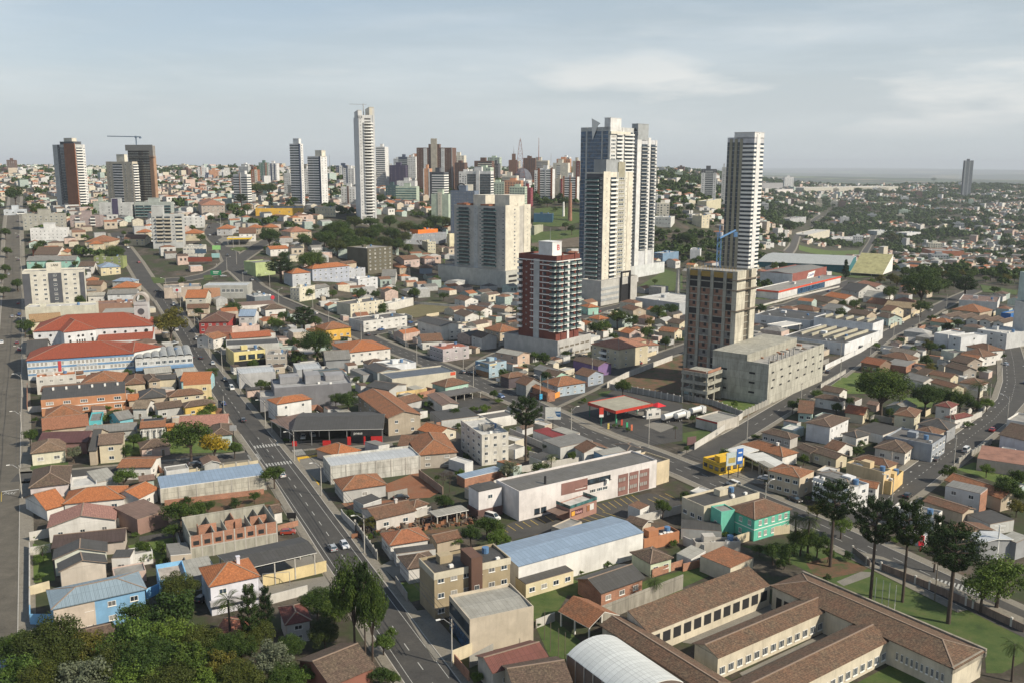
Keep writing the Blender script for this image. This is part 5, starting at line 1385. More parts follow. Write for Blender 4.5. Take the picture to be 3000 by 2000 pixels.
H('f',(1405,1117),(1720,1177),(1825,1117),6.2,'flat',(.33,.36,.40),FD,'blue grey flat roofed commercial block with shopfront',win={'r':(4,1.8)},anchor='the blue grey flat roofed block')
H('f',(1112,957),(1250,977),(1332,941),3.6,'gx',CRM,tmt((.40,.14,.07),.1),'house with bright rust red double roof',win='none');H('f',(790,957),(900,967),(1020,907),3.6,'gx',(.50,.64,.58),TB,'mint green cottage with rust brown roof',win={'f':2},anchor='the mint green cottage')
H('f',(905,852),(1090,884),(1117,862),4.0,'hip',WHT,TD,'old brown roofed house with bright white gable');H('f',(948,802),(1085,827),(1122,802),3.8,'gx',WHT,TD,'dark roofed house beside the grassy corner lot')
H('f',(92,987),(240,1024),(400,982),4.0,'pgx',(.44,.42,.38),SLT,'stained grey service building with red stripe near tankers',pitch=.03,win='none',extra=lambda r,w,d,h:band(r,w,d,h-.7,h-.1,plain('stripe_red',(.4,.04,.03)),.06,'f','red_stripe'),wmat=wmt((.5,.47,.42),.8),cat='workshop',name='workshop',anchor='the grey service building')
H('f',(1222,612),(1360,637),(1400,607),4.0,'gx',(.25,.17,.12),tmt((.32,.12,.06),.3),'old timber house with rusty red tiles by the green lot',win={'f':2},anchor='the old timber house');H('f',(1365,567),(1555,600),(1608,577),3.7,'hip',BEI,TB,'brown hipped roof above the brick shed',win='none')
H('f',(1420,534),(1590,562),(1640,547),3.8,'gx',LGR,tmt((.24,.21,.18),.5),'grey tiled gable roof beyond the long white yard wall');H('f',(1395,622),(1540,642),(1575,607),3.2,'shed',(.4,.2,.1),SG,'brick shed with grey sheet roof',wmat=MBK,win='none',pitch=.03)
H('f',(1782,524),(1870,550),(1908,530),4.8,'flat',(.50,.54,.48),FD,'pale green grey box house with dark flat roof',win='none')
H('f',(1735,410),(1830,425),(1862,392),8.0,'flat',(.58,.59,.60),FL,'pale grey cubic house, left part of a pair',win='none');H('f',(1835,425),(1920,442),(1980,402),8.6,'flat',(.66,.67,.68),FL,'white cubic house with small square windows',win={'f':(1,1.2),'r':(1,1.2)},anchor='the white cubic house')
H('f',(2030,385),(2235,418),(2260,372),8.4,'flat',(.55,.56,.56),FL,'wide pale grey cubic building near the right tower',win={'f':(3,1.4)},anchor='the wide pale grey cubic building')
for i in range(5):
 H('f',(1765+92*i,296+10*i),(1848+92*i,306+10*i),(1777+92*i,262+10*i),5.6,'gy',WHT,TD,['leftmost','second from left','middle','fourth from left','rightmost'][i]+' of five dark roofed row houses with white party walls',group='dark roofed row houses',win={'f':(1,1.4)},pitch=.34)
H('f',(1905,184),(2170,202),(2290,168),7.0,'flat',(.66,.66,.64),fmt((.18,.12,.10)),'long blank white wall building with brown roof',win='none',anchor='the long blank white building');H('f',(2195,272),(2262,280),(2270,247),7.0,'flat',(.03,.15,.42),FG,'vivid blue box building at far right',win='none')
H('f',(1700,330),(1830,347),(1872,333),3.8,'hip',(.4,.5,.4),TOD,'green walled house with orange roof before the row houses');H('f',(1850,250),(2050,274),(2112,251),5.0,'hip',BEI,TOD,'orange brown hipped roof behind the row houses',win='none')
H('f',(1950,502),(2105,537),(2150,512),5.4,'hip',WHT,TB,'white house with brown hipped roof near the tower',win={'r':1});H('f',(1905,547),(2070,577),(2112,547),5.0,'hip',WHT,TB,'broad white house with dull brown roof',win={'r':2});H('f',(1885,592),(2020,612),(2055,582),4.6,'gx',WHT,TOD,'narrow orange roofed house in the right hand row',win={'r':1})
H('f',(1840,598),(1965,624),(2010,594),4.6,'gx',(.35,.3,.25),TD,'grey wooden house with dark tiles in the right hand row',win={'r':2});H('f',(1800,637),(1935,674),(1965,647),4.2,'gx',(.36,.33,.29),TD,'weathered timber house with mossy brown roof',win={'r':2},anchor='the weathered timber house')
H('f',(1515,714),(1660,750),(1710,722),4.0,'gx',WHT,SG,'white L shaped house with grey sheet roof',win={'f':3});H('f',(1605,684),(1680,700),(1720,672),4.2,'gx',LGR,TD,'small black roofed house behind the white L shaped one');H('f',(1690,692),(1850,722),(1885,702),4.4,'gx',CRM,TB,'cream house with plain brown gable roof',win={'r':1});H('f',(1700,747),(1860,792),(1905,770),4.4,'gx',CRM,TB,'cream house with brown roof and orange porch',win={'r':2},anchor='the cream house with orange porch')
H('f',(498,284),(880,326),(642,243),6.6,'pgx',(.66,.67,.68),smt((.07,.068,.065)),'white factory office with patched black roof',pitch=.04,win={'f':(3,3.2)},floors=1,cat='factory',name='factory_building',anchor='the white factory office')
canopy('f',(582,354),(680,370),(765,339),5.2,FL,'white flat entrance canopy of the factory',kind='flat',n=2,post=MW,fascia=MW)
def skylights(r,w,d,h):
 for i in range(5):
  x=-w/2+w*(i+.8)/5.6;m=MB();m.box(x-.5,x+.5,-d*.28,d*.40,h-.4,h+.9);m.build('skylight',[wmt((.46,.43,.33))],r)
H('f',(697,430),(1118,484),(1308,393),6.2,'pgx',(.70,.71,.72),SD,'large white factory hall with rows of roof lights',pitch=.02,win={'f':(5,1.6)},floors=1,extra=skylights,cat='factory',name='factory_building',anchor='the large white factory hall')
H('f',(905,302),(1312,347),(1375,320),9.4,'pgx',(.70,.71,.72),SD,'taller rear white factory hall with sawtooth skylights',pitch=.02,win='none',extra=skylights,cat='factory',name='factory_building',anchor='the taller rear factory hall')
HR=[((975,157),(1120,182),(1145,162),4,'gx',WHT,TO,'orange gabled house beyond the factory'),((735,238),(905,264),(965,252),4,'hip',BEI,TB,'long rust brown roof left of the arcaded grey house'),((950,247),(1060,264),(1125,242),5,'gx',(.62,.65,.68),SG,'pale grey house with arched openings'),((1085,114),(1215,130),(1250,102),5,'gx',LGR,SD,'grey roofed house right of the dark cypress'),((1205,68),(1330,97),(1385,87),6,'gx',WHT,TP,'tall white gabled house with pale brown roof'),((1130,272),(1270,294),(1300,277),4,'gx',BEI,TD,'low dark roof behind the factory skylights'),((1360,252),(1440,264),(1495,247),6,'gx',CRM,TB,'cream two storey gabled house by the side street'),((1330,294),(1420,314),(1445,292),4.6,'gx',(.5,.6,.55),TD,'pale blue gabled cottage at the street corner'),((1385,228),(1580,247),(1620,227),4.6,'gx',BEI,tmt((.38,.29,.18),.3),'broad straw coloured tiled roof'),((1260,205),(1400,222),(1440,203),4,'gx',BEI,TOD,'faded orange roof beside a bare red tree'),((1430,192),(1545,207),(1572,190),4.6,'hip',BEI,TP,'pinkish hipped roof below the big trees'),((1240,160),(1400,175),(1430,155),4,'gx',WHT,SLT,'pale sheet roofed long house'),((860,175),(1000,205),(1040,185),4,'gx',BEI,TD,'dark tiled roof in front of the orange gabled house')]
for q in HR:H('f',*q[:7],q[7])
H('f',(2030,1272),(2420,1330),(2351,1228),4.0,'shed',PNK,fmt((.27,.14,.10)),'wide terracotta coloured flat shed at the right edge',pitch=.02,win='none');H('f',(2175,1108),(2420,1165),(2351,1062),5.4,'gx',(.60,.57,.60),TD,'lilac walled house with dark tiled gables at right edge',win='none');H('f',(2235,1003),(2420,1035),(2351,962),5.0,'flat',WHT,FG,'low white and grey building at the right edge',win='none')
H('e',(968,1112),(1152,1090),(795,1012),10.4,'flat',(.62,.60,.54),FL,'rain stained white four storey block with small roof hut',win={'f':(3,1.1),'l':(4,1.8)},floors=4,wmat=wmt((.64,.61,.54),.95),par=.5,cat='apartment block',name='apartment_block',anchor='the rain stained white block',extra=lambda r,w,d,h:band(r,4,4,h-.5,h+1.4,FG,2,'f','roof_hut')and None)
H('e',(520,1252),(805,1230),(612,1107),4.8,'hip',(.45,.40,.34),TOD,'big brown hipped roof house beside the pale warehouse',win={'r':1,'f':2},anchor='the big brown hipped roof');H('e',(385,1185),(500,1190),(470,1120),4.0,'gx',YEL,TB,'low tiled annex with yellow wall',win='none')
H('e',(105,834),(318,998),(545,963),6.8,'gx',(.42,.36,.28),TOD,'row of beige flats with terracotta gabled roofs',win={'r':(2,1.2),'f':(6,1.4)},pitch=.3,anchor='the beige flats with terracotta roofs')
H('e',(350,726),(790,673),(640,638),6.2,'pgx',(.56,.52,.42),smt((.12,.14,.17),0,1.5),'long cream warehouse with dark blue ribbed roof',pitch=.04,win='none',cat='warehouse',name='warehouse',anchor='the long cream warehouse',extra=lambda r,w,d,h:band(r,w,d,h-1.6,h-.2,plain('sign_orange',(.6,.09,.04)),.08,'f','red_sign',.91,.99))
H('e',(150,640),(245,684),(400,657),5.0,'gx',(.33,.36,.37),SD,'grey barn like shed with black gabled roof',win='none',pitch=.2);H('e',(300,642),(515,612),(440,582),6.0,'flat',(.66,.68,.70),FL,'white box building with flat white roof',win='none',anchor='the white box building');H('e',(60,660),(150,700),(160,640),3.4,'shed',GRY,SG,'low grey lean-to left of the grey barn',win='none',pitch=.02)
H('e',(50,547),(345,516),(190,464),6.6,'hip',WHT,TO,'white two storey house with orange hipped roof by the avenue',win={'f':(5,1.3)},floors=2,pitch=.28,anchor='the white house with orange hipped roof by the avenue')
H('e',('d',2240,392),(72,372),('d',2351,347),6.4,'hip',(.70,.42,.08),TOD,'ochre yellow house with tiled roof beside tall pines',win={'f':4},floors=1,anchor='the ochre yellow house')
H('e',(518,324),(688,368),(800,340),8.0,'gx',(.66,.64,.58),SD,'white chapel like hall with tall window groups',pitch=.22,win={'f':(2,4.0)},floors=1,cat='church hall',name='chapel',anchor='the white chapel hall');H('e',(690,374),(742,392),(855,363),5.6,'flat',(.64,.62,.56),FD,'low white annex right of the chapel hall',win={'r':4,'f':1})
H('e',(152,332),(452,294),(368,270),6.6,'flat',(.64,.63,.60),FD,'white two storey commercial block with balconies',win={'f':(6,1.8)},par=.4,anchor='the white block with balconies');H('e',(62,214),(292,184),(222,166),8.6,'flat',(.62,.57,.45),FD,'cream three storey block with small windows',win={'f':(6,1)},par=.4,anchor='the cream three storey block');H('e',(305,216),(496,170),(470,160),5.4,'flat',(.62,.6,.55),FL,'long narrow white shed behind the grassy lot',win='none')
H('e',(555,472),(705,464),(688,430),4.4,'gx',WHT,TB,'small white house with brown roof at the corner');H('e',(700,524),(880,500),(800,472),6.4,'pgx',(.46,.42,.43),tmt((.42,.13,.08),.2),'pinkish grey corner shop with red tiled roof',win={'f':(3,1.4),'l':(4,1.4)},anchor='the corner shop with red roof')
H('e',(890,427),(965,448),(1062,430),6.4,'gx',(.55,.54,.52),TD,'grey gabled two storey house near the podium',win={'f':(2,1.2)});H('e',(975,380),(1092,408),(1186,380),5.4,'hip',BEI,TOD,'terracotta hipped roof left of the red tower');H('e',(770,274),(850,302),(950,287),4.4,'gx',WHT,TD,'white gabled house below the unfinished frame');H('e',(850,244),(960,264),(1030,250),4.6,'gx',WHT,TB,'brown roofed white bungalow by the meadow');H('e',(775,174),(850,192),(900,172),4.6,'gx',WHT,TB,'white cottage at the top of the meadow')
H('e',(1060,542),(1215,570),(1288,546),5.4,'gx',(.56,.42,.33),SLT,'peach gabled house with pale sheet roof before the podium',win={'r':1,'f':(2,1)},pitch=.26,anchor='the peach gabled house')
def blue_shop(r,w,d,h):
 m=MB();m.box(-w/2-.15,-w/2-.004,-d/2,d/2,h-2.2,h-.2);m.build('sign_board',[plain('shop_blue',(.08,.19,.32))],r)
 lettering('PREÇO',1.7,plain('shop_yellow',(.6,.45,.12)),r,(-w/2-.17,-d/2+d*.35,h-1.25),(R(90),0,R(-90)))
 m=MB();m.box(-w/2-.12,-w/2-.004,-d/2+.3,d/2-.3,.1,2.7);m.build('shopfront',[plain('shop_brown',(.22,.12,.05))],r)
 m=MB();m.box(-w/2+.4,-w/2+w*.42,-d/2-.1,-d/2-.004,h-1.0,h-.3);m.build('sign',[plain('sign_cream',(.6,.5,.3))],r)
H('e',(1018,624),(1138,602),(1045,580),6.6,'pgx',(.34,.45,.52),FD,'light blue corner shop with yellow lettered sign',win={'f':(2,1.6)},floors=2,extra=blue_shop,cat='shop',name='corner_shop',anchor='the light blue corner shop')
H('e',(1088,702),(1152,722),(1262,692),4.8,'hip',(.10,.08,.09),TB,'brown tiled bar with dark walls right of the blue shop',win='none');H('e',(1195,748),(1272,772),(1368,746),5.2,'gx',(.30,.31,.30),TB,'grey timber house with steep brown gable',pitch=.55,win={'l':(1,1)});H('e',(1490,780),(1690,750),(1620,706),4.6,'hip',(.40,.48,.55),TOD,'pale blue corner house with striped orange roof',win={'f':(4,1.2),'l':(2,1)},anchor='the pale blue corner house');H('e',(1300,775),(1420,820),(1440,795),4.2,'gx',(.3,.12,.06),tmt((.45,.19,.09),.2),'brick lean-to with broken tiles at the corner',wmat=MBK,win='none')
H('e',(1320,655),(1460,695),(1540,675),4.4,'gx',GRY,SG,'grey sheeted house behind the corner bar');H('e',(1370,695),(1470,718),(1560,692),4,'gx',(.40,.58,.48),TD,'mint walled house with dark roof by a round tree');H('e',(1590,595),(1770,642),(1875,627),4.8,'gx',(.22,.14,.30),TD,'purple walled house with dark hipped roof',win='none',anchor='the purple walled house');H('e',(1600,688),(1700,712),(1815,688),4.6,'gx',(.34,.39,.46),TB,'slate blue walled house beside the side street',win={'r':2})
def balc_stack(r,w,d,h):
 for z in(.4,3.2,6.0):mk('balcony',tmpl('balc',MW,MG)[0],r,(-w*.05,-d/2+.44,z),0,(4.5,1.0,2.8))
r=H('e',(1717,487),(1912,528),(1990,465),9.4,'hip',(.56,.50,.36),TP,'three storey cream flats with terracotta roof',win={'f':(4,1.1),'r':(2,1)},floors=3,extra=balc_stack,pitch=.35,cat='apartment block',name='apartment_block',anchor='the cream flats with terracotta roof');H('e',(1930,470),(1990,482),(2060,452),10.2,'hip',(.58,.52,.38),TP,'rear wing of the cream flats under its own terracotta roof',win={'r':(2,1)},floors=3)
H('e',(2050,475),(2110,498),(2166,482),4.6,'hip',WHT,TP,'low white house with terracotta hipped roof beside the flats',win={'r':2})
canopy('e',(730,845),(970,804),(880,781),3.0,FD,'long black carport over a row of white cars',kind='flat',n=5);H('e',(585,834),(690,908),(805,890),4.2,'gx',WHT,SBR,'brown sheeted house beside the black carport',pitch=.2,win={'r':1})
H('e',(1320,1080),(1470,1135),(1572,1113),3.2,'shed',WHT,smt((.24,.035,.035)),'dark red sheet roof near the big pine',pitch=.02,win='none');H('e',(1445,1073),(1570,1115),(1640,1096),3.6,'shed',LGR,SLT,'straw grey sheet roof beside the avenue',pitch=.02,win='none');H('e',(1385,1145),(1510,1198),(1730,1152),4.0,'shed',LGR,SG,'sprawling grey fibre cement roof of a workshop',pitch=.02,win='none',anchor='the sprawling grey workshop roof')
H('e',(1600,1195),(1670,1235),(1815,1188),4,'gx',WHT,TB,'old tiled roof squeezed behind the supermarket',win='none');H('e',(1740,1222),(1800,1252),(1975,1216),4.6,'shed',(.2,.35,.5),SLT,'smooth pale grey roof with blue edge',pitch=.02,win='none');H('e',(1885,1175),(1968,1222),(2052,1193),4.8,'hip',WHT,SD,'black faceted roof at the street corner',pitch=.2,win='none')
H('e',(610,950),(690,1012),(950,985),3.6,'shed',LGR,SD,'wide black roof behind the brick yard wall',pitch=.02,win='none');H('e',(935,968),(1010,1002),(1180,958),3.8,'flat',WHT,FD,'long low white parapet building beside the pine',win='none');H('e',(715,784),(885,752),(790,723),4,'hip',MINT,TB,'mint house with brown hipped roof below the warehouse',win={'f':3});H('e',(165,776),(330,803),(520,773),4.4,'gx',LGR,SD,'dark gabled roofs in front of the cream warehouse',win='none',pitch=.2)
H('e',(1930,238),(2010,260),(2075,245),5.6,'gx',BEI,TB,'beige two storey gabled house by the street trees',win={'r':1});H('e',(1700,307),(1775,322),(1825,307),4.6,'hip',CRM,TO,'bright orange pyramid roofed house near the red tower');H('e',(1640,345),(1690,358),(1738,342),4.6,'gx',WHT,TO,'small orange roof tucked beside the tower podium');H('e',(1915,404),(1985,418),(2045,398),5,'gx',PNK,TO,'salmon gabled house behind the cream flats');H('e',(2180,395),(2300,410),(2340,392),4.4,'gx',CRM,TOD,'orange roofed house left of the concrete tower');H('e',(2240,335),(2330,352),(2380,335),4.4,'gx',CRM,TD,'brown roofed house above the orange one')
H('e',(1645,225),(1700,240),(1732,222),5,'hip',(.35,.6,.5),TO,'mint green house with vivid orange roof');H('e',(2028,168),(2330,208),(2230,130),8,'flat',(.42,.44,.46),FL,'wide pale grey warehouse with white roof',win='none',cat='warehouse',name='warehouse',anchor='the wide pale grey warehouse')
def church_extra(r,w,d,h):
 q=MB();a=w/2
 for i in range(11):
  x=-a+w*(i+.6)/11.3
  if.26<(x+a)/w<.55:continue
  s=.62 if(x+a)/w<.9 else.95
  m=MB();m.tube((x,-d/2+.44,h-2.4),(x,-d/2+.30,h-2.4),s,s,14);m.build('round_window',[MD],r)
CHW=wmt((.66,.67,.68),.3)
r=H('d',(225,412),(1055,363),(940,300),12.0,'hip',(.66,.67,.68),TR,'large white church with long red tiled roof',win='none',extra=church_extra,cat='church',name='church',anchor='the large white church',pitch=.4)
Mx,w_,d_=wing(r,'d',(435,417),(667,390),(590,322),12.0,'hip',CHW,TR,.55)
for i in range(4):mk('round_window',(lambda m:(m.tube((0,-.12,0),(0,0,0),.6,.6,14),m.mesh('round_window',[MD]))[1])(MB()),r,matrix=Mx@Matrix.Translation((-w_/2+w_*(.18,.45,.58,.84)[i],-d_/2+.44,9.4)))
for i in range(4):mk('window',tmpl('hole',MD)[0],r,matrix=Mx@Matrix.Translation((-w_/2+w_*(.40+.075*i),-d_/2+.44,4.2))@Matrix.Diagonal((.7,1,3.4,1)))
for f in(.2,.86):mk('window',tmpl('hole',MD)[0],r,matrix=Mx@Matrix.Translation((-w_/2+w_*f,-d_/2+.44,2.2))@Matrix.Diagonal((1.0,1,5.6,1)))
Mx,w_,d_=wing(r,'d',(668,477),(1052,457),(1040,420),6.6,'shed',CHW,TR,.25)
for f in(.06,.12,.66,.72,.86,.9,.94):mk('window',tmpl('hole',MD)[0],r,matrix=Mx@Matrix.Translation((-w_/2+w_*f,-d_/2,1.6))@Matrix.Diagonal((.8,1,2.8,1)))
def bell():
 f=P('d',918,205);rr=P('d',1012,205);c,yaw,w,d=frame_from(f,rr,P('d',965,190),23.0)
 c,yaw,w,d=frame_from(P('d',918,206),P('d',1014,203),P('d',1000,188),22.0);d=w*.8
 r=root('bell_tower','pale church bell tower topped by an open round arch','bell tower',(c.x,c.y,T(c.x,c.y)),yaw);THINGS.append(('the arched bell tower',Vector((c.x,c.y,0)),w,r))
 m=MB();m.box(-w/2,w/2,-d/2,d/2,-.5,22);m.box(-w/2,w/2,-d/2-.3,-d/2-.004,20.5,22.2);m.build('wall',[wmt((.5,.5,.5))],r)
 m=MB();n=16;ro=w/2*1.08;ri=ro*.74;z=22.6
 for i in range(n):
  t0,t1=math.pi*i/n,math.pi*(i+1)/n
  for a_,b_ in((ro,ri),):
   p=[(a_*math.cos(t0),z+a_*1.15*math.sin(t0)),(a_*math.cos(t1),z+a_*1.15*math.sin(t1)),(b_*math.cos(t1),z+b_*1.15*math.sin(t1)),(b_*math.cos(t0),z+b_*1.15*math.sin(t0))]
   m.poly([(x,-d/2,y)for x,y in p]);m.poly([(x,d/2,y)for x,y in p[::-1]])
   m.poly([(p[0][0],d/2,p[0][1]),(p[1][0],d/2,p[1][1]),(p[1][0],-d/2,p[1][1]),(p[0][0],-d/2,p[0][1])]);m.poly([(p[3][0],-d/2,p[3][1]),(p[2][0],-d/2,p[2][1]),(p[2][0],d/2,p[2][1]),(p[3][0],d/2,p[3][1])])
 m.box(-ro,-ri,-d/2,d/2,22,z);m.box(ri,ro,-d/2,d/2,22,z);m.build('arch',[wmt((.42,.38,.34))],r)
 m=MB();m.tube((0,-d/2-.15,17),(0,-d/2-.004,17),1.7,1.7,18);m.build('clock_face',[plain('clock_dark',(.08,.08,.09))],r)
 for i in range(4):mk('window',tmpl('hole',MD)[0],r,(-1.5+i,-d/2,10),0,(.6,1,4))
bell()
def blue_school(r,w,d,h):
 bl=wmt((.16,.30,.50),.3)
 for z0,z1 in((h-1.2,h-.25),(h-4.1,h-3.3),(h-7.0,h-6.3)):band(r,w-.9,d-.9,z0,z1,bl,.1,'fr','blue_band')
 B=Batch(r);n=26
 for k,z in enumerate((h-3.2,h-6.2)):
  for i in range(n):
   if i in(5,9,19):continue
   B.add('window',tmpl('win2',MW,MCU),-w/2+w*(i+.8)/(n+.8),-d/2+.45,z+.2,0,w/n*.6,1,1.7)
 B.done()
 m=MB();x=-w/2+w*.285;m.box(x,x+1.3,-d/2+.30,-d/2+.44,.3,h-1.2);m.build('red_panel',[plain('panel_red',(.5,.06,.06))],r)
 lettering('SANTA TEREZINHA',1.0,MW,r,(-w/2+w*.55,-d/2+.33,h-3.72),(R(90),0,0))
r=H('d',(175,602),(927,552),(890,478),9.2,'hip',(.66,.67,.66),TR,'white school with sky blue bands and red tiled roof',win='none',extra=blue_school,pitch=.3,cat='school',name='school_building',anchor='the white and blue banded school');wing(r,'d',(740,520),(915,545),(880,470),9.6,'hip',wmt((.66,.67,.66)),TR,.35);wing(r,'d',(320,545),(500,540),(470,500),8.6,'hip',wmt((.66,.67,.66)),TR,.35)
H('d',(175,570),(325,560),(300,492),8.0,'gx',LGR,SD,'dark sheeted hall at the street end of the school',win='none')
def vaults(r,w,d,h):
 n=7;m=MB();L=w/n
 for k in range(n):
  x0=-w/2+L*k
  for i in range(6):
   t0,t1=math.pi*i/6,math.pi*(i+1)/6;f=lambda t:(x0+L/2-L/2*math.cos(t),h-.3+L*.28*math.sin(t))
   (xa,za),(xb,zb)=f(t0),f(t1);m.poly([(xa,-d/2-.3,za),(xb,-d/2-.3,zb),(xb,d/2,zb),(xa,d/2,za)],0)
 m.build('vaulted_roof',[smt((.40,.41,.40),.1,.9,.5,.5)],r)
 B=Batch(r)
 for i in range(9):B.add('window',tmpl('win3',MW,MG),-w/2+w*(i+.5)/9,-d/2,h-3.2,0,w/9*.75,1,1.6)
 B.done();band(r,w,d,h-5.0,h-4.0,wmt((.16,.30,.50)),3.2,'f','blue_canopy')
H('d',(930,590),(1327,562),(1285,500),7.6,'flat',(.56,.56,.54),FG,'school hall roofed with a row of grey vaults',win='none',extra=vaults,par=.3,cat='school hall',name='school_hall',anchor='the vaulted school hall')
H('d',(680,312),(922,300),(905,238),7.4,'shed',(.5,.5,.48),SLT,'long ribbed grey warehouse beside the bell tower',pitch=.03,win='none',caps=False);H('d',(658,224),(945,202),(935,172),5.4,'flat',(.3,.18,.13),fmt((.22,.13,.10)),'brown flat roofed building behind the bell tower',win='none')
H('d',(248,714),(520,692),(500,668),7.6,'pgx',(.58,.56,.52),TO,'white two storey house with orange roof below the school',win={'f':(4,1.4)},floors=2,pitch=.2,anchor='the white house below the school');H('d',(540,772),(835,757),(812,690),4.6,'hip',BEI,TOD,'long orange brown hipped roof below the school',win='none')
H('d',(275,815),(800,777),(700,743),7.0,'gx',BEI,TB,'mossy red strip of roof behind the brick flats',win='none',pitch=.15)
def brick_flats(r,w,d,h):
 for i in range(6):m=MB();x=-w/2+w*(i+.8)/6.4;m.box(x-.35,x+.35,d*.2,d*.2+1,h-.2,h+2.0);m.build('roof_vent',[LT],r)
 band(r,w,d,3.1,3.4,MW,.08,'f')
LT=MW
H('d',(280,870),(864,822),(838,768),6.6,'shed',(.52,.25,.13),SD,'long orange brick building with black roof and white vents',pitch=.1,win={'f':(5,2.6)},floors=2,extra=brick_flats,anchor='the long orange brick building')
HL=[((850,768),(1003,757),(975,700),4.4,'hip',CRM,TB,'cream house with brown hipped roof right of orange roof'),((1020,745),(1110,735),(1095,690),5,'hip',BEI,TD,'dark brown roof left of the cream house'),((1075,732),(1215,723),(1190,700),5,'gx',CRM,SD,'cream house with dark slate roof near the avenue'),((1225,720),(1370,705),(1320,664),5,'gx',LGR,SLT,'pale grey metal roof next to the turquoise house'),((1240,742),(1445,737),(1395,692),5.2,'gx',(.36,.58,.62),TO,'pale turquoise house with orange roof'),((1262,772),(1455,759),(1432,737),7,'shed',(.68,.56,.32),TO,'butter yellow two storey house beside the avenue'),((955,864),(1150,847),(1110,797),4.4,'hip',BEI,SD,'charcoal hipped roof behind cream gable house'),((1160,852),(1408,827),(1380,797),4.6,'hip',CRM,TB,'long brown hipped roof with cream side wall'),((905,932),(1015,930),(990,882),4.2,'gx',WHT,tmt((.28,.22,.16),.6),'white cottage with grey brown gable roof'),((1080,937),(1265,914),(1240,880),4.2,'gx',LGR,TD,'grey walled house with faded brown roof'),((1270,924),(1492,892),(1432,870),4.4,'hip',YEL,TD,'house with ochre porch and brown hipped roof'),((880,877),(960,870),(932,837),3.8,'gx',BEI,TO,'tiny orange roof beside a round shrub'),((305,992),(568,967),(545,914),4.2,'hip',WHT,TOD,'orange hipped roof house below the brick building'),((290,1083),(615,1047),(608,980),4,'gx',BEI,tmt((.36,.16,.09),.15),'plain terracotta roof beside the cobbled street'),((612,1017),(697,1010),(680,952),3.4,'flat',(.12,.50,.56),SG,'small turquoise walled hut'),((820,1012),(928,992),(905,944),3.6,'gx',(.2,.5,.58),SG,'turquoise walled shed with grey roof'),((588,1102),(942,1074),(935,1032),3.6,'gx',LGR,SG,'long grey sheet roofed workshop'),((250,1172),(600,1160),(590,1094),4.2,'gx',(.25,.15,.14),smt((.11,.05,.05)),'dark maroon sheet roof behind the cream cottage'),((1142,1060),(1210,1054),(1200,1032),3.6,'gx',(.6,.3,.08),TO,'small orange walled hut by the salmon roof'),((1225,1067),(1570,1047),(1545,980),4.2,'gx',PNK,tmt((.42,.21,.16),.15),'wide salmon coloured roof beside the avenue'),((1445,1120),(1605,1107),(1590,1034),4.2,'hip',(.5,.6,.62),TD,'dark brown tiled roof house at the avenue bend'),((1272,184),(1420,180),(1412,132),7.2,'gx',(.55,.53,.45),TO,'grey cream house with orange roof and two dormers'),((1285,252),(1440,245),(1420,220),4.4,'gx',BEI,TB,'low brown roof in front of the dormer house'),((1655,234),(1900,217),(1880,194),4,'shed',WHT,SBR,'long brown sheet roofed building by the junction'),((1825,257),(1975,252),(1950,224),4.2,'hip',WHT,TD,'white house with brown hipped roof by the junction'),((735,157),(945,147),(935,120),5,'gx',(.66,.67,.68),SG,'white gabled house with grey roof behind warehouse'),((600,165),(720,160),(700,140),4.4,'gx',WHT,SLT,'low white house left of the grey roofed one'),((768,114),(945,107),(930,70),4.6,'hip',BEI,TO,'broad orange hipped roof behind the white gabled house'),((768,62),(920,64),(890,42),4.6,'hip',LGR,SB,'blue grey hipped roof near the roundabout'),((588,60),(678,54),(660,32),4.4,'hip',BEI,TO,'vivid orange hipped roof beside the grey striped flats'),((590,90),(700,88),(690,62),4.4,'gx',BEI,TB,'brown roof below the vivid orange one')]
for q in HL:H('d',*q[:7],q[7])
H('d',(207,1242),(455,1214),(430,1142),4.2,'hip',(.70,.66,.52),tmt((.27,.18,.12),.7),'cream cottage with mossy roof and two front gables',win={'f':(2,1.8)},anchor='the cream cottage with mossy roof',extra=None);H('d',(672,1182),(850,1167),(830,1107),6.4,'gx',(.62,.55,.40),tmt((.23,.16,.12),.6),'cream two storey gabled house with brown roof',win={'f':(1,1.6)},floors=2,anchor='the cream two storey gabled house');H('d',(605,1222),(668,1218),(690,1092),5.0,'gx',BEI,SD,'dark sheeted wing left of the cream gabled house',win='none')
def solar(r,w,d,h):
 m=MB();m.box(-w*.38,w*.40,-d*.05,d*.3,h+.55,h+.65);m.build('solar_panel',[MK],r)
 for i in range(4):m=MB();x=-w/2+w*(i+.7)/4.2;m.box(x-.15,x+.15,-d/2-.6,-d/2-.3,0,h-.4);m.build('pillar',[MW],r)
H('d',(960,1067),(1140,1053),(1118,992),5.8,'gx',(.55,.54,.52),TOD,'pale house with solar panel roof and dark pillared porch',pitch=.12,win={'f':(4,2.4)},extra=solar,anchor='the pale house with solar panels')
r=H('d',(1905,902),(2155,862),(2100,826),7.0,'hip',(.70,.70,.68),TO,'white two storey house with bright orange hipped roof',win={'f':(2,1)},anchor='the white house with bright orange hipped roof',pitch=.3)
def grey_complex(r,w,d,h):
 for x0,x1,y0,y1,z1 in((.1,.35,.5,.9,2.2),(.42,.62,.3,.8,3.0),(.7,.95,.5,.95,1.6)):
  m=MB();m.box((x0-.5)*w,(x1-.5)*w,(y0-.5)*d,(y1-.5)*d,h-.5,h+z1);m.build('roof_block',[wmt((.30,.30,.31))],r)
 m=MB();m.tube((-w*.1,0,h),(-w*.1,0,h+5),.25,.25,8);m.build('chimney',[MK],r)
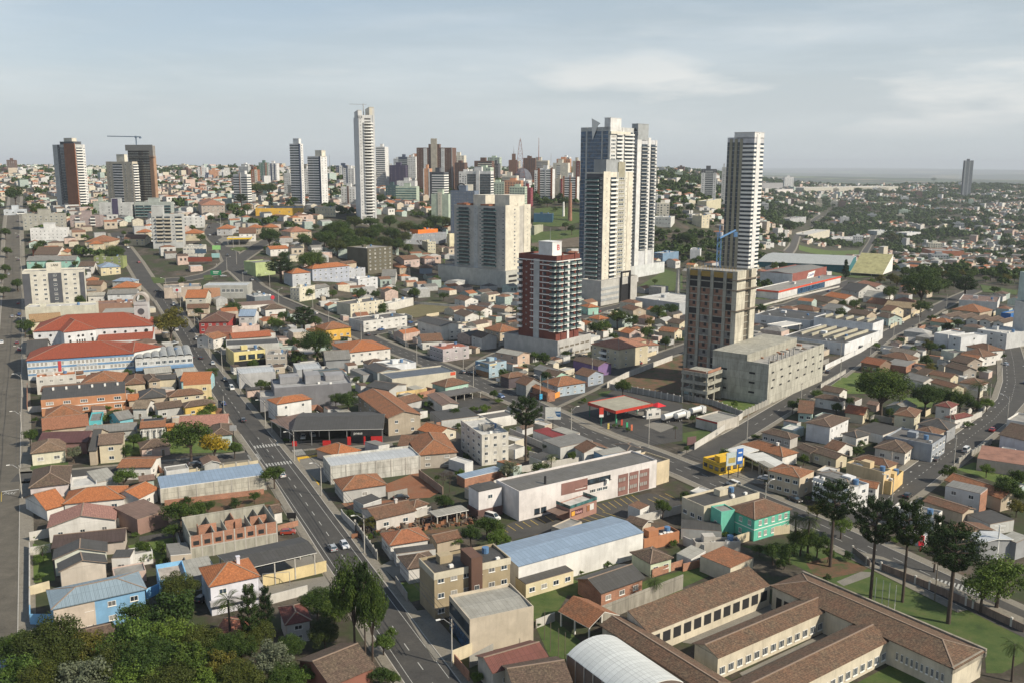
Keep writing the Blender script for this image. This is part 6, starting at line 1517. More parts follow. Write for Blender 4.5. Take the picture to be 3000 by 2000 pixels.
H('d',(1890,790),(2420,752),(2225,702),9.0,'flat',(.20,.20,.215),fmt((.3,.3,.3)),'charcoal grey rendered complex with stepped roof blocks',win='none',extra=grey_complex,cat='commercial building',name='commercial_building',anchor='the charcoal grey complex');H('d',(1790,852),(1892,846),(1865,802),6.0,'flat',(.24,.24,.25),fmt((.4,.38,.34)),'lower charcoal front block by the avenue',win='none')
H('d',(1645,692),(1898,674),(1850,630),6.6,'pgx',(.46,.46,.46),SL,'grey shop with bright white metal roof at the junction',pitch=.1,win='none',anchor='the grey shop with white metal roof');H('d',(2045,664),(2222,652),(2160,610),7.0,'pgx',(.40,.41,.42),SL,'grey warehouse with pale blue metal roof',pitch=.06,win='none');H('d',(2228,722),(2400,705),(2351,647),6.4,'gx',GRY,smt((.11,.14,.15)),'dark teal sheeted roof right of the pale blue one',win='none',pitch=.1)
def yellow_shop(r,w,d,h):
 band(r,w,d,0,2.8,MK,.1,'f','shop_base');
 for i in range(3):mk('window',tmpl('win3',MK,MG)[0],r,(-w/2+w*(i+.95)/3.5,-d/2,3.5),0,(w*.22,1,2.2))
H('d',(1610,545),(1827,524),(1790,482),7.4,'flat',(.70,.60,.28),FD,'pale yellow shop with black base and three windows',win='none',extra=yellow_shop,anchor='the pale yellow shop');H('d',(1560,500),(1922,481),(1880,441),8.2,'pgx',(.52,.52,.50),SD,'long grey building behind the pale yellow shop',pitch=.05,win='none');H('d',(1830,560),(1972,556),(1940,521),6.6,'flat',(.46,.42,.37),FG,'beige office block right of the yellow shop',win={'f':(3,2)},floors=2)
H('d',(1365,348),(1578,343),(1540,277),6.0,'hip',(.40,.05,.045),tmt((.16,.08,.06),.4),'deep red house with dark hipped roof',win={'f':4},anchor='the deep red house');H('d',(1640,305),(1757,303),(1722,264),6.6,'gx',(.6,.6,.58),SB,'white two storey house with light blue roof',win={'f':(2,2)},floors=2);H('d',(1585,378),(1788,355),(1772,345),5.2,'flat',(.58,.45,.39),FG,'long pink rendered building beside the red house',win='none');H('d',(1410,413),(1582,408),(1562,374),4.8,'shed',(.3,.12,.08),smt((.22,.09,.06)),'brown red sheet roof behind the pink building',win='none');H('d',(1470,460),(1567,430),(1530,392),5,'gx',WHT,TOD,'white gabled roof with orange stripes');H('d',(1600,457),(1872,434),(1852,404),5,'gx',BEI,tmt((.42,.13,.06),.15),'long brick red roof behind the grey building',win='none')
def shop_bays(r,w,d,h):
 for i in range(5):mk('window',tmpl('win3',MW,MG)[0],r,(-w/2+w*(.46+.1*i),-d/2,h*.42),0,(w*.085,1,2.2))
 band(r,w,d,0,h*.8,plain('panel_peach',(.55,.30,.18)),.08,'f','peach_panel',0,.38)
H('d',(1400,97),(1703,92),(1690,52),8.0,'pgx',(.42,.42,.39),SL,'grey clad showroom with white metal roof and peach wing',pitch=.08,win='none',extra=shop_bays,cat='showroom',name='showroom',anchor='the grey clad showroom');H('d',(1130,117),(1390,98),(1380,57),6.0,'flat',(.5,.42,.35),FG,'long pinkish shed left of the showroom',win='none');H('d',(1755,174),(1885,160),(1800,134),6.0,'flat',(.20,.23,.25),FL,'dark grey box shop with round red sign',win='none',par=.2,extra=lambda r,w,d,h:(lambda m:(m.tube((w*.44,-d/2-.3,h-1.3),(w*.44,-d/2-.004,h-1.3),1.3,1.3,16),m.build('round_sign',[plain('round_red',(.5,.03,.05))],r)))(MB()),anchor='the dark grey box shop')
H('d',(2062,110),(2170,94),(2122,73),8.6,'flat',(.64,.60,.48),FL,'cream three storey corner building',win={'f':(2,1),'l':(3,1.2)},floors=3,anchor='the cream three storey corner building');H('d',(2172,118),(2260,110),(2230,78),6,'hip',(.5,.52,.52),SG,'grey house right of the cream corner building');H('d',(205,348),(425,328),(385,290),6.0,'gx',CRM,tmt((.42,.27,.14),.2),'cream house with straw coloured roof before the church');H('d',(2240,600),(2420,590),(2351,548),4.6,'gx',GRY,SG,'grey gabled shed behind the teal roof',win='none')
HG=[((230,1067),(400,1062),(380,1017),5.2,'gx',WHT,TD,'white gabled house with dark roof left of centre'),((218,1032),(385,1027),(370,1002),4.6,'gx',(.55,.15,.08),TO,'red walled house with orange roof'),((395,1050),(470,1046),(460,1010),5,'gy',CRM,TO,'little cream house with orange gable'),((178,1107),(522,1094),(500,1067),5.4,'gx',(.32,.56,.48),SG,'long mint green house with grey roof'),((355,1082),(515,1075),(500,1060),5.4,'hip',MINT,TO,'orange roof behind the long mint house'),((580,977),(757,974),(735,932),5,'hip',CRM,TOD,'wide brown orange roof above the green block'),((608,987),(712,982),(692,957),5,'hip',CRM,TO,'bright orange roof in front of the wide brown one'),((690,1152),(835,1137),(800,1107),5,'hip',(.66,.58,.38),SB,'cream villa with blue grey hipped roof'),((540,1140),(650,1135),(635,1110),5,'gx',WHT,TD,'white house with dark brown roof near villa'),((1490,882),(1600,880),(1586,852),5,'hip',(.5,.5,.5),TO,'orange roofed house by the curving avenue'),((1645,917),(1765,912),(1745,882),6,'gx',WHT,TB,'white house with brown gables behind the petrol station'),((1820,872),(1925,870),(1905,845),5,'hip',BEI,TO,'vivid orange roof right of the petrol station'),((1700,875),(1800,873),(1785,850),5,'hip',BEI,TO,'pale orange roof behind the petrol station'),((2165,1290),(2275,1285),(2250,1258),6,'gx',LGR,SG,'pale grey gabled house right of pines'),((850,950),(1000,948),(985,925),5,'gx',CRM,TB,'brown roof beside the striped tower'),((935,905),(1020,903),(1010,880),5,'hip',CRM,TO,'orange roof left of the striped tower'),((2000,905),(2150,900),(2130,870),5,'hip',BEI,TP,'pinkish roof beneath the dark wood'),((1860,1020),(1990,1015),(1970,995),5,'gx',WHT,TO,'orange roof beside the dark round trees'),((1260,915),(1385,912),(1370,885),5.4,'hip',CRM,TO,'cream house with orange roof right of the striped tower')]
for q in HG:H('g',*q[:7],q[7])
H('g',(645,1068),(845,1067),(830,1052),8.4,'flat',(.26,.30,.12),FG,'olive green three storey block',win={'f':(4,1.6)},floors=3,anchor='the olive green block');H('g',(1385,718),(1552,714),(1530,687),10,'hip',(.44,.38,.33),TP,'brown four storey flats with orange hipped roof',win={'f':(5,1.6)},floors=3,cat='apartment block',name='apartment_block',anchor='the brown flats with orange roof');H('g',(1258,803),(1405,798),(1380,777),9,'flat',(.62,.62,.60),FL,'white block with square openings beyond the striped tower',win={'f':(4,1.4)},floors=3)
H('g',(1760,737),(2090,734),(2070,712),7,'flat',(.66,.40,.06),FG,'long mustard yellow hall',win={'f':(5,1.4)},floors=1,anchor='the long mustard yellow hall');H('g',(2175,730),(2312,730),(2300,717),9,'flat',(.64,.58,.42),FL,'cream block with two rows of small windows',win={'f':(7,1.0)},floors=2);H('g',(1760,1118),(1895,1102),(1870,1067),9,'pgx',(.42,.50,.24),SG,'lime green three storey block with grey roof',win='none',anchor='the lime green block');H('g',(1260,1010),(1400,1005),(1385,970),7,'pgx',(.62,.60,.54),SLT,'long cream shop row right of the striped tower',win={'f':(6,2)},floors=2)
H('g',(2012,1187),(2145,1190),(2122,1157),9,'hip',(.50,.52,.55),TO,'pale grey block with orange hipped roof',win={'f':(2,1)},floors=3,anchor='the pale grey block with orange roof');H('g',(2150,1145),('h',60,1165),('h',20,1128),9.4,'hip',(.40,.43,.50),TO,'long slate and white striped flats with orange roof',win={'f':(7,1.4)},floors=3,cat='apartment block',name='apartment_block',anchor='the slate and white striped flats')
HH=[((180,1022),(352,1040),(428,990),19,'flat',(.13,.12,.085),FG,'dark olive brown six storey apartment block',{'f':(5,1.6),'r':(3,1.6)},6),((400,907),(725,920),(757,887),9,'flat',(.26,.28,.31),FG,'long slate grey building with slit windows',{'f':(20,.8)},2),((528,882),(665,893),(757,869),13,'flat',(.78,.20,.03),SG,'orange banded roof block behind the slate building','none',1),((595,972),(650,980),(715,957),9,'flat',(.60,.56,.42),FL,'cream three storey school annex',{'f':(3,1.4),'r':(3,1.4)},3),((728,907),(745,912),(773,902),14,'flat',(.62,.57,.40),FL,'narrow cream tower block beside the slate building','none',4),((400,1152),(480,1162),(560,1127),5,'hip',BEI,TO,'bright orange villa below the brown block','auto',2),((432,1092),(545,1102),(600,1072),5,'gx',PNK,TB,'pink gabled house right of the brown block','auto',1),((572,1080),(650,1087),(680,1067),6,'hip',PNK,TP,'salmon house with tiled roof by the cream podium','auto',2),((535,1142),(630,1152),(666,1132),5,'hip',(.35,.42,.5),TB,'slate blue walled house with dark roof','auto',1),((40,1152),(165,1157),(195,1142),7,'flat',(.46,.48,.52),FG,'grey blue flat roofed two storey house',{'f':(3,1.4)},2),((115,1217),(250,1227),(318,1207),6.4,'flat',(.62,.63,.65),FL,'white flat roofed house with glass front',{'f':(3,1.8)},2),((275,1197),(375,1217),(430,1187),5,'gx',LGR,SG,'grey gabled house with ridge lights','auto',1),((20,1120),(110,1125),(130,1100),5,'gx',BEI,TB,'brown roof beyond the grey blue house','auto',1),((1325,775),(1455,778),(1485,757),9,'flat',(.03,.10,.17),FG,'dark blue glass showroom','none',2),((1310,860),(1330,862),(1345,830),9,'flat',(.40,.40,.30),FL,'small olive grey hall on the meadow','none',2),((2160,700),(2190,705),(2225,680),12,'flat',(.66,.67,.68),FL,'white slab building right of the white towers','none',3),((2145,800),(2270,815),(2320,785),9,'flat',(.60,.60,.56),FL,'long pale commercial building right of the white towers',{'f':(6,2)},2),((2145,1040),(2215,1050),(2240,1010),9,'flat',(.18,.28,.40),FL,'blue and white office behind the white podium',{'f':(3,2)},3)]
for q in HH:H('h',*q[:7],q[7],win=q[8],floors=q[9],pitch=.35 if q[4]in('hip','gx')else 0)
def store():
 def ex(r,w,d,h):
  m=MB();x=-w/2+w*.40;m.poly([(x,-d/2-.2,h-7.4),(x+w*.20,-d/2-.2,h-6.4),(x+w*.245,-d/2-.2,h-1.2),(x+w*.045,-d/2-.2,h-2.0)]);m.poly([(x,-d/2-.1,h-7.4),(x+w*.20,-d/2-.1,h-6.4),(x+w*.245,-d/2-.1,h-1.2),(x+w*.045,-d/2-.1,h-2.0)][::-1]);m.build('sign_board',[MW],r)
  lettering('Condor',3.4,plain('sign_blue',(.01,.05,.30)),r,(x+w*.125,-d/2-.26,h-4.0),(R(90),R(-4),0),1.15)
  band(r,w,d,0,h-.4,wmt((.62,.64,.66)),.12,'l','white_panel')
 H('i',(757,1182),(993,1134),(495,1172),12,'pgx',(.27,.09,.07),SG,'brick red supermarket hall with slanted white sign',pitch=.12,win='none',extra=ex,cat='supermarket',name='supermarket',anchor='the brick red supermarket hall')
 def ex2(r,w,d,h):
  band(r,w,d,h-1.2,h+.05,plain('stripe_orange',(.62,.08,.035)),.35,'fl','orange_fascia');band(r,w,d,.3,h-1.6,MGB,.1,'f','shopfront',.28,.72)
 H('i',(660,1302),(1090,1198),(495,1285),6.2,'flat',(.64,.64,.63),FG,'long white shopfront annex with orange red fascia',win='none',extra=ex2,cat='supermarket annex',name='supermarket_annex')
store()
H('i',(515,1072),(1152,1112),(760,1045),8.5,'gx',(.03,.16,.18),smt((.42,.44,.43),0,2),'huge low arena with pale grey roof and teal glass',pitch=.05,win='none',caps=False,cat='arena',name='arena',anchor='the huge pale roofed arena')
canopy('i',(1152,1172),(1378,1184),(1352,1160),3,fmt((.36,.34,.17)),'tan sloping canopy beside the arena',kind='shed',pitch=.42,n=4)
HI=[((738,800),(850,808),(858,785),11,'flat',(.42,.43,.44),FG,'grey four storey block on the far right hillside',{'f':(6,2)},4),((865,900),(1012,915),(1020,885),11,'flat',(.58,.54,.45),FL,'cream four storey block on the right hillside',{'f':(7,2)},4),((1035,935),(1210,948),(1222,928),7,'flat',(.62,.63,.64),FL,'long low white building on the right hillside','none',1),((1258,885),(1340,892),(1348,872),7,'flat',(.5,.52,.52),FL,'pale grey sheds on the right hillside','none',1),((1470,900),(1545,905),(1555,885),8,'flat',(.64,.65,.66),FL,'white stepped building on the right hillside',{'f':(3,3)},2),((1648,1012),(1715,1018),(1728,1002),12,'flat',(.42,.17,.10),FG,'red brick three storey block by the dirt road',{'f':(2,2)},3),((710,570),(835,592),(972,565),16,'flat',(.50,.48,.42),FL,'vast cream shopping mall on the far hill','none',1),((972,575),(1010,582),(1090,560),15,'flat',(.62,.58,.48),FL,'lighter east wing of the far shopping mall','none',1),((545,580),(690,592),(710,560),14,'flat',(.26,.26,.27),FG,'dark grey wing of the far shopping mall','none',1),((652,612),(760,618),(790,605),9,'flat',(.64,.60,.58),FL,'white and red shop before the far mall','none',1),((52,1018),(120,1025),(155,1005),9,'flat',(.64,.65,.66),FG,'white cubic house left of the round white tower',{'r':(2,2)},2),((165,680),(265,690),(285,665),12,'flat',(.54,.50,.36),FL,'large beige hall left of the round white tower','none',1),((132,790),(185,795),(205,778),13,'flat',(.60,.54,.40),FL,'narrow cream flats left of the round white tower',{'f':(2,2)},4)]
for q in HI:H('i',*q[:7],q[7],win=q[8],floors=q[9])
def gas():
 red=plain('station_red',(.45,.045,.03),.4);grn=plain('station_green',(.03,.16,.10),.5)
 r=canopy('e',(1700,890),(1892,950),(2125,892),5.6,smt((.38,.36,.28),0,2.4,.6,.4),'large petrol station canopy with red fascia on green posts',kind='flat',n=3,post=grn,cat='petrol station',name='petrol_station_canopy',fascia=red,fh=.9)
 for i,(x,y)in enumerate([(1840,975),(1960,960),(2040,945)]):
  p=hit(*P('e',x,y));o=root('fuel_pump',['leftmost','middle','rightmost'][i]+' fuel pump under the red edged canopy','fuel pump',(p.x,p.y,0.03),.7);m=MB();m.box(-.4,.4,-.25,.25,0,1.7);m.build('body',[MW],o);m=MB();m.box(-.3,.3,-.28,-.252,1.0,1.5);m.build('display',[MK],o)
 H('e',(2085,935),(2105,945),(2160,915),3.4,'flat',WHT,FG,'small station shop with blue and white doors',win={'r':2},floors=1)
 r=canopy('g',(1565,948),(1728,942),(1695,917),5.5,FL,'far petrol station canopy with bright yellow fascia',kind='flat',n=3,cat='petrol station',name='petrol_station_canopy',fascia=plain('station_yellow',(.75,.50,.03)),fh=1.0)
gas()
def tyre_shop():
 red=plain('shop_red',(.50,.025,.025),.5)
 r=canopy('d',(2010,1083),('e',290,1070),('e',215,950),5.6,SD,'sprawling black roofed car workshop with red base',n=6,pitch=.16,post=plain('post_grey',(.2,.2,.2)),cat='car workshop',name='car_workshop')
 c=r.location;w=0
 f,g,dd=P('d',2010,1083),P('e',290,1070),P('e',215,950);cc,yaw,w,d=frame_from(f,g,dd,5.6)
 for x0,x1,m_ in((.0,.05,red),(.33,.42,red),(.60,.64,red),(.78,.80,red),(.86,.985,red)):
  m=MB();m.box(-w/2+w*x0,-w/2+w*x1,-d/2+.1,-d/2+.35,0,3.0 if x0>.5 else 1.8);m.build('red_panel',[m_],r)
 m=MB();m.box(-w/2+w*.42,-w/2+w*.60,-d/2+.1,-d/2+.35,0,2.4);m.build('banner',[MK],r)
 m=MB();m.box(-w/2+w*.64,-w/2+w*.98,-d/2+.12,-d/2+.36,3.1,5.3);m.build('sign_board',[MK],r)
 lettering('pneus',1.3,MW,r,(w*.22,-d/2+.09,4.2),(R(90),0,0))
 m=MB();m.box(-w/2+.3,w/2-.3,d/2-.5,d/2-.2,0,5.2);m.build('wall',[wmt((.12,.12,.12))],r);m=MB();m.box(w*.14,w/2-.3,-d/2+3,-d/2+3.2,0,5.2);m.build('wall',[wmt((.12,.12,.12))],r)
 canopy('d',(1858,1010),(1990,1078),(2100,985),4.6,SBR,'low brown side roof of the car workshop',kind='shed',n=3,pitch=.05)
tyre_shop()
M_OLIVE=plain('slot_olive',(.15,.13,.10),.8)
def Z1(x,y=0):return(x/3.36,380+y/3.36)
def Z2(x,y=0):return(700+x/3.92,280+y/3.92)
def Z3(x,y=0):return(1180+x/4.356,380+y/4.356)
def Z4(x,y=0):return(1680+x/2.8,340+y/2.8)
W_WH=wmt((.68,.68,.67),.2);W_CR=wmt((.68,.64,.54),.25);W_BE=wmt((.52,.47,.38),.25);W_GR=wmt((.34,.36,.37),.25);W_LG=wmt((.50,.51,.50),.25)
W_RED=wmt((.16,.045,.032),.2);W_DG=wmt((.09,.095,.11),.2);W_BRN=wmt((.30,.12,.06),.15);W_DB=wmt((.14,.08,.06),.2);W_PUR=wmt((.06,.05,.10),.2);W_NAVY=wmt((.05,.07,.12),.2);W_OLV=wmt((.34,.32,.24),.3)
W_MAUVE=wmt((.36,.29,.28),.25);W_SAL=wmt((.56,.30,.18),.2);W_MNT=wmt((.46,.54,.44),.2)
def red_extra(r,w,d,H):
 m=MB();m.box(-w/2-.5,w/2+.6,-d/2-.6,d/2+.4,H-3.0,H-2.6);m.build('roof_ledge',[MW],r)
 lettering('B',4.0,plain('sign_red2',(.55,.02,.02)),r,(w*.205,d*.05,H+3.0),(R(90),0,R(90)),1.0)
 m=MB();m.tube((w*.02,0,H+6),(w*.02,0,H+13),.12,.04,5);m.build('antenna',[MS],r)
tower('residential_tower','dark red brick tower with white balconies and letter B',(1520,742),1631,('x',1699),-40,471,W_RED,[('b',.8,MW),('n',1.5),('k',.75),('v',1.1,W_LG,-2.2),('k',2.0),('p',.25),('B',1.0,MW,M_RAIL)],[('B',1.0,MW,M_RAIL),('v',.25,W_RED,1.2),('B',1.0,MW,M_RAIL),('v',.42,W_WH,-2.5),('B',1.0,MW,M_RAIL),('v',.25,W_RED,1.2),('B',.9,MW,M_RAIL)],z_first=13.5,tops=[(.34,.70,.3,.7,6.0,W_WH)],extra=red_extra,anchor='the red brick tower')
def slots(r,w,d,H):
 for k in(H-4.2,H-8.2):
  for i in range(6):m=MB();y=-d/2+d*(i+.35)/6.4;m.box(w/2+.004,w/2+.05,y,y+d/6.4*.72,k,k+.9);m.build('slot_window',[M_OLIVE],r)
tower('tower_podium','pale grey garage podium under the red brick tower',(1477,975),1634,('x',1731),-40,474,wmt((.46,.45,.43),.3),None,None,extra=slots,cat='parking podium',anchor='the grey podium')
BR2=brick_mat((.30,.13,.075))
def frame_extra(r,w,d,H):
 n=int(H/3.05)
 for k in range(1,n):
  m=MB();z=k*3.05;m.box(-w/2-.14,w/2+.14,-d/2-.14,-d/2-.004,z-.35,z+.1);m.build('floor_slab',[MR],r)
 q=random.Random(12);cells=[(.07,.235),(.305,.50),(.57,.765),(.83,.97)];GB=cmt((.22,.21,.2),2)
 for k in range(n):
  for x0,x1 in cells:
   z=k*3.05+.12;r_=q.random();xa,xb=-w/2+w*x0,-w/2+w*x1;xm=xa+(xb-xa)*q.choice((.35,.6,.5))
   if k>=n-2 or r_<.14:m=MB();m.box(xa,xb,-d/2-.03,-d/2-.004,z,z+2.55);m.build('open_bay',[MD],r);continue
   m=MB();m.box(xa,xm-.7,-d/2-.1,-d/2-.004,z,z+2.55);m.box(xm-.7,xm+.7,-d/2-.1,-d/2-.004,z,z+1);m.box(xm+.7,xb,-d/2-.1,-d/2-.004,z,z+2.55);m.build('brick_infill',[BR2 if r_<.8 else GB],r)
   m=MB();m.box(xm-.7,xm+.7,-d/2-.03,-d/2-.004,z+1,z+2.55);m.build('window_opening',[MD],r)
 for fx in(.0,.235,.50,.765):
  m=MB();x=-w/2+w*fx;m.box(x,x+1.5,-d/2-.5,-d/2-.15,0,H);m.build('concrete_column',[MR],r)
 m=MB()
 m.box(w/2-1,w/2+1.2,-d/2-.8,-d/2+d*.42,0,H+.3);m.box(w/2-1,w/2+1.2,d*.22,d/2,0,H+.3);m.build('lift_core',[cmt((.52,.49,.41),3.0)],r)
 m=MB();m.box(w/2+.01,w/2+.12,-d/2+d*.43,d*.21,0,H);m.build('shaft_wall',[M_OLIVE],r)  # dark fill between the core fins, the recess's shade put into its colour
 for k in range(1,n):m=MB();m.box(w/2+.13,w/2+.5,-d/2+d*.42,d*.22,k*3.05-.2,k*3.05+.1);m.build('floor_slab',[MR],r)
 for z in(H-3.6,H-8,H-17):m=MB();m.box(w/2-2,w/2+2.3,-d/2-1.9,d/2+1,z,z+.2);m.build('safety_platform',[MWD],r)
 m=MB()
 for i in range(16):x=-w/2+w*i/15;m.box(x-.05,x+.05,-d/2-.2,-d/2-.1,H,H+2)
 m.box(-w/2,w/2,-d/2-.2,-d/2-.1,H+1.1,H+1.2);m.build('guard_rail',[plain('shuttering_yellow',(.5,.3,.05))],r)
 m=MB();m.box(-w/2+1.5,w/2-1.2,-d/2-.16,-d/2-.01,H-3,H-.6);m.build('formwork',[plain('shuttering',(.34,.22,.05))],r)
tower('unfinished_tower','unfinished concrete tower with orange brick infill panels',(2014,786),2156,('x',2210),-40,410,wmt((.26,.25,.22),.8),None,None,z_first=.2,fh=3.05,extra=frame_extra,anchor='the unfinished brick and concrete tower',cat='building under construction')
def pod_extra(r,w,d,H):
 for j,z in enumerate((H-4.4,H-7.6,H-10.8)):
  for i in range(7):m=MB();y=-d/2+d*(i+.5+.12*(j%2))/7;m.box(w/2+.004,w/2+.06,y-1.1,y+1.1,z,z+.7);m.build('slot_window',[MD],r)
 for i,x in enumerate((-.28,.22)):
  for z in(H-5,H-9,H-13):m=MB();m.box(w*x-1.3,w*x+1.3,-d/2-.06,-d/2-.004,z,z+.8);m.build('slot_window',[MD],r)
 for i in range(7):m=MB();y=-d/2+d*(.06+.07*i);m.box(w/2-1.8,w/2-1.4,y,y+.4,H-1,H+2.2);m.build('column',[MC],r)
 m=MB();m.box(-w/2,w*.12,-d/2+.02,d/2-8,H-1,H+2.6);m.build('upper_block',[MR],r)
 for i in range(26):
  rn=random.Random(i);m=MB();x=rn.uniform(-w*.1,w*.42);y=rn.uniform(-d*.4,d*.42);a=rn.uniform(.8,3);m.box(x,x+a,y,y+a*rn.uniform(.3,1),H-.95,H-.95+rn.uniform(.2,.9));m.build('timber_stack',[(MWD,plain('debris_red',(.3,.14,.08)),MC)[i%3]],r)
tower('concrete_podium','bare concrete garage block with slit openings by street',(2088,1042),2253,('x',2415),-40,379,cmt((.42,.41,.36),3.2),None,None,extra=pod_extra,parapet=1.0,anchor='the bare concrete podium',cat='building under construction')
def frame3():
 p=at_dist(2003,1060,372);e=Vector((math.cos(R(-40)),math.sin(R(-40)),0));n=Vector((-e.y,e.x,0));c=p+e*5.5+n*6
 r=root('open_frame_building','open three storey concrete frame beside the unfinished tower','building under construction',(c.x,c.y,0),R(-40));THINGS.append(('the open concrete frame',c,8,r))
 for x in(-5.5,-.5,5.5):
  for y in(-6,0,6):m=MB();m.box(x-.35,x+.35,y-.35,y+.35,0,12);m.build('column',[MR],r)
 for z in(4.6,8.2,11.8):m=MB();m.box(-6,6,-6.4,6.4,z,z+.4);m.box(-6.05,6.05,-6.6,-6.41,z-.5,z+.9);m.box(6.01,6.2,-6.4,6.4,z-.5,z+.9);m.build('floor_slab',[MR],r)
 m=MB();m.box(-5.2,5.2,-6.5,-6.2,12.8,13.6);m.box(5.6,5.9,-6,5,12.8,13.8);m.build('brick_wall',[MBK],r)
 m=MB();m.box(-5.5,5.5,5.5,5.9,0,11.7);m.build('back_wall',[MR],r)
frame3()
tower('residential_tower','wide beige tower with two green balcony stacks and cream side',(1330,600),1480,('x',1554),-40,770,wmt((.50,.48,.44),.25),[('n',.5),('B',1.6,W_LG,MGG),('n',.6),('vn',.5,W_LG),('w',.6),('B',1.8,W_LG,MGG),('n',.6),('w',.5)],[('v',.9,W_CR,1.0),('vw',.9,W_CR),('v',.25,W_CR,2.0),('p',.7),('vn',1.0,W_CR,1.0)],z_first=15,fh=2.95,tops=[(.16,.20,.0,.2,1.5,W_BRN),(.26,.50,.25,.8,8,W_CR),(.68,.96,.25,.85,8.5,W_CR),(.05,.24,.02,.4,.9,W_BRN),(.52,.68,.02,.4,.9,W_BRN)],anchor='the wide beige tower')
tower('tower_podium','long pale podium wall beneath the wide beige tower',(1283,776),1482,('x',1560),-40,771,wmt((.50,.50,.46),.35),None,[('h',1),('h',1)],fh=4,z_first=3,cat='parking podium',anchor='the long pale podium')
tower('residential_tower','cream and black tower with white framed balconies',Z4(98,462),Z4(246)[0],('x',Z4(486)[0]),-40,654,W_CR,[('v',.3,W_LG),('vB',2.2,W_DG,-1),('vw',.6,W_DG,-1)],[('vn',1.1,W_CR,.5),('b',1.2,MW),('v',.12,W_LG),('vW',1.1,W_OLV,7),('v',.12,W_LG,8),('n',.5),('v',.8,W_CR,0)],z_first=16,tops=[(.30,.98,.1,.55,8.5,W_GR)],anchor='the cream and black tower')
def portal(r,w,d,H):
 m=MB();y0=-d/2+d*.50;y1=y0+d*.26
 m.box(w/2+.5,w/2+1.6,y0,y0+1,0,H+4.5);m.box(w/2+.5,w/2+1.6,y1-1,y1,0,H+4.5);m.box(w/2+.5,w/2+1.6,y0+1,y1-1,H+3.3,H+4.5);m.box(w/2+.004,w/2+.5,y0+1,y1-1,0,H-5);m.build('black_portal',[MK],r)
 for z in(3,6.8,10.6):m=MB();m.box(w/2+.004,w/2+.25,-d/2,d*.48-d/2,z,z+1.7);m.build('grey_stripe',[W_GR],r)
tower('tower_podium','striped cream podium with tall black portal',Z4(64,1338),Z4(228)[0],('x',Z4(524)[0]),-40,642,wmt((.46,.45,.42),.3),None,None,extra=portal,cat='parking podium',anchor='the striped podium with black portal',left=None)
def sail(r,w,d,H):
 m=MB();x=-w*.08;m.poly([(x,-d/2-.9,H-10),(x+5,-d/2-.9,H+1),(x+7.5,-d/2-.9,H+3),(x-1,-d/2-.9,H+7)]);m.poly([(x,-d/2-.5,H-10),(x+5,-d/2-.5,H+1),(x+7.5,-d/2-.5,H+3),(x-1,-d/2-.5,H+7)][::-1]);m.build('roof_sail',[MW],r)
 m=MB();m.box(w/2-1,w/2+1.5,-d/2-1,d*.3,H-5.5,H-3.5);m.build('curved_canopy',[W_CR],r)
tower('residential_tower','tallest tower with blue glass face and white balcony side',Z4(62,97),Z4(304)[0],('x',Z4(496)[0]),-40,776,W_LG,[('g',.9),('v',.18,W_LG,0),('g',2.4),('v',.18,W_LG,0),('g',.9),('v',.3,W_LG,0)],[('vW',.9,W_WH),('b',1,MW),('v',.2,W_WH,0),('b',1.6,MW)],z_first=12,tops=[(.80,1.0,.0,.45,7,W_WH)],extra=sail,anchor='the blue glass tower',parapet=2)
def lcs(r,w,d,H):
 me=text_mesh('LCS',3.6);me.materials.append(MK);o=mk('lettering',me,r,(w*.10,-d/2+d*.02-.06,H+4.6));o.rotation_euler=(R(90),0,0)
 m=MB();m.poly([(w*.10-2,-d/2+d*.02-.06,H+7),(w*.10+2,-d/2+d*.02-.06,H+7),(w*.10,-d/2+d*.02-.06,H+10)]);m.build('logo',[MK],r)
tower('residential_tower','slim white tower with dark tree logo on grey rooftop',Z4(473,196),Z4(524)[0],('x',Z4(686)[0]),-40,800,wmt((.55,.56,.58),.2),[('W',1),('W',1)],[('v',.7,W_WH,0),('B',1.2,MW,MG),('v',.45,W_WH,2),('B',.9,MW,MG),('v',.25,W_WH,0)],z_first=24,tops=[(.02,1.0,.02,.55,13,W_GR)],extra=lcs,anchor='the slim white tower')
tower('tower_podium','big blank white podium at the foot of slim white tower',(1800,778),1846,('x',1947),-40,800,wmt((.60,.62,.62),.2),None,[('v',.3,W_LG,-.1),('p',2)],cat='parking podium',anchor='the big blank white podium')
tower('residential_tower','dark glass tower with white corner column and letter K',(2132,404),2211,('x',2239),-40,676,wmt((.56,.56,.58),.15),[('g',.5,MG),('v',.55,W_OLV,-1),('g',.5,MG),('v',.55,W_OLV,-1),('g',.5,MG),('v',.55,W_OLV,-1),('s',2.3,MW,MG)],[('s',.5,MW,MG),('v',.8,W_WH,2.2),('s',.9,MW,MG)],z_first=3,fh=2.95,tops=[(.25,1.0,.0,1.0,3.4,W_WH)],anchor='the dark glass tower with white column',extra=lambda r,w,d,H:(lambda me:(me.materials.append(MK),setattr(mk('lettering',me,r,(w/2+.06,d*.0,H+1.6)),'rotation_euler',(R(90),0,R(90)))))(text_mesh('K',3.2)))
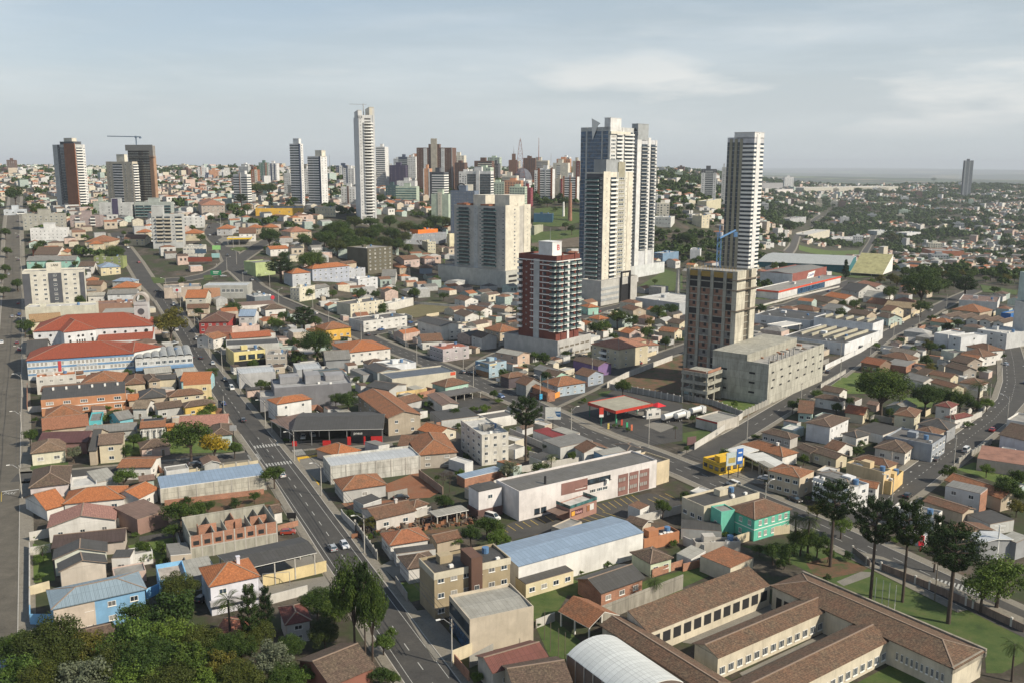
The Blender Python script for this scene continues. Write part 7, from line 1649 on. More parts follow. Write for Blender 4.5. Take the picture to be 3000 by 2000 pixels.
def rings(r,w,d,H):
 n=int(H/3);
 for k in range(3,n-1):
  m=MB();z=k*3.0;cx,cy,rx,ry=w*.06,-d/2+.5,w*.34,2.6;P_=[(cx+rx*math.cos(math.pi*(1+i/8)),cy+ry*math.sin(math.pi*(1+i/8)))for i in range(9)]
  m.poly([(x,y,z+.2)for x,y in P_]);m.poly([(x,y,z-.2)for x,y in P_[::-1]])
  for i in range(8):(xa,ya),(xb,yb)=P_[i],P_[i+1];m.poly([(xa,ya,z-.2),(xb,yb,z-.2),(xb,yb,z+1.0),(xa,ya,z+1.0)]);m.poly([(xb*.99,yb+.1,z+.2),(xa*.99,ya+.1,z+.2),(xa*.99,ya+.1,z+1),(xb*.99,yb+.1,z+1)])
  m.build('balcony',[MW],r)
 m=MB();m.tube((0,0,H),(0,0,H+13),.5,.5,5);m.beam((-14,0,H+12.2),(3.5,0,H+12.2),.4,.5);m.build('roof_crane',[MS],r)
 me=text_mesh('LCS',3.0);me.materials.append(MK);o=mk('lettering',me,r,(-w*.42,-d/2-.5,H-2));o.rotation_euler=(R(90),0,0)
tower('residential_tower','tall lone white tower with rounded balconies',Z2(1372,225),Z2(1556)[0],('x',Z2(1315)[0]),14,937,W_WH,[('vn',.55,W_WH,4),('h',1.6),('v',.3,W_WH,7)],[('p',1)],z_first=3,tops=[(.72,1.0,.1,.8,8,W_CR),(.0,.22,.1,.8,5,W_WH)],extra=rings,anchor='the tall lone white tower')
tower('residential_tower','grey tower with rust brown panel and white balconies',Z1(515,150),Z1(738)[0],('x',Z1(832)[0]),-32,1070,W_LG,[('n',.9),('vn',.35,W_DG),('g',.9,MG),('V',1.9,W_BRN,1.0)],[('b',1.5,MW),('vw',.5,W_WH)],z_first=6,tops=[(.4,.75,.3,.8,7,W_CR),(.3,.9,.1,.9,3,W_DG)],anchor='the tower with rust brown panel')
tower('residential_tower','cream tower with broad central balcony bands',Z1(1040,316),Z1(1300)[0],('x',Z1(1352)[0]),-22,1085,W_BE,[('w',.9),('s',1.3,W_WH),('w',.9),('w',.5)],[('b',1,MW)],z_first=3,tops=[(.38,.68,.2,.8,8,W_CR)],anchor='the cream banded tower')
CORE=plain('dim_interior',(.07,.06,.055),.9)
def crane(r,w,d,H):
 m=MB();x=-w*.18;m.tube((x,0,H),(x,0,H+11),.7,.7,4);m.beam((x-42,0,H+11.5),(x+7,0,H+10.5),.7,1.0);m.box(x-1,x+1,-1,1,H+9,H+11.5);m.box(x+5,x+7.5,-.8,.8,H+8.5,H+10.5);m.build('crane',[plain('crane_blue',(.16,.22,.30))],r)
 m=MB();m.box(-w/2-2,w/2+1.2,-d/2-1.5,-d/2-1.3,H-6,H+1);m.box(-w/2-2,w/2+1.5,-d/2-1.6,-d/2+2,H-13.5,H-13);m.build('safety_net',[plain('net',(.24,.23,.21))],r)
tower('unfinished_tower','bare concrete tower shell with crane on its top',Z1(1252,160),Z1(1500)[0],('x',Z1(1525)[0]),-18,1140,wmt((.28,.26,.24),.5),[('s',.7,MR,CORE),('s',1,MR,CORE),('l',.8,MR,CORE),('s',1,MR,CORE),('v',.6,wmt((.36,.22,.14),.4),-12)],[('v',1,wmt((.36,.22,.14)),-12)],z_first=2,extra=crane,cat='building under construction',anchor='the concrete shell with crane')
tower('residential_tower','tall white striped tower with navy edge, left of a pair',Z2(580,556),Z2(690)[0],('x',Z2(735)[0]),-24,1150,W_WH,[('s',1,MW,MG),('s',1,MW,MG),('v',.12,W_NAVY,0)],[('v',.35,W_NAVY,0),('w',1)],z_first=2,tops=[(.3,.9,.2,.8,6,W_WH)],anchor='the tall white striped tower')
tower('residential_tower','shorter white striped tower with navy stripe, right of a pair',Z2(785,700),Z2(935)[0],('x',Z2(1010)[0]),-24,1150,W_WH,[('s',1.2,MW,MG),('s',1.2,MW,MG),('v',.35,W_NAVY,0)],[('w',1),('w',1)],z_first=2,tops=[(.5,1.0,.2,.8,7,W_CR)],anchor='the shorter white striped tower')
tower('residential_tower','slim striped flats with pink and white vertical ribs',Z1(2293,440),(722.8),('x',734.7),-20,1150,W_WH,[('s',1,MW,MG),('v',.12,W_SAL,2),('v',.12,W_WH,2),('s',1,MW,MG)],[('s',1,MW,MG)],z_first=2,tops=[(.3,.8,.2,.8,4,W_WH)],anchor='the slim striped flats')
def lani(r,w,d,H):
 m=MB();m.box(-w*.11,w*.12,-d*.42,d*.1,H-1,H+4.4);m.build('roof_block',[W_CR],r)
 lettering('LANI',1.9,MK,r,(w*.03,-d*.42-.08,H+3.2),(R(90),0,0))
tower('residential_block','cream eight storey block with charcoal vertical stripes',P('g',150,1168),244.9,15,22,566,wmt((.64,.61,.53),.2),[('v',.55,W_DG,-1.5),('w',.75),('w',.6),('vw',.95,W_DG,-1.5),('w',.6),('w',.75),('v',.35,W_DG,-1.5)],None,fh=2.95,z_first=.8,extra=lani,anchor='the block with charcoal stripes')
H('d',(172,247),(657,220),(620,190),9.5,'flat',(.60,.58,.48),FL,'long cream podium wall below the charcoal striped block',win='none',cat='parking podium',name='tower_podium')
tower('residential_block','grey and cream flats with small tan balconies by the roundabout',P('g',1042,776),531.5,('x',433.6),12,765,W_LG,[('w',.5),('b',.9,W_BE),('v',.12,W_LG),('b',.9,W_BE),('w',.5),('s',.9,W_CR,MG)],[('b',1)],z_first=5,fh=3.0,tops=[(.0,.38,.1,.6,7,W_LG)],anchor='the flats by the roundabout')
tower('tower_podium','white walled base of the flats by the roundabout',P('g',1056,1136),P('g',1345,0)[0],14,12,748,W_WH,None,None,cat='podium')
MID=[('residential_block','white eight storey block with dark downpipes',P('g',205,872),P('g',461,0)[0],14,18,790,W_WH,[('n',1)]*9,2.9),('residential_block','weathered grey slab block behind the white one',P('g',152,772),P('g',440,0)[0],14,18,850,wmt((.40,.39,.34),.6),[('w',1)]*8,2.9),('residential_block','mauve block with white balcony columns',P('g',480,782),P('g',690,0)[0],14,12,870,W_MAUVE,[('n',1),('b',1),('n',1),('n',1),('b',1),('n',1)],2.9),('residential_block','pale blue white block at the left edge',P('g',24,742),P('g',172,0)[0],14,20,960,wmt((.56,.60,.64)),[('w',1),('w',1),('b',1.4)],2.9),('residential_block','white block with dark stripe and yellow cap',P('g',680,694),P('g',902,0)[0],14,10,930,W_LG,[('n',1),('w',1),('v',.9,W_PUR,4),('w',1),('n',1)],2.9),('residential_block','greenish glass balcony block behind the roundabout flats',P('g',926,690),P('g',1176,0)[0],14,8,940,wmt((.38,.42,.39)),[('B',1,W_LG,MGG)]*4,2.9),('residential_block','grey green block left of the yellow capped one',P('g',640,684),P('g',722,0)[0],14,10,985,wmt((.36,.40,.35)),[('w',1)]*3,2.9),('residential_block','small white stepped block on the left hillside',P('g',296,590),P('g',372,0)[0],14,20,1500,W_WH,[('n',1)]*5,2.9),('residential_block','magenta and white block right of the crane tower',P('g',1166,655),P('g',1242,0)[0],14,8,1240,W_MAUVE,[('w',1)]*4,2.9),('residential_tower','brown tower alone on the far left skyline',Z1(62,300),Z1(142)[0],16,10,2200,W_DB,[('w',1)]*4,3),('residential_block','yellowish far block left of the cream banded tower',Z1(920,372),Z1(978)[0],12,5,2300,W_CR,[('w',1)]*3,3),('residential_block','pale green far block left of the cream banded tower',Z1(982,374),Z1(1036)[0],12,5,2320,W_MNT,[('w',1)]*3,3),('residential_block','white and brown block left of salmon blocks',Z1(1945,372),Z1(2036)[0],12,5,1900,W_WH,[('w',1),('v',.3,W_BRN,0),('w',1),('w',1)],3),('residential_block','salmon block on the left skyline',Z1(2042,402),Z1(2150)[0],12,5,1920,W_SAL,[('n',1)]*5,3),('residential_block','white block right of the salmon block',Z1(2150,414),Z1(2222)[0],12,5,1900,W_WH,[('w',1)]*3,3),('residential_block','blue and white block before the salmon block',Z1(1980,446),Z1(2086)[0],12,5,1850,W_NAVY,[('vw',1,W_WH),('w',1),('vw',1,W_WH)],3),('residential_block','brown and cream block left of the green tower',Z2(136,852),Z2(210)[0],12,-5,1600,W_BRN,[('w',1),('vw',.8,W_CR)],3),('residential_tower','dark green tower with brown side on the skyline',Z2(225,772),Z2(318)[0],14,-5,1700,wmt((.10,.18,.15)),[('w',1),('w',1),('vw',.6,W_BRN)],3),('residential_tower','white tower with navy stripes right of green tower',Z2(330,782),Z2(430)[0],14,-5,1650,W_WH,[('w',.7),('v',.4,W_NAVY,0),('w',.6),('v',.3,W_NAVY,0),('w',.4)],3),('residential_block','grey block left of the tall striped tower',Z2(512,892),Z2(590)[0],14,-5,1350,W_LG,[('w',1)]*3,3),('residential_block','white strip block between the striped towers',Z2(744,842),Z2(792)[0],12,-5,1300,W_WH,[('w',1)]*2,3),('residential_tower','navy grey tower left of the lone white tower',Z2(1115,806),Z2(1256)[0],14,-5,1650,W_NAVY,[('w',1),('vw',1,W_WH),('w',1),('p',1)],3),('residential_tower','white tower with navy stripe beside the lone tower',Z2(1196,838),Z2(1322)[0],14,-8,1450,W_WH,[('w',1),('v',.35,W_NAVY,0),('w',1),('w',1)],3),('residential_block','white block with brown centre before lone tower',Z2(1170,1050),Z2(1332)[0],14,-6,1180,W_WH,[('w',1),('w',1),('v',.5,W_DB,1),('w',1),('w',1)],3),('residential_tower','slim banded white tower right of the lone tower',Z2(1570,590),Z2(1674)[0],18,-10,1400,W_WH,[('s',1)],3),('residential_block','grey block right of the slim banded tower',Z2(1676,782),Z2(1726)[0],14,-10,1420,W_GR,[('w',1)]*2,3),('residential_block','dark purple grey slab right of the grey block',Z2(1728,802),Z2(1912)[0],14,-10,1380,W_PUR,[('n',1)]*4,3),('office_tower','dark blue glass tower behind the purple slab',Z2(1830,706),Z2(1932)[0],14,-10,1600,W_NAVY,[('s',1,W_GR)]*2,3),('office_tower','white gridded tower right of the blue one',Z2(1932,704),Z2(2028)[0],14,-10,1560,W_WH,[('w',1)]*5,3),('office_block','dark teal office block below the purple slab',Z2(1684,1032),Z2(1802)[0],16,-8,1250,wmt((.05,.10,.11)),[('n',1)]*3,3),('office_block','pale green terraced office block',Z2(1800,1046),Z2(2036)[0],16,-8,1200,W_MNT,[('s',1,W_MNT,MGG)]*4,3),('residential_block','white rooftop flats above the terraced office',Z2(1812,982),Z2(2022)[0],14,-8,1290,W_WH,[('n',1)]*6,3)]
for q in MID:
 tower(q[0],q[1],q[2],q[3],q[4],q[5],q[6],q[7],q[8],[('n',1),('n',1)],fh=q[9],z_first=1,limit=100 if q[6]<1000 else 0,tops=[(.35,.65,.3,.7,4,q[7])])
DT=[('residential_tower','huge brown and white triple tower downtown',Z3(175,232),Z3(630)[0],22,-12,1380,W_DB,[('n',.8),('n',.8),('vn',.8,W_WH,-1),('n',.9),('V',1.4,W_BE,13),('n',.9),('vn',.8,W_WH,-1),('n',.8),('n',.8),('v',.12,W_WH,0)]),('residential_block','salmon striped block before the triple tower',Z3(260,498),Z3(340)[0],14,-10,1250,W_SAL,[('v',.2,W_WH,0),('n',1),('v',.2,W_WH,0)]),('office_tower','white tower with black horizontal bands and brown side',Z3(342,542),Z3(524)[0],('x',Z3(585)[0]),-18,1160,W_DG,[('v',.25,W_DG,0),('s',1.4,MW,MG),]),('residential_block','cream block right of the triple tower',Z3(636,332),Z3(782)[0],14,-12,1500,W_CR,[('s',1,W_CR),('w',1),('w',.6)]),('residential_block','greenish white block below the cream one',Z3(680,476),Z3(782)[0],14,-12,1420,W_MNT,[('w',1)]*4),('office_block','slate blue block with square windows and round clock sign',Z3(606,780),Z3(915)[0],16,-16,960,wmt((.16,.20,.27)),[('n',1)]*9),('residential_block','pale mint and white block left of the slate blue one',Z3(362,824),Z3(582)[0],14,-14,1050,W_MNT,[('p',.5),('n',.5),('vn',.6,W_CR,2),('n',.6),('p',.4)]),('office_tower','white and dark glass office tower downtown',Z3(806,532),Z3(1122)[0],('x',Z3(1160)[0]),-16,1120,W_WH,[('v',.15,W_WH,0),('g',1.5,MG),('V',.55,W_WH,1),('g',1.8,MG)]),('residential_block','dark brown stepped block with turrets',Z3(912,400),Z3(1136)[0],16,-14,1500,W_DB,[('p',.5),('s',1,W_CR),('s',1,W_CR)]),('residential_block','dark narrow block right of the turreted one',Z3(1146,436),Z3(1220)[0],14,-14,1520,W_DG,[('w',1)]*3),('residential_block','cream low block under the dome',Z3(1262,588),Z3(1452)[0],14,-14,1350,W_CR,[('s',1,W_CR)]*2),('office_tower','steel blue tower left of the antenna block',Z3(1564,372),Z3(1632)[0],14,-14,1600,wmt((.12,.18,.26)),[('s',1,W_GR)]),('residential_block','black roofed block carrying a tall antenna',Z3(1622,395),Z3(1852)[0],14,-14,1500,W_CR,[('s',1,W_CR),('s',1,W_WH),('s',1,W_CR)]),('residential_block','white banded block with brick brown edges, left of two',Z3(1722,505),Z3(1912)[0],14,-16,1250,W_WH,[('v',.5,W_BRN,1),('s',1,MW),('v',.3,W_LG,3),('s',1,MW),('v',.4,W_BRN,1)]),('residential_tower','cream tower with grey centre beside antenna block',Z3(1914,426),Z3(2110)[0],14,-16,1400,W_CR,[('n',1),('s',1),('n',1),('n',1)]),('residential_block','white banded block with brick brown edges, right of two',Z3(2046,604),Z3(2226)[0],14,-16,1220,W_WH,[('v',.3,W_BRN,1),('s',1,MW),('v',.2,W_BRN,2),('s',1,MW),('v',.3,W_BRN,1)]),('residential_tower','beige and maroon tower beside the blue glass tower',Z3(2166,400),Z3(2264)[0],14,-16,1500,W_BE,[('n',1),('vw',1,wmt((.2,.05,.05)),0)]),('commercial_building','maroon low building downtown',Z3(1530,745),Z3(1632)[0],14,-14,1180,wmt((.24,.05,.07)),[('p',1)]),('residential_block','beige narrow block between the two banded ones',Z3(1934,628),Z3(2042)[0],14,-16,1300,W_BE,[('n',1),('p',.4),('vn',.4,wmt((.4,.05,.06)),0)]),('residential_tower','dark grey and white tower left of round column tower',(2055.3,496),2100,18,-12,1500,W_DG,[('vw',.6,W_WH,-6),('s',1.2,W_LG),('vw',.5,W_WH,-6)]),('residential_tower','narrow pale tower edge behind the dark glass tower',(2116,490),2128,14,-12,1500,W_LG,[('w',1)]),('office_tower','lone slate tower on the far right plain',(2828,471),2853,22,-12,3200,W_DG,[('v',.5,W_GR,0),('s',1,W_GR),('v',.3,W_GR,0),('s',1,W_GR)]),('residential_block','small white block behind the far mall',(2299,519),2326,14,0,3500,W_WH,[('w',1)]*4)]
for q in DT:
 tower(q[0],q[1],q[2],q[3],q[4],q[5],q[6],q[7],q[8],[('s',1,MW)]if isinstance(q[4],tuple)else[('n',1),('n',1)],z_first=1,limit=100 if q[6]<1000 else 0,tops=[(.3,.6,.3,.7,5,q[7])])
tower('residential_tower','white and glass tower cut by the right edge',(3021,802),3060,11,0,500,wmt((.42,.52,.50)),[('g',1,MGG)],None,left=[('p',1)],anchor='the tower at the right edge');tower('residential_block','pale grey base block of the tower cut by right edge',(3012,890),3070,13,0,492,W_LG,[('n',1)]*4,None)
def lattice(bx,by,ty,label,wd=9,dist=1450,mat=None,solid=False):
 p=at_dist(bx,ty,dist);zt=p.z;zb=T(p.x,p.y)
 r=root('antenna_mast',label,'antenna mast',(p.x,p.y,zb));h=zt-zb;m=MB()
 if solid:m.tube((0,0,0),(0,0,h),wd*.5,wd*.12,5)
 else:
  n=10
  for i in range(n):
   f0,f1=i/n,(i+1)/n;w0,w1=wd*(1-f0)**.8/2+.7,wd*(1-f1)**.8/2+.7
   C0=[(-w0,-w0),(w0,-w0),(w0,w0),(-w0,w0)];C1=[(-w1,-w1),(w1,-w1),(w1,w1),(-w1,w1)]
   for k in range(4):a,b=C0[k],C0[(k+1)%4];c,d=C1[k],C1[(k+1)%4];m.tube((*a,h*f0),(*c,h*f1),.32,.32,3,cap=False);m.tube((*a,h*f0),(*d,h*f1),.16,.16,3,cap=False);m.tube((*c,h*f1),(*d,h*f1),.18,.18,3,cap=False)
  m.tube((0,0,h*.97),(0,0,h*1.04),.5,.2,4)
 m.build('mast',[mat or plain('mast_red',(.35,.16,.13))],r)
lattice(Z3(1500)[0],600,Z3(0,130)[1],'tall lattice radio mast beside the domed church',14,1420)
lattice(Z3(1737)[0],540,Z3(0,105)[1],'red white antenna on the black roofed block',2.4,1500,None,True);lattice(Z3(1893)[0],540,Z3(0,300)[1],'thin grey antenna between the cream tower and antenna block',1.6,1500,MS,True);lattice(Z2(1040)[0],520,Z2(0,680)[1],'thin antenna on the skyline left of the lone tower',2.0,1700,MS,True)
def cathedral():
 p=at_dist(*Z3(1416,470),1480);zb=T(p.x,p.y);r=root('church','dark brick church with square tower and glass dome','church',(p.x,p.y,zb));zt=at_dist(*Z3(1416,310),1480).z-zb;zm=p.z-zb
 m=MB();m.box(-8,6,-7,7,-3,zm+(zt-zm)*.5);m.box(-3,3,-3,3,zm+(zt-zm)*.5,zt);m.tube((0,0,zt),(0,0,zt+12),.5,.1,4);m.build('tower',[W_DB],r)
 m=MB();n=10;cx=14;R0=17;zb_=zm-22
 for i in range(n):
  for j in range(5):
   a0,a1=2*math.pi*i/n,2*math.pi*(i+1)/n;e0,e1=math.pi/2*j/5,math.pi/2*(j+1)/5
   g=lambda a,e:(cx+R0*math.cos(e)*math.cos(a),R0*math.cos(e)*math.sin(a),zb_+R0*1.15*math.sin(e));m.poly([g(a0,e0),g(a1,e0),g(a1,e1),g(a0,e1)])
 m.build('dome',[wmt((.12,.13,.16))],r)
 m=MB();m.box(-8,34,-16,16,-3,zb_+.5);m.build('nave',[W_BRN],r)
cathedral()
def stack(bx,by,ty,label,mat,r0,name='chimney_stack',h=None):
 p=hit(bx,by);d=p.y;zt=at_dist(bx,ty,d).z;r=root(name,label,'chimney' if 'chim' in name else 'water tower',(p.x,p.y,p.z));m=MB();m.tube((0,0,-1),(0,0,zt-p.z),r0,r0*.62,12);m.build('shaft',[mat],r);THINGS.append((label,p,3,r))
stack(Z3(2133)[0],Z3(0,1165)[1],Z3(0,680)[1],'slender orange brick chimney on the green hillside',brick_mat((.35,.13,.07)),2.6)
stack(Z3(2050)[0],Z3(0,1110)[1],Z3(0,925)[1],'white pipe column left of the brick chimney',MW,1.6,'water_tower');stack(1985,866,789,'tall round concrete water tower by the striped podium',cmt((.52,.50,.46)),2.0,'water_tower')
def clock_sign():
 p=at_dist(*Z3(747,740),965);r=root('clock_sign','round dark clock sign above the slate blue block','sign',(p.x,p.y,p.z));m=MB();m.tube((0,0,0),(0,.6,0),4.6,4.6,20);m.build('clock_face',[MK],r);m=MB();m.tube((0,-.1,0),(0,-.01,0),3.2,3.2,20);m.build('dial',[W_GR],r)
 m=MB();m.box(-1,12,.7,6,-8,3);m.build('support_block',[W_CR],r)
clock_sign()
def site_crane():
 a=P('i',245,1130);p=hit(a[0],1000);d=418;b=at_dist(a[0],a[1],d);t_=at_dist(P('i',262,905)[0],P('i',262,905)[1],d);r=root('tower_crane','slim blue tower crane rising behind the brick tower','crane',(b.x,b.y,0));m=MB();H_=t_.z
 for z in range(0,int(H_),3):
  for s in((-1,-1),(1,-1),(1,1),(-1,1)):m.tube((s[0]*.8,s[1]*.8,z),(s[0]*.8,s[1]*.8,z+3),.12,.12,4,cap=False)
  m.tube((-.8,-.8,z),(.8,-.8,z+3),.08,.08,4,cap=False);m.tube((.8,.8,z),(-.8,.8,z+3),.08,.08,4,cap=False)
 m.build('mast',[plain('crane_blue2',(.10,.22,.42))],r)
 m=MB();m.beam((-3,-14,H_-1),(9,8,H_+1),.5,.6);m.tube((0,0,H_),(0,0,H_+4),.3,.2,4);m.box(8,9.6,6,7.6,H_-2,H_+.2);m.build('jib',[plain('crane_blue2',(.10,.22,.42))],r)
site_crane()
ANCH=[(t[0],t[1],t[2])for t in THINGS if t[0].startswith('the ')]
QUEUE=[]
def later(o,desc,p,far=False):
 """label is written at the end: description + where it stands relative to a known building"""
 best=None;q=proj(p)
 for i,(nm,ap,rad)in enumerate(ANCH):
  d=(Vector((ap.x,ap.y))-Vector((p.x,p.y))).length-rad*.5
  if best is None or d<best[0]:best=(d,i)
 i=best[1];a=proj(ANCH[i][1]);dx,dy=q[0]-a[0],q[1]-a[1]
 rel=('left of' if dx<0 else 'right of')if abs(dx)>abs(dy)*1.2 else('behind' if dy<0 else 'in front of')
 QUEUE.append((o,desc,rel,i,best[0]))
ORD=['nearest','second nearest','third nearest','fourth nearest','fifth nearest','sixth nearest','seventh nearest','eighth nearest','ninth nearest','tenth nearest','eleventh nearest','twelfth nearest']
def write_labels():
 G={}
 for q in QUEUE:G.setdefault((q[1],q[2],q[3]),[]).append(q)
 for k,L in G.items():
  L.sort(key=lambda q:q[4])
  for n,(o,desc,rel,i,d)in enumerate(L):
   t='%s %s %s'%(desc,rel,ANCH[i][0])
   if len(L)>1:t=(ORD[n]if n<len(ORD)else '%dth nearest'%(n+1))+' '+t
   w=t.split();o['label']=' '.join(w[:16])
def mpp(p):return(p-Vector((0,0,CAM_H))).length/FPX
def trees(t,L):
 for q in L:
  x,yt,wz,kd=q[:4];Hh=q[4]if len(q)>4 else None
  px,py=P(t,x,yt);wpx=wz/2.352;w0,h0=TREE[kd][2],TREE[kd][3]
  H_=Hh or 8.0;wm=8.0
  for _ in range(5):
   p=hit(px,py,H_);wm=wpx*mpp(Vector((p.x,p.y,p.z+H_)));H_=Hh or(wm*h0/w0)
  o=tree_at(p.x,p.y,kd,wm,H_)
  later(o,KIND[kd][1],p)
  if kd not in 'ST':GTREES.append(p)
GTREES=[]
trees('a',[(1235,830,240,'E'),(1190,960,320,'B'),(960,1030,260,'A'),(330,1165,360,'E'),(110,1230,230,'F'),(900,1150,380,'D'),(1190,1130,300,'L'),(640,1230,300,'O'),(400,1300,300,'E'),(150,1390,300,'D'),(1010,1290,360,'F'),(760,1340,320,'E'),(1370,1190,260,'E'),(1300,1330,300,'B'),(540,1450,320,'G'),(280,1480,300,'E'),(900,1440,300,'L'),(1150,1470,300,'E'),(1500,1250,220,'F'),(1540,1370,280,'O'),(1850,1310,270,'G'),(1750,1170,230,'E'),(1650,1250,220,'F'),(2000,1250,190,'F'),(2230,1160,210,'E'),(2060,1470,200,'D'),(1660,1450,280,'E'),(1420,1480,260,'D'),(1950,1450,220,'F'),(2180,930,230,'F'),(2300,990,230,'F'),(1710,945,150,'R',13),(1825,945,100,'R',11),(1565,950,190,'M',12),(850,90,150,'D'),(1030,445,85,'S'),(1230,330,210,'A'),(1350,330,150,'A'),(1430,320,90,'A'),(1295,285,70,'T'),(1620,300,90,'T'),(1750,255,80,'A'),(1885,80,160,'A'),(285,605,90,'N'),(1000,672,100,'S'),(980,600,120,'A'),(1110,600,100,'T'),(270,690,80,'S'),(930,530,50,'S'),(1120,700,80,'T'),(225,540,50,'S'),(350,520,45,'S'),(760,165,80,'S'),(1190,480,120,'A'),(270,815,60,'S'),(60,1320,120,'N')])
trees('b',[(75,735,270,'F',20),(200,860,220,'F',17),(150,800,120,'Q',19),(20,960,130,'F'),(290,1240,150,'D'),(345,1190,85,'D'),(280,1470,160,'A'),(350,1500,120,'A'),(710,280,140,'A'),(600,350,60,'S'),(190,425,120,'O'),(60,375,80,'T'),(195,540,60,'S'),(240,520,60,'T'),(895,490,150,'A'),(1000,430,160,'A'),(1085,515,170,'D'),(790,560,90,'D'),(215,250,38,'S'),(2165,835,130,'N'),(2290,585,70,'S'),(1835,730,60,'S'),(2130,785,40,'S'),(940,1495,90,'D'),(1900,745,60,'S'),(1350,1150,50,'S'),(1650,790,45,'S')])
trees('c',[(1055,225,310,'P',20),(1345,350,320,'P',22),(1570,365,280,'P',22),(1890,545,410,'P',20),(1765,450,120,'R',13),(785,400,150,'M',11),(880,405,150,'M',11),(820,520,180,'F'),(935,540,170,'F'),(745,610,150,'A'),(630,610,150,'A'),(700,700,110,'T'),(1145,665,75,'T'),(1005,640,100,'A'),(930,330,130,'O'),(1100,420,150,'L'),(2200,700,320,'L'),(2080,800,260,'L'),(2300,1270,150,'M'),(1000,825,60,'T'),(870,680,60,'T'),(180,540,80,'S'),(295,525,50,'S'),(2170,260,80,'A'),(2240,160,190,'A'),(2310,310,120,'O'),(870,280,50,'A'),(60,670,70,'S'),(530,620,90,'A'),(2330,110,130,'A'),(2100,60,90,'D'),(1470,560,70,'S')])
trees('d',[(1165,258,235,'O'),(1455,655,115,'A'),(1300,1030,290,'A'),(1165,1085,110,'A'),(1470,1115,210,'Y'),(915,1110,100,'A'),(200,1080,105,'A'),(345,1078,105,'S'),(745,965,100,'S'),(885,785,75,'S'),(655,910,60,'S'),(735,910,60,'S'),(500,1200,90,'G'),(165,325,115,'A'),(205,400,50,'T'),(120,45,80,'A'),(2180,400,240,'F'),(2090,255,180,'Q',16),(2190,540,85,'D'),(1885,300,100,'D'),(1950,268,85,'A'),(1365,245,70,'A'),(1600,205,110,'A'),(2120,110,80,'A'),(2290,120,70,'A'),(2310,830,110,'A'),(1800,735,90,'A'),(1030,945,60,'S'),(990,1130,90,'A'),(1080,1140,90,'A'),(1610,1170,110,'A'),(1450,900,100,'A'),(1210,980,50,'S'),(1440,850,60,'S'),(20,95,75,'A'),(8,10,70,'A')])
trees('e',[(1272,885,245,'P',20),(505,105,105,'A'),(290,210,90,'A'),(955,260,85,'M',9),(1905,260,130,'A'),(1745,345,120,'A'),(1395,550,110,'A'),(1415,680,90,'A'),(1055,805,75,'A'),(540,830,70,'S'),(605,880,75,'S'),(650,885,60,'S'),(780,930,90,'A'),(915,915,70,'S'),(990,905,80,'S'),(1410,1175,60,'A'),(1445,1240,90,'N'),(1585,1230,80,'A'),(820,1350,75,'D'),(665,1390,50,'A'),(1150,1300,130,'G'),(700,1350,90,'X',7),(745,1340,80,'X',7.5),(2115,370,115,'A'),(2185,225,110,'A'),(2270,215,105,'A'),(1180,600,50,'S'),(1295,805,55,'S'),(1945,735,125,'A'),(570,930,50,'S'),(2160,45,45,'A'),(120,110,100,'A'),(1550,535,70,'A'),(2240,440,90,'A'),(1672,858,50,'S'),(50,820,170,'A'),(1920,1040,40,'S'),(1975,1060,45,'S'),(1880,1035,40,'S'),(2305,1045,45,'M',5),(1810,640,40,'A')])
trees('f',[(1395,665,350,'F'),(1690,770,200,'F'),(1790,800,150,'F'),(2045,740,150,'M',12),(1920,810,160,'F'),(2000,870,110,'A'),(1955,40,150,'Q',16),(1435,95,110,'A'),(1650,195,110,'A'),(1310,160,50,'X',8),(1110,190,80,'A'),(1190,185,90,'A'),(1220,240,60,'A'),(760,880,90,'A'),(815,862,65,'A'),(1155,855,70,'A'),(1060,895,90,'A'),(70,980,55,'A'),(208,1020,40,'A'),(1270,690,90,'D'),(835,1250,80,'A'),(715,1245,60,'S'),(1610,500,60,'S'),(1720,290,55,'S'),(1500,445,50,'A'),(1715,480,80,'A'),(1795,490,50,'A'),(2070,640,70,'A'),(2205,555,40,'A'),(1430,930,70,'A'),(1940,955,70,'A'),(1970,1020,60,'S'),(2100,860,90,'D'),(1900,320,70,'A'),(2070,265,60,'S'),(1830,345,80,'A'),(2310,1480,120,'A'),(1100,990,50,'S'),(1230,1150,60,'S'),(30,1190,50,'A'),(360,880,60,'S'),(640,540,60,'S'),(1340,480,60,'S'),(1560,690,60,'S')])
trees('g',[(1855,870,150,'F'),(785,990,130,'F'),(1930,1085,210,'Q',16),(2140,1030,180,'F'),(1865,640,28,'K',16),(2277,590,24,'K',18),(2020,655,65,'A'),(1705,705,80,'A'),(1380,910,70,'A'),(255,975,90,'A'),(345,1090,60,'A'),(520,1095,50,'A'),(250,700,120,'A'),(100,590,130,'A'),(30,870,75,'A'),(40,1000,70,'A'),(30,1120,75,'A'),(115,1220,75,'A'),(850,890,40,'A'),(870,950,50,'A'),(2110,920,110,'A'),(1960,1030,80,'A'),(2250,900,130,'F'),(2320,830,130,'F'),(1660,640,90,'Q',14),(1580,700,60,'A'),(1770,560,100,'F'),(1850,560,100,'F'),(1450,780,60,'A'),(1900,780,50,'A')])
trees('i',[(1128,1080,52,'K',17),(1655,1175,260,'F'),(740,820,80,'F'),(680,900,60,'A'),(30,900,110,'F'),(660,930,40,'A'),(1450,905,80,'O'),(1080,860,60,'A'),(60,700,80,'A'),(1210,590,60,'A'),(1730,540,30,'A'),(2060,1070,80,'A'),(1160,1240,40,'A'),(2240,940,100,'A')])
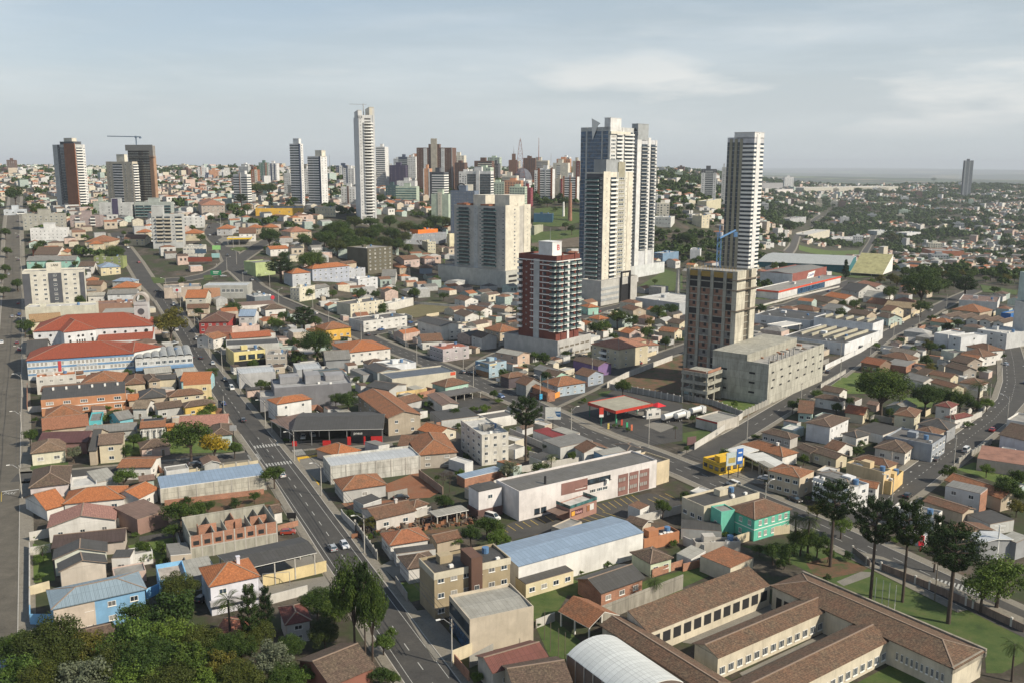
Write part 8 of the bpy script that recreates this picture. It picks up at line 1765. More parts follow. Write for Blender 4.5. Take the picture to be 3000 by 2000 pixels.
trees('h',[(265,640,80,'F'),(340,700,70,'A'),(555,690,60,'A'),(465,980,90,'A'),(1420,670,60,'A'),(1545,830,60,'A'),(1590,850,70,'A'),(1210,600,60,'A'),(1475,725,40,'S'),(2160,1220,30,'A'),(60,945,70,'A'),(545,940,60,'X',9),(1545,655,80,'A'),(200,870,120,'F')])
rw=random.Random(3);placed=0
wood=[(0,830),(90,800),(200,795),(330,800),(440,830),(510,850),(30,880),(140,870),(240,860),(350,880),(420,900),(60,930),(170,930),(280,940),(370,960),(100,980),(210,985),(640,800),(700,790),(745,800),(-120,900),(-60,840),(-30,960),(600,830)]
for n,(x,y)in enumerate(wood):
 px,py=P('h',x,y);p=hit(px,py,13.0);o=tree_at(p.x,p.y,'FEF'[n%3],rw.uniform(15,19),rw.uniform(13,16));later(o,['tall dense dark tree in the wood','broad olive tree in the wood','rounded dark tree in the wood'][n%3],p);GTREES.append(p)
WC,SCc,BK,RDc,GC,BLc,DGc=(.72,.72,.70),(.42,.44,.46),(.02,.02,.022),(.35,.03,.03),(.18,.19,.20),(.05,.12,.30),(.10,.10,.11)
def yaw_of(px,py,qx,qy):a,b=hit(px,py),hit(qx,qy);return math.degrees(math.atan2(b.y-a.y,b.x-a.x))
AVY=yaw_of(927,1516,855,1410);LSY=math.degrees(math.atan2(kd.y,kd.x));R4Y=yaw_of(2404,1545,2591,1632);R6Y=yaw_of(2663,1415,2757,1344);R7Y=yaw_of(1701,1140,1829,1076)
def C(t,x,y,yaw,kind,col,label,**k):return car(*P(t,x,y),yaw,kind,col,label,**k)
C('a',2292,650,AVY,'hatch',SCc,'silver hatchback driving up the avenue, left of a pair');C('b',22,630,AVY+180,'hatch',(.6,.62,.66),'pale grey hatchback coming down the avenue, right of a pair')
C('a',1945,145,AVY,'hatch',WC,'white hatchback on the avenue just past the crosswalk');C('d',1676,1018,AVY,'sedan',DGc,'dark grey car on the avenue above the crosswalks')
C('d',85,305,LSY,'sedan',SCc,'silver car driving on the cobbled street');C('d',12,483,LSY+180,'hatch',WC,'white car parked at the left edge of the cobbled street');C('d',118,485,LSY,'hatch',(.18,.03,.03),'dark maroon car parked on the cobbled street');C('d',126,215,LSY,'hatch',RDc,'small red car parked far up the cobbled street');C('g',60,1190,LSY,'sedan',SCc,'grey car far up the cobbled street')
C('b',412,300,20,'sedan',BK,'black car parked on red earth beside the cream house');C('d',1350,1322,5,'sedan',DGc,'dark car parked under the green tree on the side street');C('a',1392,1000,75,'hatch',BK,'black car parked beside the lilac white house');C('a',1985,540,10,'hatch',(.32,.05,.03),'old red car on the lot beside the brick shell')
C('a',70,1445,60,'hatch',(.18,.33,.50),'light blue car half hidden by front trees at the street corner')
C('b',1040,440,-38,'van',WC,'white van parked against the supermarket annex');C('c',565,165,150,'hatch',(.6,.62,.66),'silver car parked beside the cream corner shop');C('c',775,315,R4Y,'sedan',BK,'black car in deep shade on the second avenue')
C('f',1745,1285,R6Y,'sedan',DGc,'dark grey car driving on the right hand street');C('f',2222,632,95,'hatch',(.35,.42,.50),'blue grey car at the far end of the right hand street')
C('d',1385,590,AVY,'sedan',BK,'black car on the avenue beside the yellow shop');C('d',1200,490,60,'pickup',SCc,'silver pickup parked beneath the big olive tree')
C('d',2090,1135,-80,'hatch',WC,'white car inside the car workshop, left one');C('d',2155,1120,-70,'hatch',SCc,'silver car inside the car workshop, right one')
for i,x in enumerate((770,812,845,878)):C('e',x,848-i*6,60,'hatch',WC,['first','second','third','fourth'][i]+' white car from the left under the black carport',group='white cars under the black carport')
C('e',2108,603,R7Y,'sedan',WC,'white car parked before the cream flats');C('e',2065,625,R7Y,'hatch',RDc,'red car parked before the cream flats');C('e',905,700,-28,'sedan',BK,'black car parked before the light blue shop');C('e',25,572,-20,'hatch',WC,'white car beside the white house with orange roof');C('e',350,362,15,'sedan',SCc,'silver car before the white block with balconies');C('e',365,820,-20,'sedan',SCc,'silver car between dark gabled roofs')
for i,(x,y)in enumerate([(488,380),(500,415),(578,428),(565,448)]):C('f',x,y,10,'sedan',(WC,WC,WC,SCc)[i],['topmost white car','left middle white car','right middle white car','lowest silver car'][i]+' in the factory yard')
C('f',545,170,5,'hatch',SCc,'silver car before the brick red supermarket');C('f',1710,262,R6Y,'hatch',WC,'white car on the side street below the row houses');C('h',1935,1395,15,'sedan',SCc,'silver car turning beside the striped podium')
C('d',2262,235,10,'van',WC,'white van parked beside the cream corner building');C('d',2300,215,10,'hatch',RDc,'red car parked beside the white van');C('d',2330,640,60,'hatch',WC,'white car beside the pale blue roofed warehouse');C('g',815,935,-60,'sedan',SCc,'silver car on the street left of the striped flats')
for i,(x,y,c)in enumerate([(1640,890,WC),(1480,905,BK),(1540,1190,SCc),(1400,985,SCc),(1085,1295,BK),(1690,1170,WC)]):C('g',x,y+12,(0,70,25,60,20,10)[i],'sedan',c,['white car at the far petrol station','black car on the curving avenue','silver car entering the roundabout avenue','grey car before the billboards','black car at the small junction','white car in the wide asphalt bend'][i])
def tanker(t,x,y,yaw,label,L=11.0,two=False):
 p=hit(*P(t,x,y));r=root('tank_truck',label,'tank truck',(p.x,p.y,.03),R(yaw));wht=plain('tank_white',(.70,.70,.68),.35,.2);m=MB()
 m.tube((-L/2,0,2.35),(L/2-2.6,0,2.35),1.2,1.2,16);m.build('tank',[wht],r);m=MB();m.box(-L/2,L/2-2.6,-.15,.15,3.56,3.66);m.box(-L/2,L/2-.2,-.5,.5,.75,1.1,1);m.build('chassis',[MK,MK],r)
 m=MB();m.box(L/2-2.2,L/2,-1.2,1.2,.6,2.9);m.box(L/2-1.9,L/2-.2,-1.1,1.1,2.9,3.2);m.build('cab',[wht],r);m=MB();m.box(L/2+.004,L/2+.03,-1.05,1.05,1.7,2.6);m.build('windscreen',[MG],r)
 mw=car_meshes('sedan',SCc)[2]
 for xx in(-L/2+1,-L/2+2.2,L/2-1.2):
  for s in(-1,1):o=mk('wheel',mw,r,(xx,s*1.05,.5));o.scale=(1.55,1.4,1.55)
tanker('e',2290,1010,42,'long white tank truck parked at the petrol station',13);tanker('e',2345,1010,42,'short white tank truck beside the long one',7.5);tanker('f',100,975,40,'third white tank truck behind the grey service building',8)
rc=random.Random(31);CARC=[(WC,'white'),(SCc,'silver'),(BK,'black'),(DGc,'dark grey'),(WC,'white'),(RDc,'red'),(BLc,'blue'),(GC,'grey')];NTH=['first','second','third','fourth','fifth','sixth','seventh','eighth','ninth','tenth','eleventh','twelfth']
def cars_on(sm,off,fr,desc,flip=False):
 for n,f in enumerate(fr):
  i=int(f*(len(sm)-1));d=(sm[min(i+1,len(sm)-1)]-sm[max(i-1,0)]).normalized();q=sm[i]+Vector((-d.y,d.x,0))*off;c,cn=rc.choice(CARC);kd=rc.choice(('sedan','hatch','hatch','van','pickup')if rc.random()<.5 else('sedan','hatch'))
  car(0,0,math.degrees(math.atan2(d.y,d.x))+(180 if flip else 0),kd,c,'%s %s %s, %s from the viewer'%(cn,{'sedan':'saloon car','hatch':'hatchback','van':'van','pickup':'pickup'}[kd],desc,NTH[n]),pos=q,z=.07 if q.y<420 else.2)
cars_on(sm_a,-3.7,(.46,.50,.57,.66,.69,.78,.86),'parked on the right kerb of the avenue',True);cars_on(sm_a,3.7,(.09,.42,.60,.74),'parked on the left kerb of the avenue');cars_on(sm_l,-4.4,(.31,.38,.46,.52,.60,.68),'parked on the right side of the cobbled street');cars_on(sm_4[::-1],-2.6,(.13,.36,.52,.62,.75),'driving on the second avenue');cars_on(sm_4[::-1],4.4,(.17,.30,.47,.57,.70),'parked beside the second avenue',True)
cars_on(sm_5,3.4,(.30,.44,.62,.70),'parked on the concrete podium street');cars_on(sm_6,-4,(.10,.24,.33,.57),'parked on the right hand street');cars_on(sm_12,-3,(.12,.3,.45,.62),'on the curving roundabout avenue');cars_on(sm_11,3,(.2,.4,.7),'on the street behind the striped flats');cars_on(sm_9,-2.6,(.3,.7),'before the striped podium');cars_on(sm_13,-3,(.3,.6),'by the red supermarket');cars_on(sm_10,2.6,(.3,.7),'on the upper cross street')
def poles_on(sm,w,side,fr,h,yawoff,desc,grp,lamp=True,arm=True,every=1):
 for n,f in enumerate(fr):
  i=int(f*(len(sm)-1));d=(sm[min(i+1,len(sm)-1)]-sm[max(i-1,0)]).normalized();q=Vector((-d.y,d.x,0))*side;p=sm[i]+q*(w/2+.7)
  o=mk('street_lamp' if lamp else 'utility_pole',None,None,(p.x,p.y,T(p.x,p.y)),math.atan2(-q.y,-q.x),(1,1,h/9));tag(o,'%s %s'%(['first','second','third','fourth','fifth','sixth','seventh','eighth','ninth','tenth','eleventh','twelfth','thirteenth','fourteenth'][n],desc),'street lamp' if lamp else 'utility pole',grp)
  mk('pole',LAMP[0],o)
  if lamp:mk('arm',LAMP[1],o);mk('lamp_head',LAMP[2],o)
  if arm:mk('crossarm',LAMP[3],o)
  POLES.append((p,h,grp))
poles_on(sm_a,9.4,-1,(.035,.13,.20,.27,.35,.44,.53,.62,.72,.83,.93),10,0,'lamp pole on the right kerb of the avenue','lamp poles along the avenue')
poles_on(sm_l,LW,-1,(.13,.18,.23,.28,.34,.41,.49,.57,.66,.76),10,0,'lamp pole on the right kerb of the cobbled street','lamp poles along the cobbled street')
sm4r=sm_4[::-1];sm6=sm_6;sm5=sm_5
poles_on(sm4r,11,1,(.10,.22,.33,.41,.50,.58,.66,.74,.82),9.5,0,'utility pole on the left side of the second avenue','poles along the second avenue')
poles_on(sm4r,11,-1,(.18,.28,.37,.46,.55,.63,.71),11,0,'lamp pole on the right side of the second avenue','lamps along the second avenue',arm=False)
poles_on(sm5,9,-1,(.06,.17,.28,.40,.52,.64,.78,.9),10,0,'utility pole on the right side of the concrete podium street','poles by the concrete podium',lamp=False)
poles_on(sm5,9,1,(.36,.58,.72),9,0,'lamp pole at the concrete podium side of the street','lamps by the concrete podium')
poles_on(sm6,10,-1,(.05,.2,.36,.52,.68),11,0,'white lamp pole on the right side of the right hand street','lamps along the right hand street',arm=False)
poles_on(sm6,10,1,(.12,.28,.44,.60),9,0,'utility pole on the left side of the right hand street','poles along the right hand street',lamp=False)
poles_on(sm_7,9,1,(.1,.35,.6,.85),9,0,'utility pole on the street before the cream flats','poles before the cream flats');poles_on(sm_12,12,1,(.1,.3,.5,.75),11,0,'lamp pole along the curving avenue','lamps of the roundabout avenue',arm=False)
def wires(grp,label,offs):
 L=[p for p in POLES if len(p)>2 and p[2]==grp];m=MB()
 for(a,h,_),(b,h2,_)in zip(L,L[1:]):
  for o,dz in offs:
   prev=None
   for k in range(7):
    f=k/6;q=a.lerp(b,f);z=T(q.x,q.y)+(h+(h2-h)*f)*.94+dz-1.1*4*f*(1-f)*.35
    d=(b-a).normalized();s=Vector((-d.y,d.x,0))*o;c=Vector((q.x+s.x,q.y+s.y,z))
    if prev is not None:m.tube(prev,c,.045,.045,3,cap=False)
    prev=c
 o=m.build('power_line',[MK]);tag(o,label,'power line')
wires('lamp poles along the avenue','thin black overhead wires strung along the avenue poles',((-.9,0),(0,0),(.9,0),(0,-1)))
wires('lamp poles along the cobbled street','thin black overhead wires above the cobbled street pavement',((-.9,0),(.9,0),(0,-1)))
wires('poles along the second avenue','thin black overhead wires beside the second avenue',((-.9,0),(.9,0),(0,-1)));wires('poles along the right hand street','thin black wires along the right hand street',((-.9,0),(.9,0)))
def wln(t,pts,h,mat,label,th=.2,name='boundary_wall',cat='wall',posts=0,cap=None):
 P_=[hit(*P(t,*p))for p in pts];m=MB();pm=MB()
 for a,b in zip(P_,P_[1:]):
  L=(b-a).length;n=max(1,int(L/12));d=(b-a).normalized();q=Vector((-d.y,d.x,0))*th/2
  for k in range(n):
   u,v=a.lerp(b,k/n),a.lerp(b,(k+1)/n);zu,zv=T(u.x,u.y),T(v.x,v.y)
   A=[u-q,v-q,v+q,u+q];Z_=[zu,zv,zv,zu]
   for i in range(4):j=(i+1)%4;m.poly([(A[i].x,A[i].y,Z_[i]-.3),(A[j].x,A[j].y,Z_[j]-.3),(A[j].x,A[j].y,Z_[j]+h),(A[i].x,A[i].y,Z_[i]+h)])
   m.poly([(A[i].x,A[i].y,Z_[i]+h)for i in range(4)])
  if posts:
   for k in range(int(L/posts)+1):u=a.lerp(b,min(1,k*posts/L));z=T(u.x,u.y);pm.obox(u,d,q.normalized(),.4,.45,z,z+h+.35)
 c=P_[len(P_)//2];r=root(name,label,cat,(c.x,c.y,T(c.x,c.y)));inv=r.matrix_basis.inverted()
 for b,nm,mt in((m,'wall_panel',mat),(pm,'post',cap or MC)):
  if b.v:me=b.mesh(nm,[mt]);o=mk(nm,me,r,matrix=inv)
 return r
CW1=wmt((.56,.54,.50),.5);CW2=wmt((.62,.54,.38),.4);CW3=wmt((.34,.33,.30),.6);BW=MBK
wln('a',[(1812,905),(2250,800)],2.8,wmt((.66,.54,.30),.3),'cream yellow yard wall along the paved court');wln('a',[(1860,1025),(2120,955)],2.2,CW1,'pale lower wall of the paved court');wln('a',[(205,590),(350,560)],2.4,CW1,'white garden wall before the dark brown roof');wln('a',[(208,690),(352,665)],2.2,CW1,'white garden wall before the weedy garden');wln('a',[(205,965),(345,925)],2.2,CW2,'beige garden wall next to the sky blue house')
wln('a',[(207,640),(207,1150)],1.8,CW1,'white street wall along the cobbled pavement');wln('a',[(360,555),(950,470)],2.4,CW1,'long white wall below the pink roofed house');wln('a',[(1135,345),(1820,265)],1.6,BW,'orange brick wall below the long concrete shed');wln('a',[(212,1100),(212,1165),(385,1165)],2.4,wmt((.24,.50,.76)),'sky blue front wall of the blue house')
wln('a',[(1215,560),(1300,850)],2.6,CW3,'grey side wall behind the brick shell');wln('a',[(1915,520),(2055,485)],1.6,BW,'short brick wall beside the avenue lot');wln('a',[(1010,990),(1130,935)],2.4,wmt((.24,.50,.76)),'curved sky blue wall behind the front trees')
wln('b',[(95,500),(250,720)],2.0,CW3,'green grey fence wall along the avenue pavement',name='fence',cat='fence',posts=3);wln('b',[(375,890),(455,1010)],2.2,CW3,'grey wall along the avenue left of the tan block');wln('b',[(0,415),(15,440),(95,520)],2.0,CW1,'whitish wall beside the avenue kerb');wln('b',[(380,470),(620,400)],2.2,CW1,'stained white wall of the scrap yard');wln('b',[(320,300),(455,270)],2.0,CW3,'low concrete wall of the red earth lot');wln('b',[(535,145),(700,270)],2.4,wmt((.30,.22,.17),.6),'brown wall on the far side of the red earth lot')
wln('b',[(1590,805),(1950,700)],2.2,CW1,'mossy white wall behind the cream outbuilding');wln('b',[(2140,840),(2351,770)],2.0,BW,'orange brick wall behind the small palm');wln('b',[(2010,480),(2345,395)],2.4,CW1,'long grey wall closing the supermarket car park');wln('b',[(1340,1190),(1470,1140)],2.0,CW1,'white wall behind the orange shelter');wln('b',[(760,1430),(900,1375)],2.6,CW2,'cream wall beside the rusty red roof');wln('b',[(780,1440),(880,1560)],2.2,BW,'brick wall at the bottom by the avenue');wln('b',[(1780,1150),(2351,920)],3.6,cmt((.32,.30,.26)),'long dark parapet wall behind the school')
wln('c',[(0,800),(115,770)],2.0,BW,'brick wall on the lawn behind the school');wln('c',[(280,640),(540,560),(735,535)],2.4,CW2,'cream wall below the turquoise house');wln('c',[(0,615),(150,680)],2.4,CW1,'grey wall beside the flat charcoal garage')
wln('c',[(1170,672),(1290,770)],1.7,cmt((.20,.17,.15)),'dark fence wall beside the palms and bushes',name='fence',cat='fence',posts=7);wln('c',[(1365,790),(1700,925),(2000,1055),(2351,1220)],1.8,cmt((.24,.18,.15)),'long school fence wall with square posts on the pavement',name='fence',cat='fence',posts=9,cap=CW1)
wln('d',[(865,955),(1530,965)],2.2,BW,'orange brick wall below the row of brown roofs');wln('d',[(530,935),(890,905)],2.4,wmt((.55,.26,.12)),'long orange wall under the brick building');wln('d',[(1540,880),(1545,970)],2.4,CW3,'grey wall end by the avenue');wln('d',[(1050,1320),(1130,1400)],2.0,BW,'brick wall beside the long concrete shed');wln('d',[(195,960),(290,950)],2.4,CW1,'white gate wall on the cobbled street');wln('d',[(190,790),(190,940)],2.4,BW,'brick street wall of the brick building');wln('d',[(1680,780),(1790,860)],2.4,CW3,'grey wall beside the charcoal complex');wln('d',[(1080,1405),(1780,1310)],1.2,CW2,'cream railing wall above the long concrete shed',name='fence',cat='fence',posts=4)
wln('e',[(1830,790),(1960,720),(2280,600)],2.6,CW1,'white construction site wall along the street');wln('e',[(1850,800),(2000,820),(2351,890)],2.6,CW3,'grey slab fence behind the petrol station',posts=3,cap=CW1);wln('e',[(1430,880),(1690,770)],2.4,wmt((.70,.28,.06)),'bright orange wall of the corner house');wln('e',[(1300,860),(1430,885)],2.6,wmt((.12,.05,.04)),'dark maroon corner wall',name='boundary_wall');wln('e',[(655,1080),(790,1060)],3.0,BW,'brick wall with grey top before the wide black roof');wln('e',[(1160,1110),(1400,1215)],2.4,CW1,'whitewashed wall beside the tall pine');wln('e',[(380,870),(590,840)],3.2,wmt((.60,.44,.20),.8),'stained ochre wall beside the beige flats');wln('e',[(340,440),(460,510)],2.2,CW3,'grey wall of the bare corner lot');wln('e',[(500,215),(840,240)],1.8,CW1,'low white wall along the meadow');wln('e',[(1130,1390),(2060,1235)],2.2,CW1,'long white wall behind the supermarket roof');wln('e',[(1930,640),(2170,560)],2.2,CW2,'beige wall before the cream flats');wln('e',[(300,1090),(640,1060)],2.4,wmt((.24,.18,.13),.8),'ivy grown wall beside the car workshop')
wln('f',[(980,668),(1230,545),(1375,450)],2.6,wmt((.68,.68,.67),.3),'long white factory wall along the street');wln('f',[(80,1215),(245,1110),(410,1000)],2.4,CW1,'white wall of the service building along the street');wln('f',[(0,868),(210,910),(410,990),(590,905)],2.4,CW3,'grey slab fence around the grass mound',posts=3);wln('f',[(950,790),(1120,690)],1.8,CW1,'white post fence of the grassy lot',name='fence',cat='fence',posts=2);wln('f',[(1430,385),(1660,260)],2.2,CW2,'beige wall along the upper side street');wln('f',[(2070,955),(2090,930)],2,CW1,'short white wall at the right bend');wln('f',[(1760,1110),(2060,985)],2.2,CW1,'white wall on the left pavement of the right street');wln('f',[(1900,1310),(2130,1170)],1.8,CW3,'slatted wall on the right pavement',name='fence',cat='fence',posts=3);wln('f',[(1500,470),(1735,480)],2.6,wmt((.6,.6,.6)),'white yard wall before the cubic houses');wln('f',[(480,250),(770,170),(1080,100)],1.4,CW1,'low white wall along the supermarket street')
def board(t,x,yb,yt,wpx,yaw,mat,label,post=MK,bh=2.6,name='billboard',n=2,extra=None,cat='billboard'):
 p=hit(*P(t,x,yb));s=mpp(p);H_=(yb-yt)/2.352*s/.97;w=wpx/2.352*s
 r=root(name,label,cat,(p.x,p.y,T(p.x,p.y)),R(yaw));m=MB();m.box(-w/2,w/2,-.12,.12,H_-bh,H_);m.build('board',[mat],r)
 for i in range(n):xx=0 if n==1 else(-w*.3+w*.6*i);m=MB();m.tube((xx,.2,0),(xx,.2,H_-bh*.3),.14,.14,6);m.build('post',[post],r)
 if extra:extra(r,w,H_,bh)
 THINGS.append((label,p,w/2,r));return r
def bb(r,w,H_,bh):
 m=MB();m.poly([(w*.12,-.14,H_-bh*.33),(w*.49,-.14,H_-bh*.33),(w*.49,-.14,H_-bh*.78),(w*.32,-.14,H_-bh*.78),(w*.2,-.14,H_-bh*.66)][::-1]);m.build('blue_patch',[plain('bb_blue',(.02,.09,.22))],r)
 m=MB();m.box(w*.18,w*.44,-.17,-.142,H_-bh*.56,H_-bh*.48);m.box(-w*.38,w*.02,-.16,-.122,H_-bh*.86,H_-bh*.79);m.build('print_line',[plain('bb_line',(.35,.45,.55))],r)
board('e',1458,1060,922,106,0,plain('board_white',(.62,.62,.58)),'white roadside billboard with a dark blue patch',bh=4.6,extra=bb,n=1)
def bb2(r,w,H_,bh):
 m=MB();m.box(w*.12,w*.5,-.3,-.125,H_-bh*.95,H_+.9);m.build('blue_panel',[plain('bb_blue2',(.03,.13,.42))],r);m=MB();m.box(w*.17,w*.44,-.33,-.302,H_-bh*.72,H_-bh*.42);m.box(w*.2,w*.42,-.33,-.302,H_-bh*.14,H_-bh*.04);m.build('print_block',[MW],r)
 m=MB();m.box(-w*.38,w*.05,-.15,-.122,H_-bh*.8,H_-bh*.4);m.build('printed_picture',[plain('bb_yellow',(.42,.33,.10))],r)
board('c',350,155,-20,132,25,plain('board_pale',(.45,.52,.52)),'two part billboard, pale picture and blue panel, above yellow bar',bh=4.2,extra=bb2)
board('g',1490,1225,1165,70,0,plain('road_green',(.01,.22,.09)),'green overhead direction sign at the roundabout',bh=3.2,name='road_sign',cat='road sign',n=1,extra=lambda r,w,H_,bh:(lambda m:(m.box(-w*.25,w*.3,-.15,-.122,H_-bh*.35,H_-bh*.2),m.box(-w*.25,w*.2,-.15,-.122,H_-bh*.65,H_-bh*.52),m.build('print_line',[MW],r)))(MB()))
for a in[('g',1385,1075,1018,70,plain('b_dark',(.05,.09,.14)),'dark billboard with pale blue figures beside the striped flats'),('g',1493,1040,992,52,plain('b_lime',(.25,.5,.18)),'lime and white billboard by the curving avenue'),('g',1380,1115,1072,150,plain('b_red',(.22,.05,.03)),'long dark red billboard beside the striped flats'),('g',1487,1085,1045,50,plain('b_mint',(.3,.5,.5)),'pale turquoise billboard beside the long red one')]:board(a[0],a[1],a[2],a[3],a[4],10,a[5],a[6],bh=3.4)
board('d',1225,195,110,52,0,MW,'white sign with red emblem on a tall pole',bh=3.0,n=1,name='pole_sign',cat='sign',extra=lambda r,w,H_,bh:(lambda m:(m.tube((0,-.2,H_-bh/2),(0,-.125,H_-bh/2),.9,.9,14),m.build('emblem',[plain('em_red',(.5,.02,.04))],r)))(MB()))
board('d',1615,1240,1055,44,0,plain('b_grey',(.40,.40,.40)),'small grey sign panel on a post at the avenue junction',bh=1.8,n=1,name='pole_sign',cat='sign');board('d',1940,985,955,46,0,plain('b_teal',(.4,.6,.58)),'low teal sign before the white house with orange roof',bh=1.2,name='pole_sign',cat='sign')
def stn(r,w,H_,bh):
 m=MB();m.box(-w/2,w/2,-.15,-.122,H_-bh,H_-bh*.72);m.build('white_band',[MW],r)
board('e',1790,1050,925,30,10,plain('pylon_red',(.55,.05,.03)),'red and white pylon sign of the petrol station',bh=3.6,n=1,post=plain('pylon_green',(.03,.2,.13)),name='pole_sign',cat='sign',extra=stn)
for i,(x,y,c,nm)in enumerate([(1840,1075,(.7,.55,.15),'yellow'),(1893,1045,(.15,.5,.3),'mint green'),(1932,1050,(.6,.08,.05),'red'),(1968,1070,(.05,.45,.2),'bright green'),(2000,1085,(.7,.2,.1),'orange')]):board('e',x,y,y-44,13,10,plain('flag_'+nm.replace(' ','_'),c),'%s feather banner on the station verge'%nm,bh=2.2,n=1,name='banner',cat='banner')
board('c',1638,665,562,34,0,plain('totem_red',(.6,.02,.04)),'bright red totem sign on the far pavement',bh=2.6,n=1,post=plain('totem_red2',(.55,.02,.04)),name='pole_sign',cat='sign',extra=lambda r,w,H_,bh:lettering('LOJA',.42,MW,r,(0,-.15,H_-1.2),(R(90),0,0)))
board('f',60,1185,1125,72,25,plain('b_brown',(.16,.09,.09)),'low dark framed hoarding beside the white wall',bh=2.8,name='billboard');board('e',1375,885,830,22,30,plain('b_sky',(.05,.35,.6)),'small sky blue poster board at the maroon corner',bh=2.2,n=1,name='pole_sign',cat='sign');board('e',1080,770,722,28,-20,MW,'white oval shop sign near the brown tiled bar',bh=1.4,n=1,name='pole_sign',cat='sign');board('a',2010,460,395,60,0,MK,'small black panel on the avenue verge',bh=1.6,name='pole_sign',cat='sign')
def umbrella():
 p=hit(*P('e',2180,955));r=root('parasol','large red square parasol behind the petrol station canopy','parasol',(p.x,p.y,.03),.6);m=MB();m.tube((0,0,0),(0,0,3.2),.06);m.build('pole',[MW],r);m=MB();s=2.3
 for k in range(4):a=[(-s,-s),(s,-s),(s,s),(-s,s)];m.poly([(*a[k],2.7),(*a[(k+1)%4],2.7),(0,0,4.0)]);m.poly([(*a[(k+1)%4],2.66),(*a[k],2.66),(0,0,3.96)])
 m.build('canopy',[plain('parasol_red',(.6,.02,.03))],r)
umbrella()
def goal():
 p=hit(*P('a',1905,905));r=root('goal_frame','white metal goal frame on the paved court','goal',(p.x,p.y,.05),R(12));m=MB()
 for x in(-3,3):m.tube((x,0,0),(x,0,3.4),.06);m.tube((x,0,3.4),(x,1.6,0),.05)
 m.tube((-3,0,3.4),(3,0,3.4),.06);m.build('frame',[MS],r)
goal()
for i,(x,y)in enumerate([(1400,1270),(1440,1350),(1495,1400),(1540,1430)]):
 p=hit(*P('b',x,y));o=root('net_pole',['first','second','third','fourth'][i]+' thin net pole from the left on the lawn beside the sports hall','pole',(p.x,p.y,0),0,'net poles beside the sports hall');m=MB();m.tube((0,0,0),(0,0,6.5),.07,.05,6);m.build('pole',[MWD],o)
for i,(x,y)in enumerate([(1320,1015),(1368,1035),(1412,1055),(1456,1072)]):
 p=hit(*P('c',x,y+30),);o=root('flag_pole',['first','second','third','fourth'][i]+' short white flag pole from the left before the school','pole',(p.x,p.y,0),0,'flag poles before the school');m=MB();m.tube((0,0,0),(0,0,7),.07,.05,6);m.build('pole',[MW],o)
p=hit(*P('c',1735,1000));o=root('lamp_post','short double armed lamp post beside the school fence','lamp post',(p.x,p.y,0),0);m=MB();m.tube((0,0,0),(0,0,9),.14,.1,6);m.box(-1.3,1.3,-.1,.1,8.8,9.0);m.build('post',[MWD],o)
p=hit(*P('c',2162,715));o=root('antenna_post','white concrete antenna post with cross bars at right','antenna post',(p.x,p.y,0),0);m=MB();m.tube((0,0,0),(0,0,9),.25,.2,8);m.box(-1.4,1.4,-.12,.12,8.6,8.8);m.box(-1,1,-.1,.1,7.6,7.75);m.build('post',[MW],o)
p=hit(*P('b',560,475));m=MB();rn=random.Random(9)
for i in range(420):
 f=rn.random();x=(rn.random()-.5)*34;y=(rn.random()-.5)*9+x*.35;s=rn.uniform(.2,.9);a=rn.random()*3.14;d1=Vector((math.cos(a),math.sin(a),0));m.obox(Vector((p.x+x,p.y+y,0)),d1,Vector((-d1.y,d1.x,0)),s*1.8,s*.4,.02,.15+s*rn.random()*1.4,i%3)
o=m.build('scrap_wood',[MWD,plain('scrap_rust',(.28,.13,.07)),plain('scrap_dark',(.08,.06,.05))]);tag(o,'heap of scattered scrap wood in the yard behind the avenue','scrap heap');o['kind']='stuff'
rg=random.Random(17)
occ={}
CS=4.0
def key(x,y):return(int(x//CS),int(y//CS))
def block(x,y,r):
 n=int(r//CS)+1;kx,ky=key(x,y)
 for i in range(-n,n+1):
  for j in range(-n,n+1):
   if math.hypot((kx+i+.5)*CS-x,(ky+j+.5)*CS-y)<r+1:occ[(kx+i,ky+j)]=1
def block_rect(x,y,yaw,w,d):
 c,s=math.cos(yaw),math.sin(yaw);a=-w/2
 while a<=w/2+.1:
  b=-d/2
  while b<=d/2+.1:occ[key(x+a*c-b*s,y+a*s+b*c)]=1;b+=min(2.0,d/2)
  a+=min(2.0,w/2)
for q_ in THINGS:
 if len(q_)>4:block_rect(q_[1].x,q_[1].y,q_[4],q_[5],q_[6])
 else:block(q_[1].x,q_[1].y,q_[2]*.9)
for sm,hw in ROADS:
 for q in sm:block(q.x,q.y,hw)
def block_px(t,pts):
 P_=[hit(*P(t,*q))for q in pts];xs=[q.x for q in P_];ys=[q.y for q in P_]
 x=min(xs)
 while x<max(xs)+12:
  y=min(ys)
  while y<max(ys)+12:
   ins=False;j=len(P_)-1
   for i in range(len(P_)):
    if(P_[i].y>y)!=(P_[j].y>y)and x<(P_[j].x-P_[i].x)*(y-P_[i].y)/(P_[j].y-P_[i].y)+P_[i].x:ins=not ins
    j=i
   if ins:occ[key(x,y)]=1
   y+=3
  x+=3
